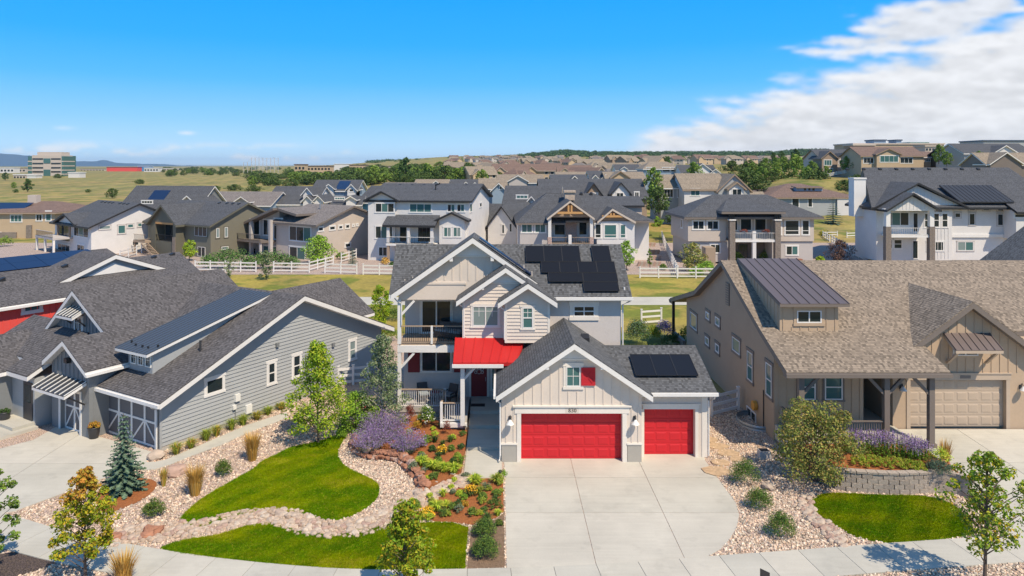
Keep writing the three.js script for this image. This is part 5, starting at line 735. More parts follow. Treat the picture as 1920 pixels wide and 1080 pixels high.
{ // steep white gable between
  const g = houseAt('white house with steep dark gables just right of the tall three storey house', 968, 470, 118, -20);
  gableHouse(g, -5.0, 0, -14, 0, 0, 4.2, 7.4, 'z', M.offWhite, M.farDark, M.black, 0.5); gableHouse(g, -13, -4.9, -9, -2, 0, 4.6, 7.4, 'x', M.offWhite, M.farDark, M.black, 0.5);
  wpx(g, FZ(0.01), 941, 421, 946, 438, { ...A1 }); wpx(g, FZ(0.01), 955, 419, 960, 435, { ...A1 }); win(g, FZ(-1.99), -12.0, 3.2, -8.5, 3.7, { ...A1, trim: null, cols: 3 });
}
{ // craftsman house with timber gables
  const D = 106, s = D / F, g = houseAt('white craftsman house with timber trussed gables and stone fireplace porch', 1080, 491, D, 0), U = (x) => (x - 1080) * s, Y = (y) => (491 - y) * s;
  new MB().box(U(972), U(1222), 0, Y(414), -14, -2).build('wall', M.offWhite, g); new MB().box(U(1117), U(1187), 0, Y(414), -1.997, 1.2).build('wall', M.offWhite, g); new MB().box(U(975), U(1026), 0, Y(415), -1.997, 0).build('wall', M.lightGray, g);
  roof(g, [[[U(967), Y(417), 0.6], [U(1060), Y(417), 0.6], [U(1060), Y(417) + 4.0, -7.5], [U(1030), Y(417) + 4.0, -7.5]], [[U(967), Y(417), 0.6], [U(1030), Y(417) + 4.0, -7.5], [U(967), Y(417), -15.5]], [[U(1060), Y(413), 0.4], [U(1226), Y(413), 0.4], [U(1126), Y(413) + 3.75, -7.5], [U(1060), Y(413) + 3.75, -7.5]], [[U(1226), Y(413), 0.4], [U(1226), Y(413), -15.5], [U(1126), Y(413) + 3.75, -7.5]], [[U(967), Y(417), -15.5], [U(1226), Y(417), -15.5], [U(1126), Y(413) + 3.75, -7.5], [U(1030), Y(413) + 3.75, -7.5]]], M.farDark, M.tanTrim, 0.25);
  const gab = (x0, x1, xm, ye, yp, z, zb) => { roof(g, [[[U(x0), Y(ye), z], [U(xm), Y(yp), z], [U(xm), Y(yp), zb], [U(x0), Y(ye), zb]], [[U(xm), Y(yp), z], [U(x1), Y(ye), z], [U(x1), Y(ye), zb], [U(xm), Y(yp), zb]]], M.farDark, M.beige, 0.32); new MB().prism([[U(x0) + 0.6, Y(ye), z - 0.7], [U(x1) - 0.6, Y(ye), z - 0.7], [U(xm), Y(yp) - 0.5, z - 0.7]], [0, 0, -0.3]).build('gable_wall', M.brick, g);
    const w = (x1 - x0) * s * 0.27; new MB().box(U(xm) - w, U(xm) + w, Y(ye) + 0.55, Y(ye) + 0.85, z - 0.3, z - 0.05).build('beam', M.timber, g); for (const k of [-0.22, 0.22]) new MB().box(U(xm) + k - 0.13, U(xm) + k + 0.13, Y(ye) + 0.852, Y(yp) - 0.75, z - 0.3, z - 0.06).build('truss_post', M.timber, g); };
  gab(1024, 1111, 1066, 406, 374, 2.4, -6); gab(1117, 1188, 1145, 413, 389, 1.8, -4);
  for (const x of [1029, 1106]) { postAt(g, U(x), 1.8, 0, Y(442), 0.6, M.stack); postAt(g, U(x), 1.8, Y(442), Y(406), 0.45, M.offWhite); } new MB().box(U(1062), U(1083), 0, Y(400), -1.99, -1.4).build('fireplace', M.stack, g); new MB().box(U(1064), U(1083), Y(378), Y(363), -5.4, -4).box(U(1062), U(1085), Y(363), Y(359), -5.6, -3.8).build('chimney', M.rockPale, g);
  new MB().box(U(1026), U(1110), 0, Y(455), -1.99, 2.2).build('porch_floor', M.tanTrim, g); railing(g, [U(1033), Y(455), 2.1], [U(1062), Y(455), 2.1], 1.0, M.wood, M.wood, M.wood, 0.3); railing(g, [U(1070), Y(455), 2.1], [U(1104), Y(455), 2.1], 1.0, M.wood, M.wood, M.wood, 0.3); postAt(g, U(1066), 2.1, Y(455), Y(438), 0.45, M.offWhite);
  const W = (z, ...q) => wpx(g, FZ(z), ...q); W(0.01, 978, 420, 998, 436, { ...A1, cols: 2, glass: M.glassTeal }); W(0.01, 1003, 420, 1023, 436, { ...A1, cols: 2, glass: M.glassTeal }); W(-1.99, 1039, 408, 1060, 441, { frame: M.white, fw: 0.1, rows: [0.75], glass: M.glass }); W(-1.99, 1085, 408, 1101, 441, { frame: M.white, fw: 0.1, rows: [0.75] }); W(1.21, 1116, 420, 1127, 446, { ...A1, rows: [0.25] }); W(1.21, 1133, 421, 1156, 446, { ...A1, rows: [0.22], glass: M.glassTeal }); W(1.21, 1163, 421, 1173, 446, { ...A1, rows: [0.25], glass: M.glassTeal });
  new MB().box(U(1200), U(1240), 0, Y(395), -22, -14.5).build('wall', M.beige, g); roof(g, [[[U(1150), Y(395), -14], [U(1245), Y(395), -14], [U(1245), Y(378), -19], [U(1150), Y(378), -19]]], M.farDark, M.black); vents(g, [[U(1100), Y(366), -7], [U(1120), Y(366), -7], [U(1140), Y(392), -5]]);
}
{ // greyish house with hip roof
  const D = 104, s = D / F, g = houseAt('pale grey house with hipped slate roof and stone pillars at its deck', 1400, 491, D, 0), U = (x) => (x - 1400) * s, Y = (y) => (491 - y) * s;
  new MB().box(U(1289), U(1360), Y(452), Y(404), -10, 0.3).build('wall', M.beige, g); new MB().box(U(1293), U(1371), 0, Y(452) - 0.003, -10, 0).build('wall', M.lightGray, g); new MB().box(U(1447), U(1524), 0, Y(452) - 0.003, -10, 0).build('wall', M.lightGray, g); new MB().box(U(1456), U(1525), Y(452), Y(405), -10, 0.2).build('wall', M.beige, g); new MB().box(U(1360) + 0.003, U(1456) - 0.003, Y(452), Y(396), -10, -2.2).build('wall', M.lightGray, g);
  roof(g, hipPolys(U(1280), U(1540), -11.5, 0.9, Y(406), Y(406) + 3.0, 6.0), M.farDark, M.tanTrim, 0.28); roof(g, [[[U(1346), Y(395), 1.8], [U(1464), Y(395), 1.8], [U(1400), Y(372), -5], [U(1385), Y(372), -5]], [[U(1464), Y(395), 1.8], [U(1464), Y(395), -6], [U(1400), Y(372), -5]], [[U(1346), Y(395), -6], [U(1346), Y(395), 1.8], [U(1385), Y(372), -5]]], M.farDark, M.tanTrim, 0.3);
  for (const x of [1367, 1451]) { postAt(g, U(x), 1.2, 0, Y(412), 0.8, M.stone); new MB().box(U(x) - 0.5, U(x) + 0.5, Y(412), Y(412) + 0.15, 0.7, 1.7).build('cap', M.white, g); for (const k of [-0.3, 0, 0.3]) postAt(g, U(x) + k, 1.2, Y(412) + 0.155, Y(396), 0.15, M.black); } postAt(g, U(1408), 1.2, 0, Y(432), 0.5, M.offWhite);
  deck(g, U(1372), U(1446), Y(448), -2.19, 1.5, M.white, M.white); new MB().box(U(1372), U(1446), 0, Y(453), -3, -2.6).build('wall', M.tanTrim, g);
  const W = (z, ...q) => wpx(g, FZ(z), ...q); W(0.31, 1299, 414, 1320, 430, { ...A1, cols: 2 }); W(0.31, 1326, 414, 1347, 430, { ...A1, cols: 2 }); W(-2.19, 1371, 401, 1383, 432, { ...A1, rows: [0.72] }); W(-2.19, 1388, 401, 1409, 432, { ...A1, rows: [0.72] }); W(-2.19, 1415, 401, 1436, 432, { ...A1, rows: [0.72] }); W(0.21, 1457, 413, 1465, 440, { ...A1, rows: [0.28] }); W(0.21, 1472, 413, 1498, 440, { ...A1, rows: [0.28] }); W(0.21, 1504, 413, 1517, 440, { ...A1, rows: [0.28] }); W(0.01, 1474, 461, 1496, 478, { ...A1, cols: 2, glass: [M.glass, M.glassTeal] }); W(0.01, 1332, 458, 1350, 474, { ...A1, cols: 2 }); W(-2.59, 1385, 458, 1402, 486, { frame: M.darkMetal, cols: 2 });
  wpx(g, fr([U(1289), 0, 0], -Math.PI / 2), 1277, 411, 1280, 427, { ...A1 }); vents(g, [[U(1385), Y(376), -4.2]]); new MB().box(U(1312), U(1330), 0, Y(460), 1.0, 3.0).build('pergola', M.wood, g);
  for (const x of [1389, 1430]) { const q = shrubMesh({ w: 1.4, h: 0.7, N: 6, per: 40, size: 0.12, pal: PAL.barberry, mat: M.leafFar }); q.name = 'flower_box'; q.position.set(U(x), Y(448) + 1.0, 1.4); g.add(q); }
}
{ // big white house on the right
  const D = 101, s = D / F, g = houseAt('large white batten sided house with stone pillared balcony and white chimney', 1720, 489, D, 0), U = (x) => (x - 1720) * s, Y = (y) => (489 - y) * s;
  new MB().box(U(1643), U(1785), 0, Y(387), -6, 0).build('wall', M.offWhite, g); new MB().box(U(1643) + 7.6, U(1785), 0, Y(387), -20, -6.003).build('wall', M.offWhite, g); new MB().box(U(1785) + 0.003, U(1990), 0, Y(387), -14, -0.8).build('wall', M.offWhite, g); new MB().box(U(1888), U(1990), Y(447), Y(393), -0.797, 1.8).build('wall', M.offWhite, g);
  roof(g, [[[U(1630), Y(388), 0.6], [U(1995), Y(388), 0.6], [U(1995), Y(388) + 5.55, -11], [U(1630) + 4.6, Y(388) + 5.55, -11]], [[U(1630), Y(388), 0.6], [U(1630) + 4.6, Y(388) + 5.55, -11], [U(1630) + 9, Y(388), -22]], [[U(1630) + 4.6, Y(388) + 5.55, -11], [U(1995), Y(388) + 5.55, -11], [U(1995), Y(388), -22], [U(1630) + 9, Y(388), -22]], [[U(1884), Y(395), 2.4], [U(1995), Y(395), 2.4], [U(1995), Y(395) + 1.6, -1.0], [U(1884), Y(395) + 1.6, -1.0]]], M.farDark, M.black, 0.28);
  
  const gab = (x0, x1, xm, ye, yp, z, zb, wm) => { roof(g, [[[U(x0), Y(ye), z + 0.6], [U(xm), Y(yp), z + 0.6], [U(xm), Y(yp), zb], [U(x0), Y(ye), zb]], [[U(xm), Y(yp), z + 0.6], [U(x1), Y(ye), z + 0.6], [U(x1), Y(ye), zb], [U(xm), Y(yp), zb]]], M.farDark, M.black, 0.22); new MB().prism([[U(x0) + 0.5, Y(ye), z], [U(x1) - 0.5, Y(ye), z], [U(xm), Y(yp) - 0.45, z]], [0, 0, -0.4]).build('gable_wall', wm, g); };
  gab(1635, 1813, 1718, 388, 342, 0.05, -8, M.offWhite); gab(1640, 1740, 1690, 391, 360, 2.6, -4, M.offWhite);
  battens(g, FZ(0.06), [[U(1650), Y(386)], [U(1800), Y(386)], [U(1720), Y(350)]], 0.5, M.offWhite); battens(g, FZ(2.61), [[U(1650), Y(390)], [U(1732), Y(390)], [U(1690), Y(366)]], 0.5, M.offWhite); battens(g, FZ(0.01), [[U(1735), 0.3], [U(1783), 0.3], [U(1783), Y(390)], [U(1735), Y(390)]], 0.5, M.offWhite, [[U(1732), Y(428), U(1779), Y(398)]]);
  for (const x of [1647, 1727]) { postAt(g, U(x), 2.3, 0, Y(422), 0.75, M.stone); postAt(g, U(x), 2.3, Y(422) + 0.003, Y(391), 0.6, M.white); } deck(g, U(1653), U(1722), Y(438), 0.02, 2.5, M.white, M.white); new MB().box(U(1640), U(1734), Y(393), Y(389) - 0.01, 1.9, 2.59).build('beam', M.white, g);
  const W = (z, ...q) => wpx(g, FZ(z), ...q); W(0.01, 1656, 398, 1704, 423, { ...A1, cols: 3, glass: [M.glass, M.glassTeal, M.glass] }); W(0.01, 1713, 400, 1720, 434, { ...A1, frame: M.black }); for (const x of [1733, 1750, 1766]) W(0.01, x, 400, x + 11, 426, { ...A1, rows: [0.5], glass: M.glass }); W(0.01, 1658, 449, 1673, 466, { ...A1, rows: [0.5] }); W(0.01, 1676, 449, 1691, 466, { ...A1, rows: [0.5] }); W(0.01, 1712, 452, 1720, 484, { ...A1, frame: M.black }); W(0.01, 1738, 453, 1769, 470, { ...A1, cols: 2 });
  W(-0.79, 1790, 399, 1801, 408, { ...A1, trim: M.lightGray }); W(-0.79, 1817, 387, 1829, 395, { ...A1, trim: M.lightGray }); W(-0.79, 1817, 400, 1828, 422, { ...A1, trim: M.lightGray }); W(-0.79, 1843, 388, 1855, 395, { ...A1, trim: M.lightGray }); W(-0.79, 1870, 388, 1882, 396, { ...A1, trim: M.lightGray }); W(-0.79, 1870, 401, 1881, 423, { ...A1, trim: M.lightGray }); W(-0.79, 1795, 453, 1825, 470, { ...A1, trim: M.lightGray, cols: 2, glass: [M.glassBlind, M.glassTeal] }); W(1.81, 1902, 401, 1990, 408, { ...A1 });
  new MB().box(U(1785), U(1888), Y(446), Y(440), -0.795, -0.6).build('band', M.white, g); new MB().box(U(1801), U(1893), Y(388), Y(377), -3, -0.5).build('wall', M.lightGray, g); seamRoof(g, [[U(1797), Y(378), 0.3], [U(1899), Y(378), 0.3], [U(1899), Y(378) + 2.2, -4.5], [U(1797), Y(378) + 2.2, -4.5]], 12, M.darkMetal, M.black, 'dormer_roof');
  new MB().box(U(1625), U(1648), 6, Y(337), -5.2, -3.6).build('chimney', M.white, g); new MB().box(U(1624), U(1649), Y(337) + 0.003, Y(334), -5.3, -3.5).build('chimney_cap', M.white, g); for (let i = 0; i < 9; i++) vents(g, [[U(1655) + i * 2.55, Y(388) + 5.3, -10.3]]);
}
// ---- houses farther back: one wide gable roof each, with front gables and windows given by their pixels
function far(label, x0, x1, yE, yR, D, o = {}) {
  const { wm = M.offWhite, rm = M.farDark, fm = M.white, dep = 10, gabs = [], wins = [], axis = 'x', solar = [], hip = 0, by = null } = o, s = D / F, xm = (x0 + x1) / 2, X = (xm - CX) * s, y0 = by ?? groundY(X, D) - 0.3, yb = CY + (H - y0) * F / D;
  const g = thing('house', label, 'house', [X, y0, -D], (o.rot ?? 0) * Math.PI / 180), U = (x) => (x - xm) * s, Y = (y) => (yb - y) * s, e = Y(yE);
  // the ridge stands farther back than the eave, so its height is taken at its own distance
  const dr = D + (axis === 'x' ? dep / 2 : 0), r = H - (yR - CY) * dr / F - y0;
  gableBody(g, U(x0), U(x1), -dep, 0, 0, hip ? e - 0.05 : e - 0.1, hip ? e : r - 0.3, axis, wm);
  roof(g, hip ? hipPolys(U(x0) - 0.6, U(x1) + 0.6, -dep - 0.6, 0.6, e - 0.1, r, Math.min(dep / 2, (U(x1) - U(x0)) * hip)) : gablePolys(U(x0) - 0.5, U(x1) + 0.5, -dep - 0.5, 0.5, e - 0.2, r, axis), rm, fm, 0.25);
  for (const [a, b, ye, yp, m = wm, z = 1.2] of gabs) { const c = (a + b) / 2; gableBody(g, U(a), U(b), -dep / 3, z, 0, Y(ye), Y(yp) - 0.25, 'z', m); roof(g, gablePolys(U(a) - 0.5, U(b) + 0.5, -dep / 2, z + 0.5, Y(ye) - 0.2, Y(yp), 'z'), rm, fm, 0.25); }
  for (const [a, b, c, d, z = 0, cols = 1] of wins) win(g, FZ(z + 0.01), U(a), Y(d), U(c), Y(b), { ...A1, cols, glass: pick([M.glass, M.glassTeal]) });
  for (const [a, b, c, d] of solar) { const k = dep / 2, up = (y) => Y(y), q = [[U(a), e + 0.2, -0.4], [U(c), e + 0.2, -0.4], [U(c), lerp(e, r, 0.8) + 0.2, -k * 0.8], [U(a), lerp(e, r, 0.8) + 0.2, -k * 0.8]]; new MB().prism(q, [0, -0.08, 0]).build('solar_panel', M.solarBlue, g); }
  return g;
}
{ const g = far('brown stone ranch house with low hip roof at the far left', -20, 103, 397, 377, 140, { wm: M.ochre, rm: M.farBrown, fm: M.brick, dep: 16, hip: 0.4, by: -0.2, wins: [[20, 403, 41, 416, 0, 3], [68, 402, 79, 414, 0, 2], [86, 396, 96, 414]] }); pc(g, 'chimney', M.beige, [-2.2, 6.9, -7], [1.8, 3.0, 1.4]); pc(g, 'stone_pier', M.stone, [1.5, 1.4, 0.1], [1.0, 2.8, 0.5]); pc(g, 'stone_pier', M.stone, [-4, 0.7, 0.1], [6, 1.4, 0.35]); const q = new MB().prism([[-8, 4.75, 0], [-1.5, 5.0, -1], [-1, 6.6, -5], [-8, 6.6, -5]], [0, -0.1, 0]).build('solar_panel', M.solarBlue, g); q.position.y = 0.35; }
far('house with dark roof, blue solar panel and white trimmed gables behind the olive house', 208, 366, 402, 348, 150, { wm: M.grayDark, dep: 16, gabs: [[350, 378, 378, 365, M.beige]], wins: [[270, 376, 292, 381, 1.0, 4]], solar: [[252, 0, 286, 0]], rot: -8 });
far('low house with pale taupe roof and small front gable, behind the olive house', 388, 508, 383, 359, 165, { wm: M.blueBody, rm: M.farGray, dep: 13, gabs: [[446, 470, 376, 367, M.beige]], rot: -6 });
far('house with wide charcoal roof and two small white gables before the blue white house', 496, 590, 381, 349, 168, { dep: 16, gabs: [[572, 589, 376, 365], [593, 610, 376, 365], [566, 583, 364, 351, M.offWhite, -1]], rot: -4 });
far('white and blue house with dark roof and solar panels, rising over the charcoal roofs', 585, 668, 356, 337, 190, { wm: M.blueBody, dep: 14, gabs: [[610, 627, 352, 344, M.offWhite], [653, 668, 354, 344, M.offWhite]], solar: [[628, 0, 650, 0]], wins: [[615, 354, 622, 359, 1.2], [657, 354, 664, 359, 1.2]] });
far('small dark roofed house with white gables below the white and blue house', 622, 676, 382, 367, 170, { dep: 9, gabs: [[651, 668, 372, 366]], wins: [[628, 370, 646, 374, 0, 4]] });
far('house with teal sided end wall and slate roof left of the tall white house', 668, 715, 378, 348, 172, { wm: std([0.05, 0.2, 0.33]), dep: 12, rot: -25 });
far('pair of pale roofed low house behind the tall white house', 720, 775, 350, 342, 215, { rm: M.farGray, wm: M.beige, dep: 10 });
far('tan roofed house with small dormers beyond the tall white house', 778, 838, 347, 336, 228, { rm: M.farTan, wm: M.blueBody, dep: 12, gabs: [[812, 824, 344, 338]] });
far('dark roofed house with a white gable beyond the tall white house', 838, 893, 350, 336, 232, { wm: M.blueBody, dep: 12, gabs: [[868, 880, 347, 340], [884, 897, 349, 341]] });
far('house with long charcoal roof, shed dormer and beige gable behind the steep white gables', 943, 1046, 392, 348, 134, { wm: M.beige, dep: 14, gabs: [[980, 1016, 390, 366, M.beige, 1.5]], wins: [[969, 366, 990, 372, 0.6, 3], [999, 378, 1007, 386, 1.5, 2]], rot: -8 });
far('light blue house with tan roof between the rows', 900, 948, 352, 334, 172, { wm: M.blueBody, rm: M.farTan, dep: 12, gabs: [[923, 947, 356, 342, M.blueBody]], wins: [[937, 349, 941, 355, 1.2]] });
far('wide tan roofed house with a long white edged gable', 934, 1018, 341, 327, 205, { wm: M.blueBody, rm: M.farTan, dep: 13, gabs: [[954, 988, 338, 328, M.lightGray]] });
far('charcoal roofed house with one tall white gable and one grey gable', 1016, 1213, 371, 335, 146, { wm: M.brick, dep: 16, fm: M.black, gabs: [[1095, 1128, 368, 342, M.brick], [1146, 1178, 362, 341, M.offWhite]], wins: [[1154, 361, 1167, 372, 1.2, 2], [1190, 360, 1198, 372, 0, 2], [1107, 362, 1119, 372, 1.2, 2]] });
far('low house with tan roof seen over the charcoal roofs, left of centre', 1045, 1106, 330, 322, 235, { wm: M.beige, rm: M.farTan, dep: 10 });
far('charcoal roofed house with a small dark gable', 1037, 1100, 338, 327, 190, { wm: M.grayDark, dep: 12, gabs: [[1069, 1084, 337, 329, M.grayDark]] });
far('dark slate house with small white gables beside the tan gabled house', 1108, 1142, 334, 320, 205, { wm: M.grayBody, dep: 12, gabs: [[1109, 1121, 335, 327, M.offWhite], [1128, 1140, 334, 326, M.offWhite]] });
far('tan gabled house with brown trim', 1138, 1210, 336, 322, 200, { wm: M.ochre, rm: M.farTan, fm: M.brick, dep: 12, gabs: [[1146, 1178, 332, 320, M.ochre]] });
far('dark roofed two storey house with a white gable against the far tan roofs', 1156, 1200, 318, 308, 265, { wm: M.offWhite, dep: 11, gabs: [[1164, 1174, 316, 312]] });
far('slate blue two storey house with wide tan roof and white porch', 1208, 1276, 316, 303, 250, { wm: M.blueBody, rm: M.farTan, dep: 13, hip: 0.3, wins: [[1212, 314, 1222, 322], [1242, 314, 1256, 322], [1258, 314, 1270, 322]] });
far('dark roofed house with a broad white gable and a small one', 1280, 1345, 326, 309, 240, { dep: 13, gabs: [[1300, 1330, 318, 306, M.offWhite], [1329, 1349, 325, 316, M.offWhite], [1291, 1304, 326, 319, M.offWhite]] });
far('tan roofed wing with a deck, left of the white and tan house', 1239, 1281, 350, 327, 155, { wm: M.grayBody, rm: M.farTan, dep: 11, wins: [[1245, 355, 1262, 370, 0, 3], [1270, 350, 1279, 370, 0, 1]] });
far('white house with broad tan roof and stone base', 1283, 1362, 353, 325, 150, { wm: M.offWhite, rm: M.farTan, fm: M.brick, dep: 13, wins: [[1295, 354, 1312, 367, 0, 2]], by: 0.6 });
far('grey and white house end with tan roof, a tall gable and a white bay', 1347, 1406, 357, 326, 149, { wm: M.grayBody, rm: M.farTan, fm: M.brick, dep: 12, axis: 'z', gabs: [[1363, 1390, 352, 340, M.offWhite, 1.4]], wins: [[1369, 354, 1386, 367, 1.4, 2]], by: 0.6 });
far('tan roofed low wing behind the hipped house', 1400, 1442, 384, 359, 155, { wm: M.grayBody, rm: M.farTan, dep: 10 });
{ const g = far('house with brown hip roof, dormer and white garage door on the right', 1440, 1606, 369, 344, 165, { wm: M.grayBody, rm: M.farBrown, fm: M.brick, dep: 20, hip: 0.45, wins: [[1452, 372, 1455, 385], [1485, 372, 1498, 388], [1540, 370, 1552, 374], [1515, 370, 1523, 388]] }); const s = 165 / F, U = (x) => (x - 1523) * s; pc(g, 'garage_door', M.offWhite, [U(1588), 2.4, 0.35], [4.8, 4.6, 0.12]); pc(g, 'dormer', M.blueBody, [U(1530), 6.4, -4.4], [6.2, 0.9, 1.6]); for (let i = 0; i < 3; i++) pc(g, 'window', M.glass, [U(1530) - 1 + i, 6.4, -3.58], [0.5, 0.6, 0.06]); roof(g, [[[U(1503), 6.9, -3.0], [U(1556), 6.9, -3.0], [U(1556), 7.1, -6], [U(1503), 7.1, -6]]], M.farBrown, M.brick, 0.15); }
far('beige house with dark roof and open timber gables on the right hillside', 1540, 1618, 297, 280, 232, { wm: M.beige, fm: M.brick, dep: 14, gabs: [[1536, 1564, 296, 283, M.brick, 2], [1566, 1586, 299, 287, M.beige, 1.5]], wins: [[1540, 300, 1554, 310, 2, 3], [1569, 300, 1584, 308, 1.5, 3], [1540, 316, 1556, 325, 2, 3]] });
far('tan house with brown roof and wide windows on the right hillside', 1615, 1732, 291, 275, 215, { wm: M.ochre, rm: M.farBrown, fm: M.brick, dep: 13, gabs: [[1640, 1684, 288, 278, M.ochre, 1.2]], wins: [[1619, 296, 1638, 306, 0, 3], [1646, 292, 1680, 304, 1.2, 4], [1688, 296, 1711, 306, 0, 3]] });
far('small beige house wing beside the tan hillside house', 1731, 1756, 293, 284, 219, { wm: M.ochre, rm: M.farBrown, dep: 9, wins: [[1734, 298, 1744, 303, 0, 3]] });
far('grey house with dark roof and white gable on the hill at the right edge', 1808, 1938, 286, 269, 200, { wm: M.lightGray, dep: 13, gabs: [[1858, 1902, 286, 272, M.offWhite, 1]], wins: [[1823, 293, 1850, 303, 0, 5], [1880, 296, 1890, 303, 1]] });
far('dark grey gabled house with tan roof at the right edge above the white house', 1850, 1950, 307, 286, 178, { wm: M.tanTrim, rm: M.farTan, dep: 10, gabs: [[1852, 1910, 306, 285, M.tanTrim, 1]] });
far('dark pavilion roofed house between the hillside houses', 1772, 1806, 292, 281, 212, { wm: M.darkMetal, dep: 9, fm: M.black });

// ================= far land =================
scene.fog = new THREE.FogExp2(new THREE.Color(0.50, 0.72, 1.0), 0.000042);
const terrainMesh = (name, label, xs, prof, mat) => { const m = new MB(); for (let i = 0; i < xs.length - 1; i++) { const a = prof(xs[i]), b = prof(xs[i + 1]); for (let j = 0; j < a.length - 1; j++) m.face([a[j], b[j], b[j + 1], a[j + 1]]); } const g = m.geo(); const k = new THREE.Mesh(g, mat); struct(name, k, label); return k; };
{ // mountains along the left horizon
  const key = [[-400, 296], [-120, 286], [0, 287], [40, 290], [90, 297], [130, 301], [165, 303], [190, 300], [215, 305], [300, 308], [380, 312], [470, 316], [560, 318]], D = 9500;
  const ridge = (px) => { let k = 0; while (k < key.length - 2 && px > key[k + 1][0]) k++; return lerp(key[k][1], key[k + 1][1], Math.min(1, Math.max(0, (px - key[k][0]) / (key[k + 1][0] - key[k][0])))) + (fbm(px * 0.05 + 9, 3, 999, 4, 7) - 0.5) * 4; };
  const xs = []; for (let p = -400; p <= 560; p += 6) xs.push(p);
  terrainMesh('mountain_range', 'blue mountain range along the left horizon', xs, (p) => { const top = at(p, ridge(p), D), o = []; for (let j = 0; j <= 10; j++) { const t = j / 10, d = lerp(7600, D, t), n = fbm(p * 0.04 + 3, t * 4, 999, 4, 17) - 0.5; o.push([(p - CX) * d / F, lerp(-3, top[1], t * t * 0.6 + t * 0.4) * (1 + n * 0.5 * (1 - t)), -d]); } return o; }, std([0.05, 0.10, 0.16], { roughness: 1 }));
}
const ridgeKey = [[640, 307], [720, 302], [760, 301], [830, 303], [900, 300], [960, 294], [1000, 289], [1040, 285], [1062, 282], [1090, 285], [1130, 286], [1200, 287], [1320, 286], [1420, 287], [1500, 282], [1600, 282], [1700, 278], [2100, 276]];
const ridgePy = (px) => { let k = 0; while (k < ridgeKey.length - 2 && px > ridgeKey[k + 1][0]) k++; return lerp(ridgeKey[k][1], ridgeKey[k + 1][1], Math.min(1, Math.max(0, (px - ridgeKey[k][0]) / (ridgeKey[k + 1][0] - ridgeKey[k][0])))); };
{ // wooded hill behind the neighbourhood
  const xs = []; for (let p = 640; p <= 2100; p += 10) xs.push(p);
  const prof = (p) => { const top = at(p, ridgePy(p) + 1.2, 2700); const o = []; for (let j = 0; j <= 8; j++) { const t = j / 8, d = lerp(1700, 2700, t), x = (p - CX) * d / F; o.push([x, lerp(groundY(x, 1700) - 4, top[1], t) + (t > 0 && t < 1 ? (fbm(p * 0.03, t * 3, 999, 3, 5) - 0.5) * 10 : 0), -d]); } return o; };
  terrainMesh('wooded_hill', 'dark wooded hill on the horizon', xs, prof, std([0.06, 0.085, 0.035], { roughness: 1 }));
}
// prototypes of trees seen from far away, each with trunk and crown; copies differ in size and turn
const FAR = [[PAL.oak, 7, 8], [PAL.green, 8, 7], [PAL.dark, 8, 5.5], [PAL.oak, 5.5, 9]].map(([pal, h, w], i) => makeTree({ h, w, base: i === 3 ? 0.6 : h * 0.16, N: 26, per: 60, size: 0.62, pal, tr: 0.18, cl: 0.26, mat: M.leafFar, shape: (t) => Math.pow(Math.sin(Math.PI * Math.min(1, 0.22 + t * 0.78)), 0.6) }));
function farTree(label, group, k, x, y, z, s, sx = 1, cat = 'tree') { const g = FAR[k].clone(); g.name = cat === 'thicket' ? 'oak_thicket' : 'tree'; g.position.set(x, y, z); g.scale.set(s * sx, s, s * sx); g.rotation.y = rr(0, 6.28); return tag(g, label, cat, group); }
{ // woods on the hill read as one mass
  const cl = new MB(); foliage(cl, [[0, 3, 0, 3.4], [1.8, 2.4, 0.6, 2.4], [-1.6, 2.2, 0.8, 2.4]], 1.6, 40, PAL.dark); const n = 2600, im = new THREE.InstancedMesh(cl.geo(), M.leafFar, n), mt = new THREE.Matrix4();
  for (let i = 0; i < n; i++) { const p = rr(690, 2000), t = Math.pow(rnd(), 0.7), d = lerp(1750, 2690, t), x = (p - CX) * d / F, y = lerp(groundY(x, 1700) - 4, at(p, ridgePy(p) + 1.2, 2700)[1], (d - 1700) / 1000), s = rr(1.2, 2.4); mt.compose(V(x, y, -d), new THREE.Quaternion().setFromAxisAngle(V(0, 1, 0), rr(0, 6)), V(s * 1.4, s * 0.9, s * 1.4)); im.setMatrixAt(i, mt); }
  im.name = 'hill_woods'; tag(im, 'dark woods covering the far hill', null, null, 'stuff');
}
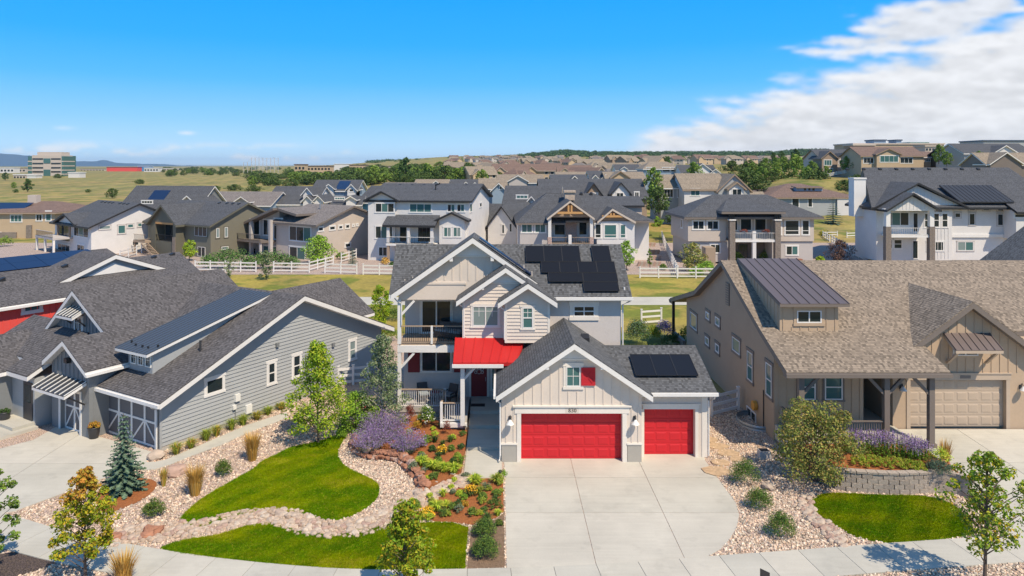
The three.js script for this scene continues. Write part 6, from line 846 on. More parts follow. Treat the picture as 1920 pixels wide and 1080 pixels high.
{ // the far neighbourhood of tan roofs
  const protos = [[M.ochre, M.farTan, 0], [M.beige, M.farBrown, 1], [M.ochre, M.farBrown, 0], [M.lightGray, M.farGray, 1], [M.beige, M.farTan, 1], [M.brick, M.farTan, 0]].map(([wm, rm, hip], i) => { const g = new THREE.Group(), w = 12 + i % 3 * 2; gableBody(g, -w / 2, w / 2, -9, 0, -3, 5.2, hip ? 5.3 : 8.0, 'x', wm); roof(g, hip ? hipPolys(-w / 2 - 0.7, w / 2 + 0.7, -9.7, 0.7, 5.1, 8.2, 4.5) : gablePolys(-w / 2 - 0.7, w / 2 + 0.7, -9.7, 0.7, 5.0, 8.3, 'x'), rm, M.beige, 0.25); gableBody(g, -w / 2 + 1, -w / 2 + 5.5, -3, 1.4, -3, 5.0, 6.9, 'z', wm); roof(g, gablePolys(-w / 2 + 0.4, -w / 2 + 6.1, -4, 1.9, 4.8, 7.1, 'z'), rm, M.beige, 0.25); for (const [x, y] of [[1.5, 0.6], [1.5, 3.2], [4.2, 3.2]]) win(g, FZ(0.02), x, y, x + 1.6, y + 1.4, { frame: M.white, fw: 0.12 }); return g; });
  let k = 0; for (const D of [320, 375, 440, 515, 600, 700, 815, 950, 1110, 1270, 1450]) {
    const x0 = (D < 500 ? 905 : 850) - CX, x1 = 1560 - CX, step = D < 500 ? 17 : 20 + D * 0.006; for (let x = x0 * D / F; x < x1 * D / F; x += step * rr(0.85, 1.35)) {
      const px = CX + x * F / D; if (k > 265) break; if ((D < 520 && px > 1230) || (D < 700 && px > 1390 && rnd() < 0.75)) continue;
      const c = protos[(k * 7 + Math.floor(rnd() * 3)) % 6].clone(); c.name = 'house'; const z = D * rr(0.97, 1.03), y = groundY(x, z); c.position.set(x, y, -z); c.rotation.y = pick([0, 0.3, -0.4, 0.8, -0.9]) + rr(-0.1, 0.1); c.scale.setScalar(rr(0.9, 1.15)); tag(c, 'small tan roofed house among the many on the far slope', 'house', 'houses of the far neighbourhood'); k++;
      if (rnd() < 0.32) farTree('small dark tree standing between the far tan houses', 'trees between the far houses', k % 3, x + step / 2, groundY(x, z - 8) - 0.5, -(z - 8), rr(0.7, 1.1));
    }
  }
}
// ---- far buildings
{
  const D = 900, s = D / F, p = at(86, 331, D), g = thing('office_building', 'beige five storey office block with bands of blue glass on the left horizon', 'office building', p), U = (x) => (x - 86) * s, Y = (y) => (331 - y) * s;
  new MB().box(U(60), U(115), 0, Y(291), -24, 0).box(U(68), U(113), Y(291), Y(285), -20, -2).build('wall', M.beige, g); new MB().box(U(113.2), U(118.5), 0, Y(292), -27, -24.1).box(U(52), U(60) - 0.05, 0, Y(293), -8, -0.4).box(U(115) + 0.05, U(118.5), 0, Y(293), -24, -0.4).build('glass_corner', M.glassTeal, g);
  for (const y of [298, 306.5, 314.5, 322]) { new MB().box(U(61), U(81), Y(y + 1.3), Y(y - 1.3), 0.01, 0.3).build('window_band', M.glass, g); new MB().box(U(96), U(114), Y(y + 1.3), Y(y - 1.3), 0.01, 0.3).build('window_band', M.glass, g); new MB().box(U(51.7), U(60), Y(y + 5.5), Y(y + 3.6), -8.3, -0.2).build('spandrel', M.beige, g); new MB().box(U(115.1), U(118.8), Y(y + 5.5), Y(y + 3.6), -24.2, -0.2).build('spandrel', M.beige, g); }
  new MB().box(U(82), U(95), Y(306), Y(297), 0.31, 0.5).box(U(82), U(95), 0, Y(318), 0.31, 0.5).build('entrance_glazing', M.glassTeal, g);
}
const lowBlock = (label, x0, x1, yT, yB, D, mat, roofMat, band = true) => { const s = D / F, p = at((x0 + x1) / 2, yB, D), w = (x1 - x0) * s / 2, h = (yB - yT) * s, g = thing('building', label, 'building', p); new MB().box(-w, w, -8, h, -w * 0.6 - 8, 0).build('wall', mat, g); new MB().box(-w - 0.5, w + 0.5, h + 0.02, h + 0.8, -w * 0.6 - 8.5, 0.5).build('roof', roofMat, g); if (band) { const n = Math.max(2, Math.round((x1 - x0) / 6)); for (let i = 0; i < n; i++) new MB().box(-w + 2 * w * (i + 0.2) / n, -w + 2 * w * (i + 0.8) / n, h * 0.35, h * 0.7, 0.02, 0.15).build('window', M.glass, g); } return g; };
lowBlock('low white flat roofed building right of the office block', 128, 149, 324, 335, 780, M.offWhite, M.white, false); lowBlock('low pale building left of the office block', 25, 48, 328, 337, 760, M.beige, M.white); lowBlock('low white annexe in front of the office block', 51, 67, 329, 336, 750, M.offWhite, M.white, false);
lowBlock('long store with red front on the far plain', 200, 257, 314, 320, 1500, M.redBody, M.redDark, false); lowBlock('blue fronted store beside the long red store', 258, 281, 312, 318, 1520, std([0.06, 0.25, 0.55]), M.white, false); lowBlock('white building beside the blue store', 270, 297, 315, 323, 1400, M.offWhite, M.white); lowBlock('white long building at the far left edge', 0, 26, 315, 325, 1200, M.offWhite, M.white); lowBlock('pale building between the left edge and the office block', 28, 48, 316, 324, 1300, M.beige, M.brick); lowBlock('pink beige far building in the middle of the plain', 150, 196, 317, 322, 1700, M.beige, M.farBrown); lowBlock('pale far building right of the stores', 300, 330, 316, 321, 1800, M.beige, M.white);
lowBlock('brown apartment building with tower, above the scrub', 552, 572, 309, 322, 760, M.ochre, M.farBrown); lowBlock('brown apartment building with long roof, above the scrub', 576, 620, 312, 322, 800, M.ochre, M.farBrown); lowBlock('brown apartment building, third from the left above the scrub', 655, 686, 310, 321, 820, M.ochre, M.farBrown); lowBlock('pale roofed building behind the brown apartments', 626, 655, 308, 314, 1000, M.offWhite, M.white, false); lowBlock('tan building at the right end of the scrub', 712, 746, 312, 320, 800, M.beige, M.farTan);
lowBlock('dark office block with a pale tower on the far slope, left one', 1052, 1076, 300, 307, 1250, M.grayDark, M.darkMetal); lowBlock('pale tower left of the yellow hall', 1051, 1056, 297, 307, 1240, M.lightGray, M.lightGray, false); lowBlock('long ochre hall between the dark blocks', 1082, 1116, 302, 306, 1230, M.orange, M.brick, false); lowBlock('dark office block on the far slope, right one', 1133, 1162, 296, 306, 1250, M.grayDark, M.darkMetal); lowBlock('pale tower beside the right dark block', 1124, 1133, 295, 306, 1240, M.lightGray, M.lightGray, false);
lowBlock('long tan school building on the hill behind the tan house', 1600, 1770, 271, 290, 420, M.ochre, M.beige); lowBlock('brick wing of the hilltop school', 1600, 1640, 273, 290, 410, M.brick, M.beige, false); lowBlock('blue box on the school roof, larger', 1639, 1661, 264, 271, 430, M.blueBody, M.grayMetal, false); lowBlock('blue box on the school roof, smaller', 1681, 1690, 264, 271, 430, M.blueBody, M.grayMetal, false); lowBlock('green roofed hall of the hilltop school', 1706, 1740, 269, 276, 440, M.beige, std([0.16, 0.25, 0.22]), false); lowBlock('long blue grey roofed hall behind the right hill houses', 1844, 1990, 265, 275, 430, M.grayBody, M.grayMetal, false); lowBlock('pale classroom wing right of the hillside tan house', 1735, 1765, 275, 286, 400, M.beige, M.beige);
{ // practice range net
  const D = 900, g = thing('range_net', 'tall pale practice range net on thin poles above the scrub', 'net', at(489, 318, D)), s = D / F; for (let i = 0; i <= 9; i++) { const x = (457 + i * 7.2 - 489) * s, h = (i < 2 ? 14 : 22) * s; new MB().box(x - 0.22, x + 0.22, -4, h, -0.22, 0.22).build('pole', M.lightGray, g); if (i < 9) bar(g, 'cable', M.lightGray, [x, h, 0], [x + 7.2 * s, (i < 1 ? 14 : 22) * s, 0], 0.16, 0.16); }
  new MB().face([[-22 * s + 3, 0, 0.02], [33 * s, 0, 0.02], [33 * s, 22 * s, 0.02], [-18 * s, 22 * s, 0.02]]).build('netting', std([0.7, 0.72, 0.75], { transparent: true, opacity: 0.16 }), g);
}
// ---- trees of the plain and of the middle distance
const gAt = (px, py) => { let D = 19162 / Math.max(1, py - 310); for (let i = 0; i < 30; i++) { const x = (px - CX) * D / F; D = lerp(D, F * (H - groundY(x, D)) / (py - 310), 0.5); } const x = (px - CX) * D / F; return [x, groundY(x, D), -D]; };
{
  for (let i = 0; i < 240; i++) { const px = rr(290, 890), py = lerp(316, 347, Math.pow(rnd(), 1.3)), k = pick([0, 3, 3, 0, 1]); if (py < 315 || (px < 470 && py > 332)) continue; const p = gAt(px, py); farTree('oak thicket in the belt of scrub on the plain', 'oak thickets of the plain', k, ...p, rr(0.75, 1.25) * (k === 3 ? 1.1 : 0.9), rr(1.2, 2.0), 'thicket'); }
  for (let i = 0; i < 70; i++) { const px = rr(470, 890), py = rr(330, 349), p = gAt(px, py); farTree('leafy thicket at the near edge of the scrub, behind the roofs', 'near thickets of the scrub belt', pick([0, 1, 3, 3]), ...p, rr(0.7, 1.0), rr(1, 1.6), 'thicket'); }
  for (let i = 0; i < 28; i++) { const px = rr(1405, 1535), py = rr(318, 352), D = lerp(420, 215, (py - 318) / 34); farTree('tree among the greenery of the right slope', 'trees of the right slope', pick([0, 1, 1, 3]), (px - CX) * D / F, groundY((px - CX) * D / F, D) - 0.3, -D, rr(0.45, 0.8), rr(0.9, 1.3)); }
  for (const [px, py, k, s, sx, l] of [[760, 347, 2, 1.75, 0.9, 'tall dark cottonwood rising above the scrub, left of centre'], [700, 347, 1, 1.35, 1, 'rounded green tree left of the tall dark cottonwood'], [800, 345, 1, 1.3, 1.1, 'green tree just right of the tall dark cottonwood'], [835, 347, 0, 1.3, 1.1, 'oak at the right end of the tree belt'], [675, 349, 3, 1.2, 1.2, 'low oak above the white and blue house'], [52, 360, 2, 0.85, 1.1, 'dark round tree alone in the dry field'], [26, 354, 1, 0.5, 1, 'smaller tree at the left of the lone field tree'], [30, 361, 3, 0.3, 1.2, 'low bush in front of the lone field tree'], [165, 361, 3, 0.3, 1.2, 'low round bush in the middle of the dry field'], [262, 345, 3, 0.6, 1.5, 'broad low thicket in the field above the dark roof'], [210, 372, 0, 0.6, 1, 'grey green tree at the left gable of the dark roofed house'], [440, 357, 3, 0.6, 1.8, 'bright low thicket left of the charcoal roofs'], [475, 360, 3, 0.65, 1.6, 'bright low thicket over the charcoal roofs'], [405, 358, 3, 0.5, 1.2, 'small round thicket over the pale taupe roof'], [545, 350, 3, 0.9, 1.6, 'wide bright thicket above the charcoal roof'], [10, 338, 2, 0.9, 1.2, 'dark tree at the left edge before the office block'], [108, 334, 3, 0.8, 1.5, 'low dark shrubs at the foot of the office block'], [905, 355, 1, 1.0, 0.9, 'green tree beside the light blue house'], [1022, 333, 0, 0.8, 1.2, 'small green tree among the tan roofs']]) farTree(l, null, k, ...gAt(px, py), s, sx);
  for (const [px, py, D, k, s, sx, l] of [[1490, 346, 232, 1, 1.2, 0.85, 'large light green cottonwood on the right slope'], [1455, 350, 240, 1, 0.8, 1, 'bright green tree left of the large cottonwood'], [1470, 352, 225, 3, 0.7, 1, 'green bush below the large cottonwood'], [1515, 350, 222, 1, 0.75, 1, 'green tree right of the large cottonwood'], [1425, 340, 260, 0, 0.7, 1, 'dark green bush on the grassy slope'], [1372, 330, 300, 0, 0.9, 1.2, 'dark tree behind the tan roofed house'], [1398, 332, 290, 0, 0.8, 1.2, 'second dark tree behind the tan roofed house'], [1450, 309, 420, 2, 0.9, 0.9, 'dark pine against the far slope, left one'], [1465, 309, 415, 2, 1.0, 0.8, 'dark pine against the far slope, taller right one'], [1492, 306, 400, 2, 1.0, 1, 'dark tree beside the hillside house'], [1605, 325, 222, 0, 0.7, 1, 'dark tree between the hillside houses'], [1588, 322, 224, 1, 0.6, 1, 'small green tree before the beige hillside house'], [1760, 308, 205, 1, 0.7, 0.7, 'yellow green tree right of the tan hillside house'], [1775, 312, 200, 1, 0.5, 0.9, 'small tree below the dark pavilion'], [1835, 312, 190, 1, 0.5, 1, 'small green tree before the grey hillside house'], [1608, 352, 190, 3, 0.6, 1.2, 'bushes beside the big white house roof'], [1585, 358, 185, 3, 0.5, 1.4, 'dark bushes above the brown hip roof'], [1548, 330, 225, 1, 0.4, 1, 'small yellow tree on the right slope'], [1234, 402, 138, 0, 0.72, 0.9, 'dark green tree in the gap right of the charcoal roofed house'], [1224, 380, 150, 1, 0.9, 0.7, 'green tree beside the slate blue house wall'], [1268, 420, 134, 3, 0.45, 1.3, 'low bushes in the gap beside the hipped house'], [1300, 350, 190, 1, 0.8, 0.9, 'green tree peeping over the tan roofed house'], [1420, 362, 175, 0, 0.6, 1.2, 'dark bushes left of the brown hip roof'], [1400, 345, 210, 3, 0.8, 1.4, 'scrub on the slope above the tan wing'], [1530, 345, 215, 3, 0.7, 1.5, 'scrub right below the hillside houses']]) farTree(l, null, k, ...at(px, py, D), s, sx);
  tag(new MB().box(...(() => { const a = at(1515, 338, 225), b = at(1612, 338, 225); return [a[0], b[0], a[1], a[1] + 1.3, a[2] - 0.3, a[2]]; })()).build('garden_wall', M.block), 'long grey block wall on the slope below the hillside houses', 'wall');
}
// ---- white rail fences: posts with caps and three rails each
function fence(label, pts, o = {}) {
  const { h = 1.35, step = 2.4, rails = 3, group = 'white rail fences' } = o, g = thing('rail_fence', label, 'fence', [pts[0][0], pts[0][1], pts[0][2]], 0, null), O = pts[0];
  for (let i = 0; i < pts.length - 1; i++) { const a = sub(pts[i], O), b = sub(pts[i + 1], O), L = Math.hypot(...sub(b, a)), n = Math.max(1, Math.round(L / step));
    for (let k = i ? 1 : 0; k <= n; k++) { const p = mix(a, b, k / n); pc(g, 'post', M.white, add(p, [0, h / 2, 0]), [0.14, h + 0.1, 0.14]); pc(g, 'post_cap', M.white, add(p, [0, h + 0.08, 0]), [0.19, 0.05, 0.19]); if (k < n) { const q = mix(a, b, (k + 1) / n); for (let r = 0; r < rails; r++) { const y = h * (0.25 + 0.7 * r / (rails - 1)) - 0.08; bar(g, 'rail', M.white, add(p, [0, y, 0]), add(q, [0, y, 0]), 0.05, 0.16); } } } }
  return g;
}
fence('long white rail fence along the greenbelt behind the left houses', [gd(366, 508), gd(480, 510), gd(580, 511), gd(669, 514)]);
fence('white rail fence behind the middle house, left of its roof', [gd(681, 515), gd(742, 516), gd(800, 517)]); fence('white rail fence along the greenbelt right of the middle house', [gd(1100, 519), gd(1165, 521), gd(1340, 522), gd(1400, 522)]);
fence('white rail fence running up the lot line beside the beige house', [gd(580, 509), gd(625, 497), gd(668, 484)]); fence('white rail fence running up the lot line beside the craftsman house', [gd(1271, 519), gd(1258, 490), gd(1247, 465), gd(1241, 447)]); fence('white rail fence descending beside the big white house', [gd(1642, 497), gd(1600, 480), gd(1560, 456), gd(1543, 447)]); fence('short white fence with gate between the grey and the big white house', [gd(1543, 447), gd(1570, 447)]); fence('short white fence right of the gate by the big white house', [gd(1588, 449), gd(1612, 448)]);
fence('white rail fence at the far left beyond the roofs', [gd(-60, 450), gd(20, 446), gd(76, 440)]); fence('white rail fence on the bank between the white and olive houses', [gd(225, 487), gd(256, 478), gd(284, 468)]); fence('low white fence on the right slope', [at(1552, 331, 224), at(1600, 322, 224)], { h: 1.0 });
fence('white rail fence of the yard behind the middle house', [gd(1120, 618), gd(1165, 613), gd(1240, 607), gd(1262, 605)]); fence('white rail fence closing the gap between the middle and the tan house', [gd(1334, 784, -0.1), gd(1384, 771, -0.1)], { step: 1.9, h: 1.35 });
fence('white picket gate piece behind the yellow green tree', [gd(634, 724), gd(690, 718)], { step: 1.2, h: 1.2 });
// grasses and shrubs of the back gardens
const back = (l, px, py, w, h, pal, o = {}) => { const p = gd(px, py); shrub(o.name ?? 'shrub', l, p, { w, h, N: 12, per: 70, size: 0.2, pal, mat: M.leafFar, ...o }, o.group, o.cat ?? 'shrub'); };
for (const [px, w, h] of [[390, 2.2, 1.6], [410, 2.6, 2.2], [428, 2.4, 2.6], [448, 2.8, 2.3], [468, 2.4, 1.5], [488, 1.8, 2.0], [510, 2.6, 2.4], [530, 2.4, 2.0], [548, 2.2, 1.5]]) back('rounded green shrub in the row behind the long white fence', px, 504, w * 1.25, h * 1.35, PAL.dark.map((c) => mul(c, 1.5)), { group: 'shrub row behind the long fence' });
tree('tree', 'round bright green tree before the beige back house', gd(596, 494), { h: 4.0, base: 0.3, w: 4.2, N: 34, per: 90, size: 0.26, pal: PAL.bright, mat: M.leafFar, tr: 0.1 }); tree('tree', 'yellow green young tree before the olive house', gd(355, 489), { h: 3.0, base: 0.8, w: 2.4, N: 18, per: 70, size: 0.22, pal: PAL.yellowGreen, mat: M.leafFar }); tree('tree', 'thin grey green tree in front of the long white fence', gd(499, 525), { h: 3.6, base: 0.3, w: 1.9, N: 16, per: 60, size: 0.2, pal: PAL.aspen.map((c) => mul(c, 0.7)), mat: M.leafFar }); tree('tree', 'small sparse tree in the greenbelt left', gd(430, 522), { h: 2.4, base: 0.3, w: 1.4, N: 12, per: 50, size: 0.16, pal: PAL.aspen, mat: M.leafFar });
spruce('small blue spruce by the lot line fence', gd(661, 497), 2.6, 1.4, PAL.bluish, null, 12, 0.6); spruce('blue spruce at the far left behind the roofs', gd(10, 436), 3.8, 2.6, PAL.bluish, null, 10, 0.5); spruce('blue spruce beside the white garage door of the brown hip house', gd(1562, 434), 8.0, 4.6, PAL.bluish, null, 16, 0.6);
back('orange ornamental grass at the foot of the tall white house', 722, 498, 1.2, 1.4, PAL.gold); back('low green shrubs right of the tall white house corner', 738, 500, 1.6, 0.8, PAL.dark); back('golden bush at the far left before the brown ranch house', 55, 435, 3.0, 2.4, PAL.maple); back('bright shrub left of the white back house', 84, 432, 2.2, 1.6, PAL.yellowGreen); back('green shrub at the left edge above the roofs', 8, 462, 3, 2.0, PAL.green); back('orange shrub by the beige house patio', 650, 480, 1.6, 1.4, PAL.rust); back('green plants by the beige house patio', 640, 486, 2.0, 1.2, PAL.green);
tree('tree', 'leafy light green tree beside the solar roof', gd(1175, 507), { h: 4.0, base: 0.8, w: 2.8, N: 22, per: 70, size: 0.24, pal: PAL.bright, mat: M.leafFar }); tree('tree', 'slim young tree in the terraced gravel garden', gd(1219, 505), { h: 2.8, base: 0.8, w: 1.0, N: 12, per: 50, size: 0.16, pal: PAL.green, mat: M.leafFar }); tree('tree', 'large grey green shrub tree before the hipped house', gd(1297, 508), { h: 3.7, base: 0.3, w: 3.9, N: 30, per: 90, size: 0.22, pal: PAL.crab, mat: M.leafFar }); tree('tree', 'bright green tree at the wooden fence by the craftsman house', gd(1246, 412), { h: 5.5, base: 0.6, w: 5.4, N: 28, per: 80, size: 0.35, pal: PAL.bright, mat: M.leafFar }); tree('tree', 'green bushy tree below the craftsman house fence', gd(1232, 436), { h: 3.4, base: 0.2, w: 2.6, N: 18, per: 70, size: 0.26, pal: PAL.bright, mat: M.leafFar });
back('bright green bush in front of the hipped house', 1325, 514, 3.2, 2.0, PAL.bright); back('green bush at the corner of the tan house ridge', 1305, 519, 2.4, 1.5, PAL.bright); back('small green shrub between the stone pillars', 1382, 492, 1.8, 1.8, PAL.green); back('leafy shrub at the right stone pillar', 1436, 490, 2.2, 2.0, PAL.green); back('low shrub right of the stone pillar', 1458, 492, 2.2, 1.2, PAL.green); back('small conifer shrub in the terraced garden', 1243, 506, 1.2, 0.9, PAL.mugo);
tree('tree', 'dark plum coloured shrub tree beside the big white house', gd(1575, 494), { h: 3.3, base: 0.3, w: 3.6, N: 24, per: 90, size: 0.2, pal: PAL.plum, mat: M.leafFar }); back('silvery blue shrub at the balcony pillar of the big white house', 1641, 494, 2.6, 1.7, PAL.bluish.map((c) => mul(c, 1.4))); tree('tree', 'young maple in front of the big white house', gd(1752, 494), { h: 3.7, base: 0.8, w: 3.0, N: 24, per: 70, size: 0.2, pal: PAL.crab, mat: M.leafFar }); tree('tree', 'bright green tree before the brown hip house', gd(1506, 418), { h: 5.2, base: 0.3, w: 6, N: 24, per: 70, size: 0.4, pal: PAL.bright, mat: M.leafFar }); tree('tree', 'second green tree right before the brown hip house', gd(1538, 424), { h: 4.2, base: 0.3, w: 4.6, N: 20, per: 70, size: 0.4, pal: PAL.green, mat: M.leafFar }); back('yellowing shrub under the blue spruce', 1547, 446, 3.0, 1.8, PAL.maple); back('yellow green shrub right of the hipped house', 1538, 494, 1.4, 1.2, PAL.yellowGreen); back('small round shrub by the garage of the brown hip house', 1594, 434, 2.4, 1.4, PAL.crab);
{ // terraced gravel garden with low block walls, planter and small things behind the right fence
  const g = thing('terrace_wall', 'three low block terraces in the gravel garden behind the solar roof', 'retaining wall', gd(1215, 500)); const O = gd(1215, 500); for (const [a, b, y] of [[1195, 1238, 499], [1194, 1238, 487], [1196, 1236, 476], [1192, 1228, 462]]) { const p = sub(gd(a, y), O), q = sub(gd(b, y), O), n = 9; for (let i = 0; i < n; i++) for (let k = 0; k < 2; k++) pc(g, 'block', i % 2 ? M.block : M.rock, add(mix(p, q, (i + 0.5 + k * 0.3) / n), [0, 0.17 + k * 0.34, 0]), [Math.hypot(...sub(q, p)) / n - 0.02, 0.32, 0.5]); }
  const b = thing('planter_box', 'brown wooden planter box against the hipped house', 'planter', gd(1487, 494)); new MB().box(-1.2, 1.2, 0, 0.7, -0.5, 0.5).build('box', std([0.32, 0.14, 0.08]), b); new MB().box(-1.1, 1.1, 0.705, 0.72, -0.4, 0.4).build('soil', M.mulch, b);
  const r = thing('red_chair', 'red garden chair under the pergola of the hipped house', 'chair', gd(1341, 490)); new MB().box(-0.5, 0.5, 0.3, 0.45, -0.4, 0.4).build('seat', M.redDoor, r); new MB().box(-0.5, 0.5, 0.45, 1.0, -0.45, -0.35).build('backrest', M.redDoor, r); for (const x of [-0.42, 0.42]) new MB().box(x - 0.06, x + 0.06, 0, 0.3, -0.35, 0.35).build('leg', M.redDoor, r);
  const w = thing('wooden_fence', 'grey plank fence by the bright green tree', 'fence', gd(1250, 425)); for (let i = 0; i < 16; i++) pc(w, 'plank', M.wood, [-2 + i * 0.32, 0.9, -i * 0.1], [0.28, 1.8 + (i % 3) * 0.03, 0.04]);
}

// ================= front gardens =================
// main trees
tree('tree', 'young maple turning rust red at the top, by the lower left pavement', gd(160, 1092), { h: 3.85, base: 1.0, w: 2.0, N: 58, per: 85, size: 0.12, pal: PAL.maple, top: [0.62, PAL.rust], skew: 0.05, cl: 0.19, shape: (t) => t < 0.55 ? 0.85 + 0.15 * Math.sin(t * 6) : Math.max(0.16, 1 - (t - 0.55) * 1.75) });
tree('tree', 'yellow green tree at the head of the upper lawn', gd(597, 831), { h: 5.1, base: 0.85, w: 3.9, N: 76, per: 110, size: 0.125, pal: PAL.yellowGreen, cl: 0.18, tr: 0.07, shape: (t) => Math.max(0.2, 1 - Math.pow(t, 1.4) * 0.85) * (t < 0.1 ? 0.8 : 1) });
tree('tree', 'slender grey green aspen beside the porch', gd(716, 806), { h: 5.0, base: 0.4, w: 3.4, N: 50, per: 105, size: 0.12, pal: PAL.aspen, bark: M.barkPale, cl: 0.2, tr: 0.06, shape: (t) => Math.max(0.16, 1 - Math.pow(t, 1.3) * 0.88) });
tree('tree', 'leafy tree in the foreground at the edge of the lower lawn', gd(757, 1135), { h: 3.3, base: 0.6, w: 2.3, N: 56, per: 85, size: 0.115, pal: PAL.maple.concat(PAL.yellowGreen).map((c) => mul(c, 0.85)), cl: 0.18, shape: (t) => Math.max(0.2, 0.95 - Math.pow(t, 1.8) * 0.75), skew: 0.05 });
tree('tree', 'open branched green tree at the lower right on the pavement edge', gd(1846, 1118), { h: 4.75, base: 1.75, w: 2.9, N: 54, per: 62, size: 0.13, pal: PAL.green.concat(PAL.yellowGreen, PAL.maple), cl: 0.155, tr: 0.075, shape: (t) => Math.max(0.2, Math.sin(Math.PI * (0.25 + t * 0.7))), skew: 0.1 });
tree('tree', 'green tree cut by the lower left edge', gd(-14, 1062), { h: 4.0, base: 0.5, w: 1.8, N: 40, per: 70, size: 0.12, pal: PAL.green, cl: 0.17 });
tree('tree', 'multi stemmed crab apple in front of the tan house porch', gd(1530, 905), { h: 3.4, base: 0.55, w: 4.0, N: 56, per: 190, size: 0.11, pal: PAL.crab, cl: 0.22, tr: 0.08, shape: (t) => Math.pow(Math.sin(Math.PI * Math.min(1, 0.22 + t * 0.72)), 0.6) });
tree('tree', 'green tree behind the grey house, left of the balcony', gd(712, 612), { h: 3.6, base: 0.3, w: 2.4, N: 26, per: 110, size: 0.17, pal: PAL.yellowGreen, cl: 0.26 });
tree('tree', 'dense green shrub tree under the yellow green tree, by the lavender', gd(668, 812), { h: 2.1, base: 0.15, w: 2.4, N: 26, per: 150, size: 0.11, pal: PAL.bright, cl: 0.28 });
spruce('blue spruce in a mulch ring before the grey garage', gd(232, 921), 3.5, 1.75);
// shrubs on the left gravel
shrub('shrub', 'round dark mugo pine on the gravel below the spruce', gd(287, 968), { w: 0.95, h: 0.75, pal: PAL.mugo, per: 170, size: 0.055 }); shrub('shrub', 'small dark pointed shrub on the gravel beside the gold grass', gd(418, 893), { w: 0.75, h: 0.85, pal: PAL.mugo, per: 150, size: 0.055 });
tuft('ornamental_grass', 'tall golden feather grass nearest the upper lawn', gd(473, 863), 1.4, 1.15, 420, PAL.gold, { foot: 0.2, blade: 0.012 }); tuft('ornamental_grass', 'tall golden feather grass on the gravel, the lower left one', gd(366, 928), 1.35, 1.1, 420, PAL.gold, { foot: 0.2, blade: 0.012 }); tuft('ornamental_grass', 'golden grass at the bottom edge below the pavement', gd(232, 1098), 1.2, 1.05, 380, PAL.gold, { foot: 0.2 }); tuft('ornamental_grass', 'thin greenish grass clump beside the boulder', gd(306, 912), 0.85, 0.5, 130, PAL.grassGreen.concat(PAL.gold), { foot: 0.1 });
for (const [px, py, h, k] of [[330, 852, 0.6, 1], [358, 840, 0.5, 1], [386, 826, 0.62, 0], [406, 818, 0.6, 1], [434, 806, 0.62, 0], [456, 797, 0.6, 0], [482, 787, 0.5, 1], [503, 778, 0.5, 0], [527, 768, 0.45, 1]]) tuft('daylily', 'spiky green clump in the row along the grey house wall', gd(px, py), h * 1.25, 1.0, 190, k ? PAL.grassGreen.concat(PAL.gold.slice(0, 1)) : PAL.grassGreen, { foot: 0.12, droop: 0.4 }, 'daylily row along the grey wall', 'daylily');
const rock = (l, px, py, s, mat, y = 0) => { const p = gd(px, py); const m = new THREE.Mesh(pick(BOU), mat); m.name = 'boulder'; m.position.set(p[0], s * 0.35 + y, p[2]); m.scale.set(s * 1.15, s * 0.85, s); m.rotation.y = rr(0, 6); tag(m, l, 'boulder'); };
rock('large pink boulder beside the thin grass clump', 333, 887, 0.42, M.rock); rock('boulder at the corner of the grey garage', 294, 858, 0.34, M.rockPale); rock('reddish brown boulder at the left end of the cobble bed', 216, 1011, 0.24, M.rockRed); rock('rusty boulder in the cobble bed near its left end', 283, 1003, 0.36, M.rockRed); rock('pale boulder at the edge of the right rock bed', 1440, 915, 0.25, M.rockPale);
tag((() => { const m = new MB(); m.prism([[-0.012, 0, 0], [0.012, 0, 0], [0.012, 0.62, 0], [-0.012, 0.62, 0]], [0, 0, -0.02]); m.prism([[-0.16, 0.55, 0.02], [0.16, 0.40, 0.02], [0.16, 0.85, 0.02], [-0.16, 1.0, 0.02]], [0, 0, -0.02]); return m.build('yard_sign', M.darkMetal); })(), 'small dark sign on a stake at the bottom edge of the pavement', 'sign').position.set(...gd(1434, 1122));
// planters and pots
const pot = (label, p, r, h, mat, pal, ph, blossom) => { const g = thing('plant_pot', label, 'plant pot', p), prof = [[0, 0], [r * 0.72, 0], [r, h * 0.92], [r * 1.07, h * 0.93], [r * 1.07, h], [r * 0.9, h], [r * 0.86, h * 0.9], [0, h * 0.9]].map((q) => new THREE.Vector2(...q)); const m = new THREE.Mesh(new THREE.LatheGeometry(prof, 20), mat); m.name = 'pot'; g.add(m); const s = shrubMesh({ w: r * 2.6, h: ph, N: 9, per: 60, size: 0.07, pal }); s.name = 'plant'; s.position.y = h * 0.85; g.add(s); if (blossom) { const b = shrubMesh({ w: r * 2.7, h: ph * 1.05, N: 9, per: 25, size: 0.06, pal: blossom, mat: std([1, 1, 1], { vertexColors: true }) }); b.name = 'blossoms'; b.position.y = h * 0.87; g.add(b); } return g; };
pot('dark grey pot with red and yellow flowers by the grey garage door', gd(176, 822), 0.3, 0.62, M.darkMetal, PAL.rust, 0.4, [[0.5, 0.08, 0.03], [0.5, 0.3, 0.03]]); pot('dark pot by the far left window of the grey house', gd(8, 797), 0.3, 0.75, M.darkMetal, PAL.dark, 0.3); pot('dark pot full of white flowers on the tan house porch', [16.55, 0.85, -36.4], 0.24, 0.35, M.black, PAL.dark, 0.5, [[0.8, 0.8, 0.8], [0.7, 0.7, 0.75]]); pot('terracotta pot with lime foliage beside the retaining wall', [19.55, 0.55, -31.7], 0.35, 0.6, std([0.5, 0.2, 0.09]), PAL.lime, 0.9, null);
tuft('ornamental_grass', 'golden grass behind the terracotta pot', [20.3, 0.5, -32.6], 1.35, 0.7, 220, PAL.gold, { foot: 0.15 });
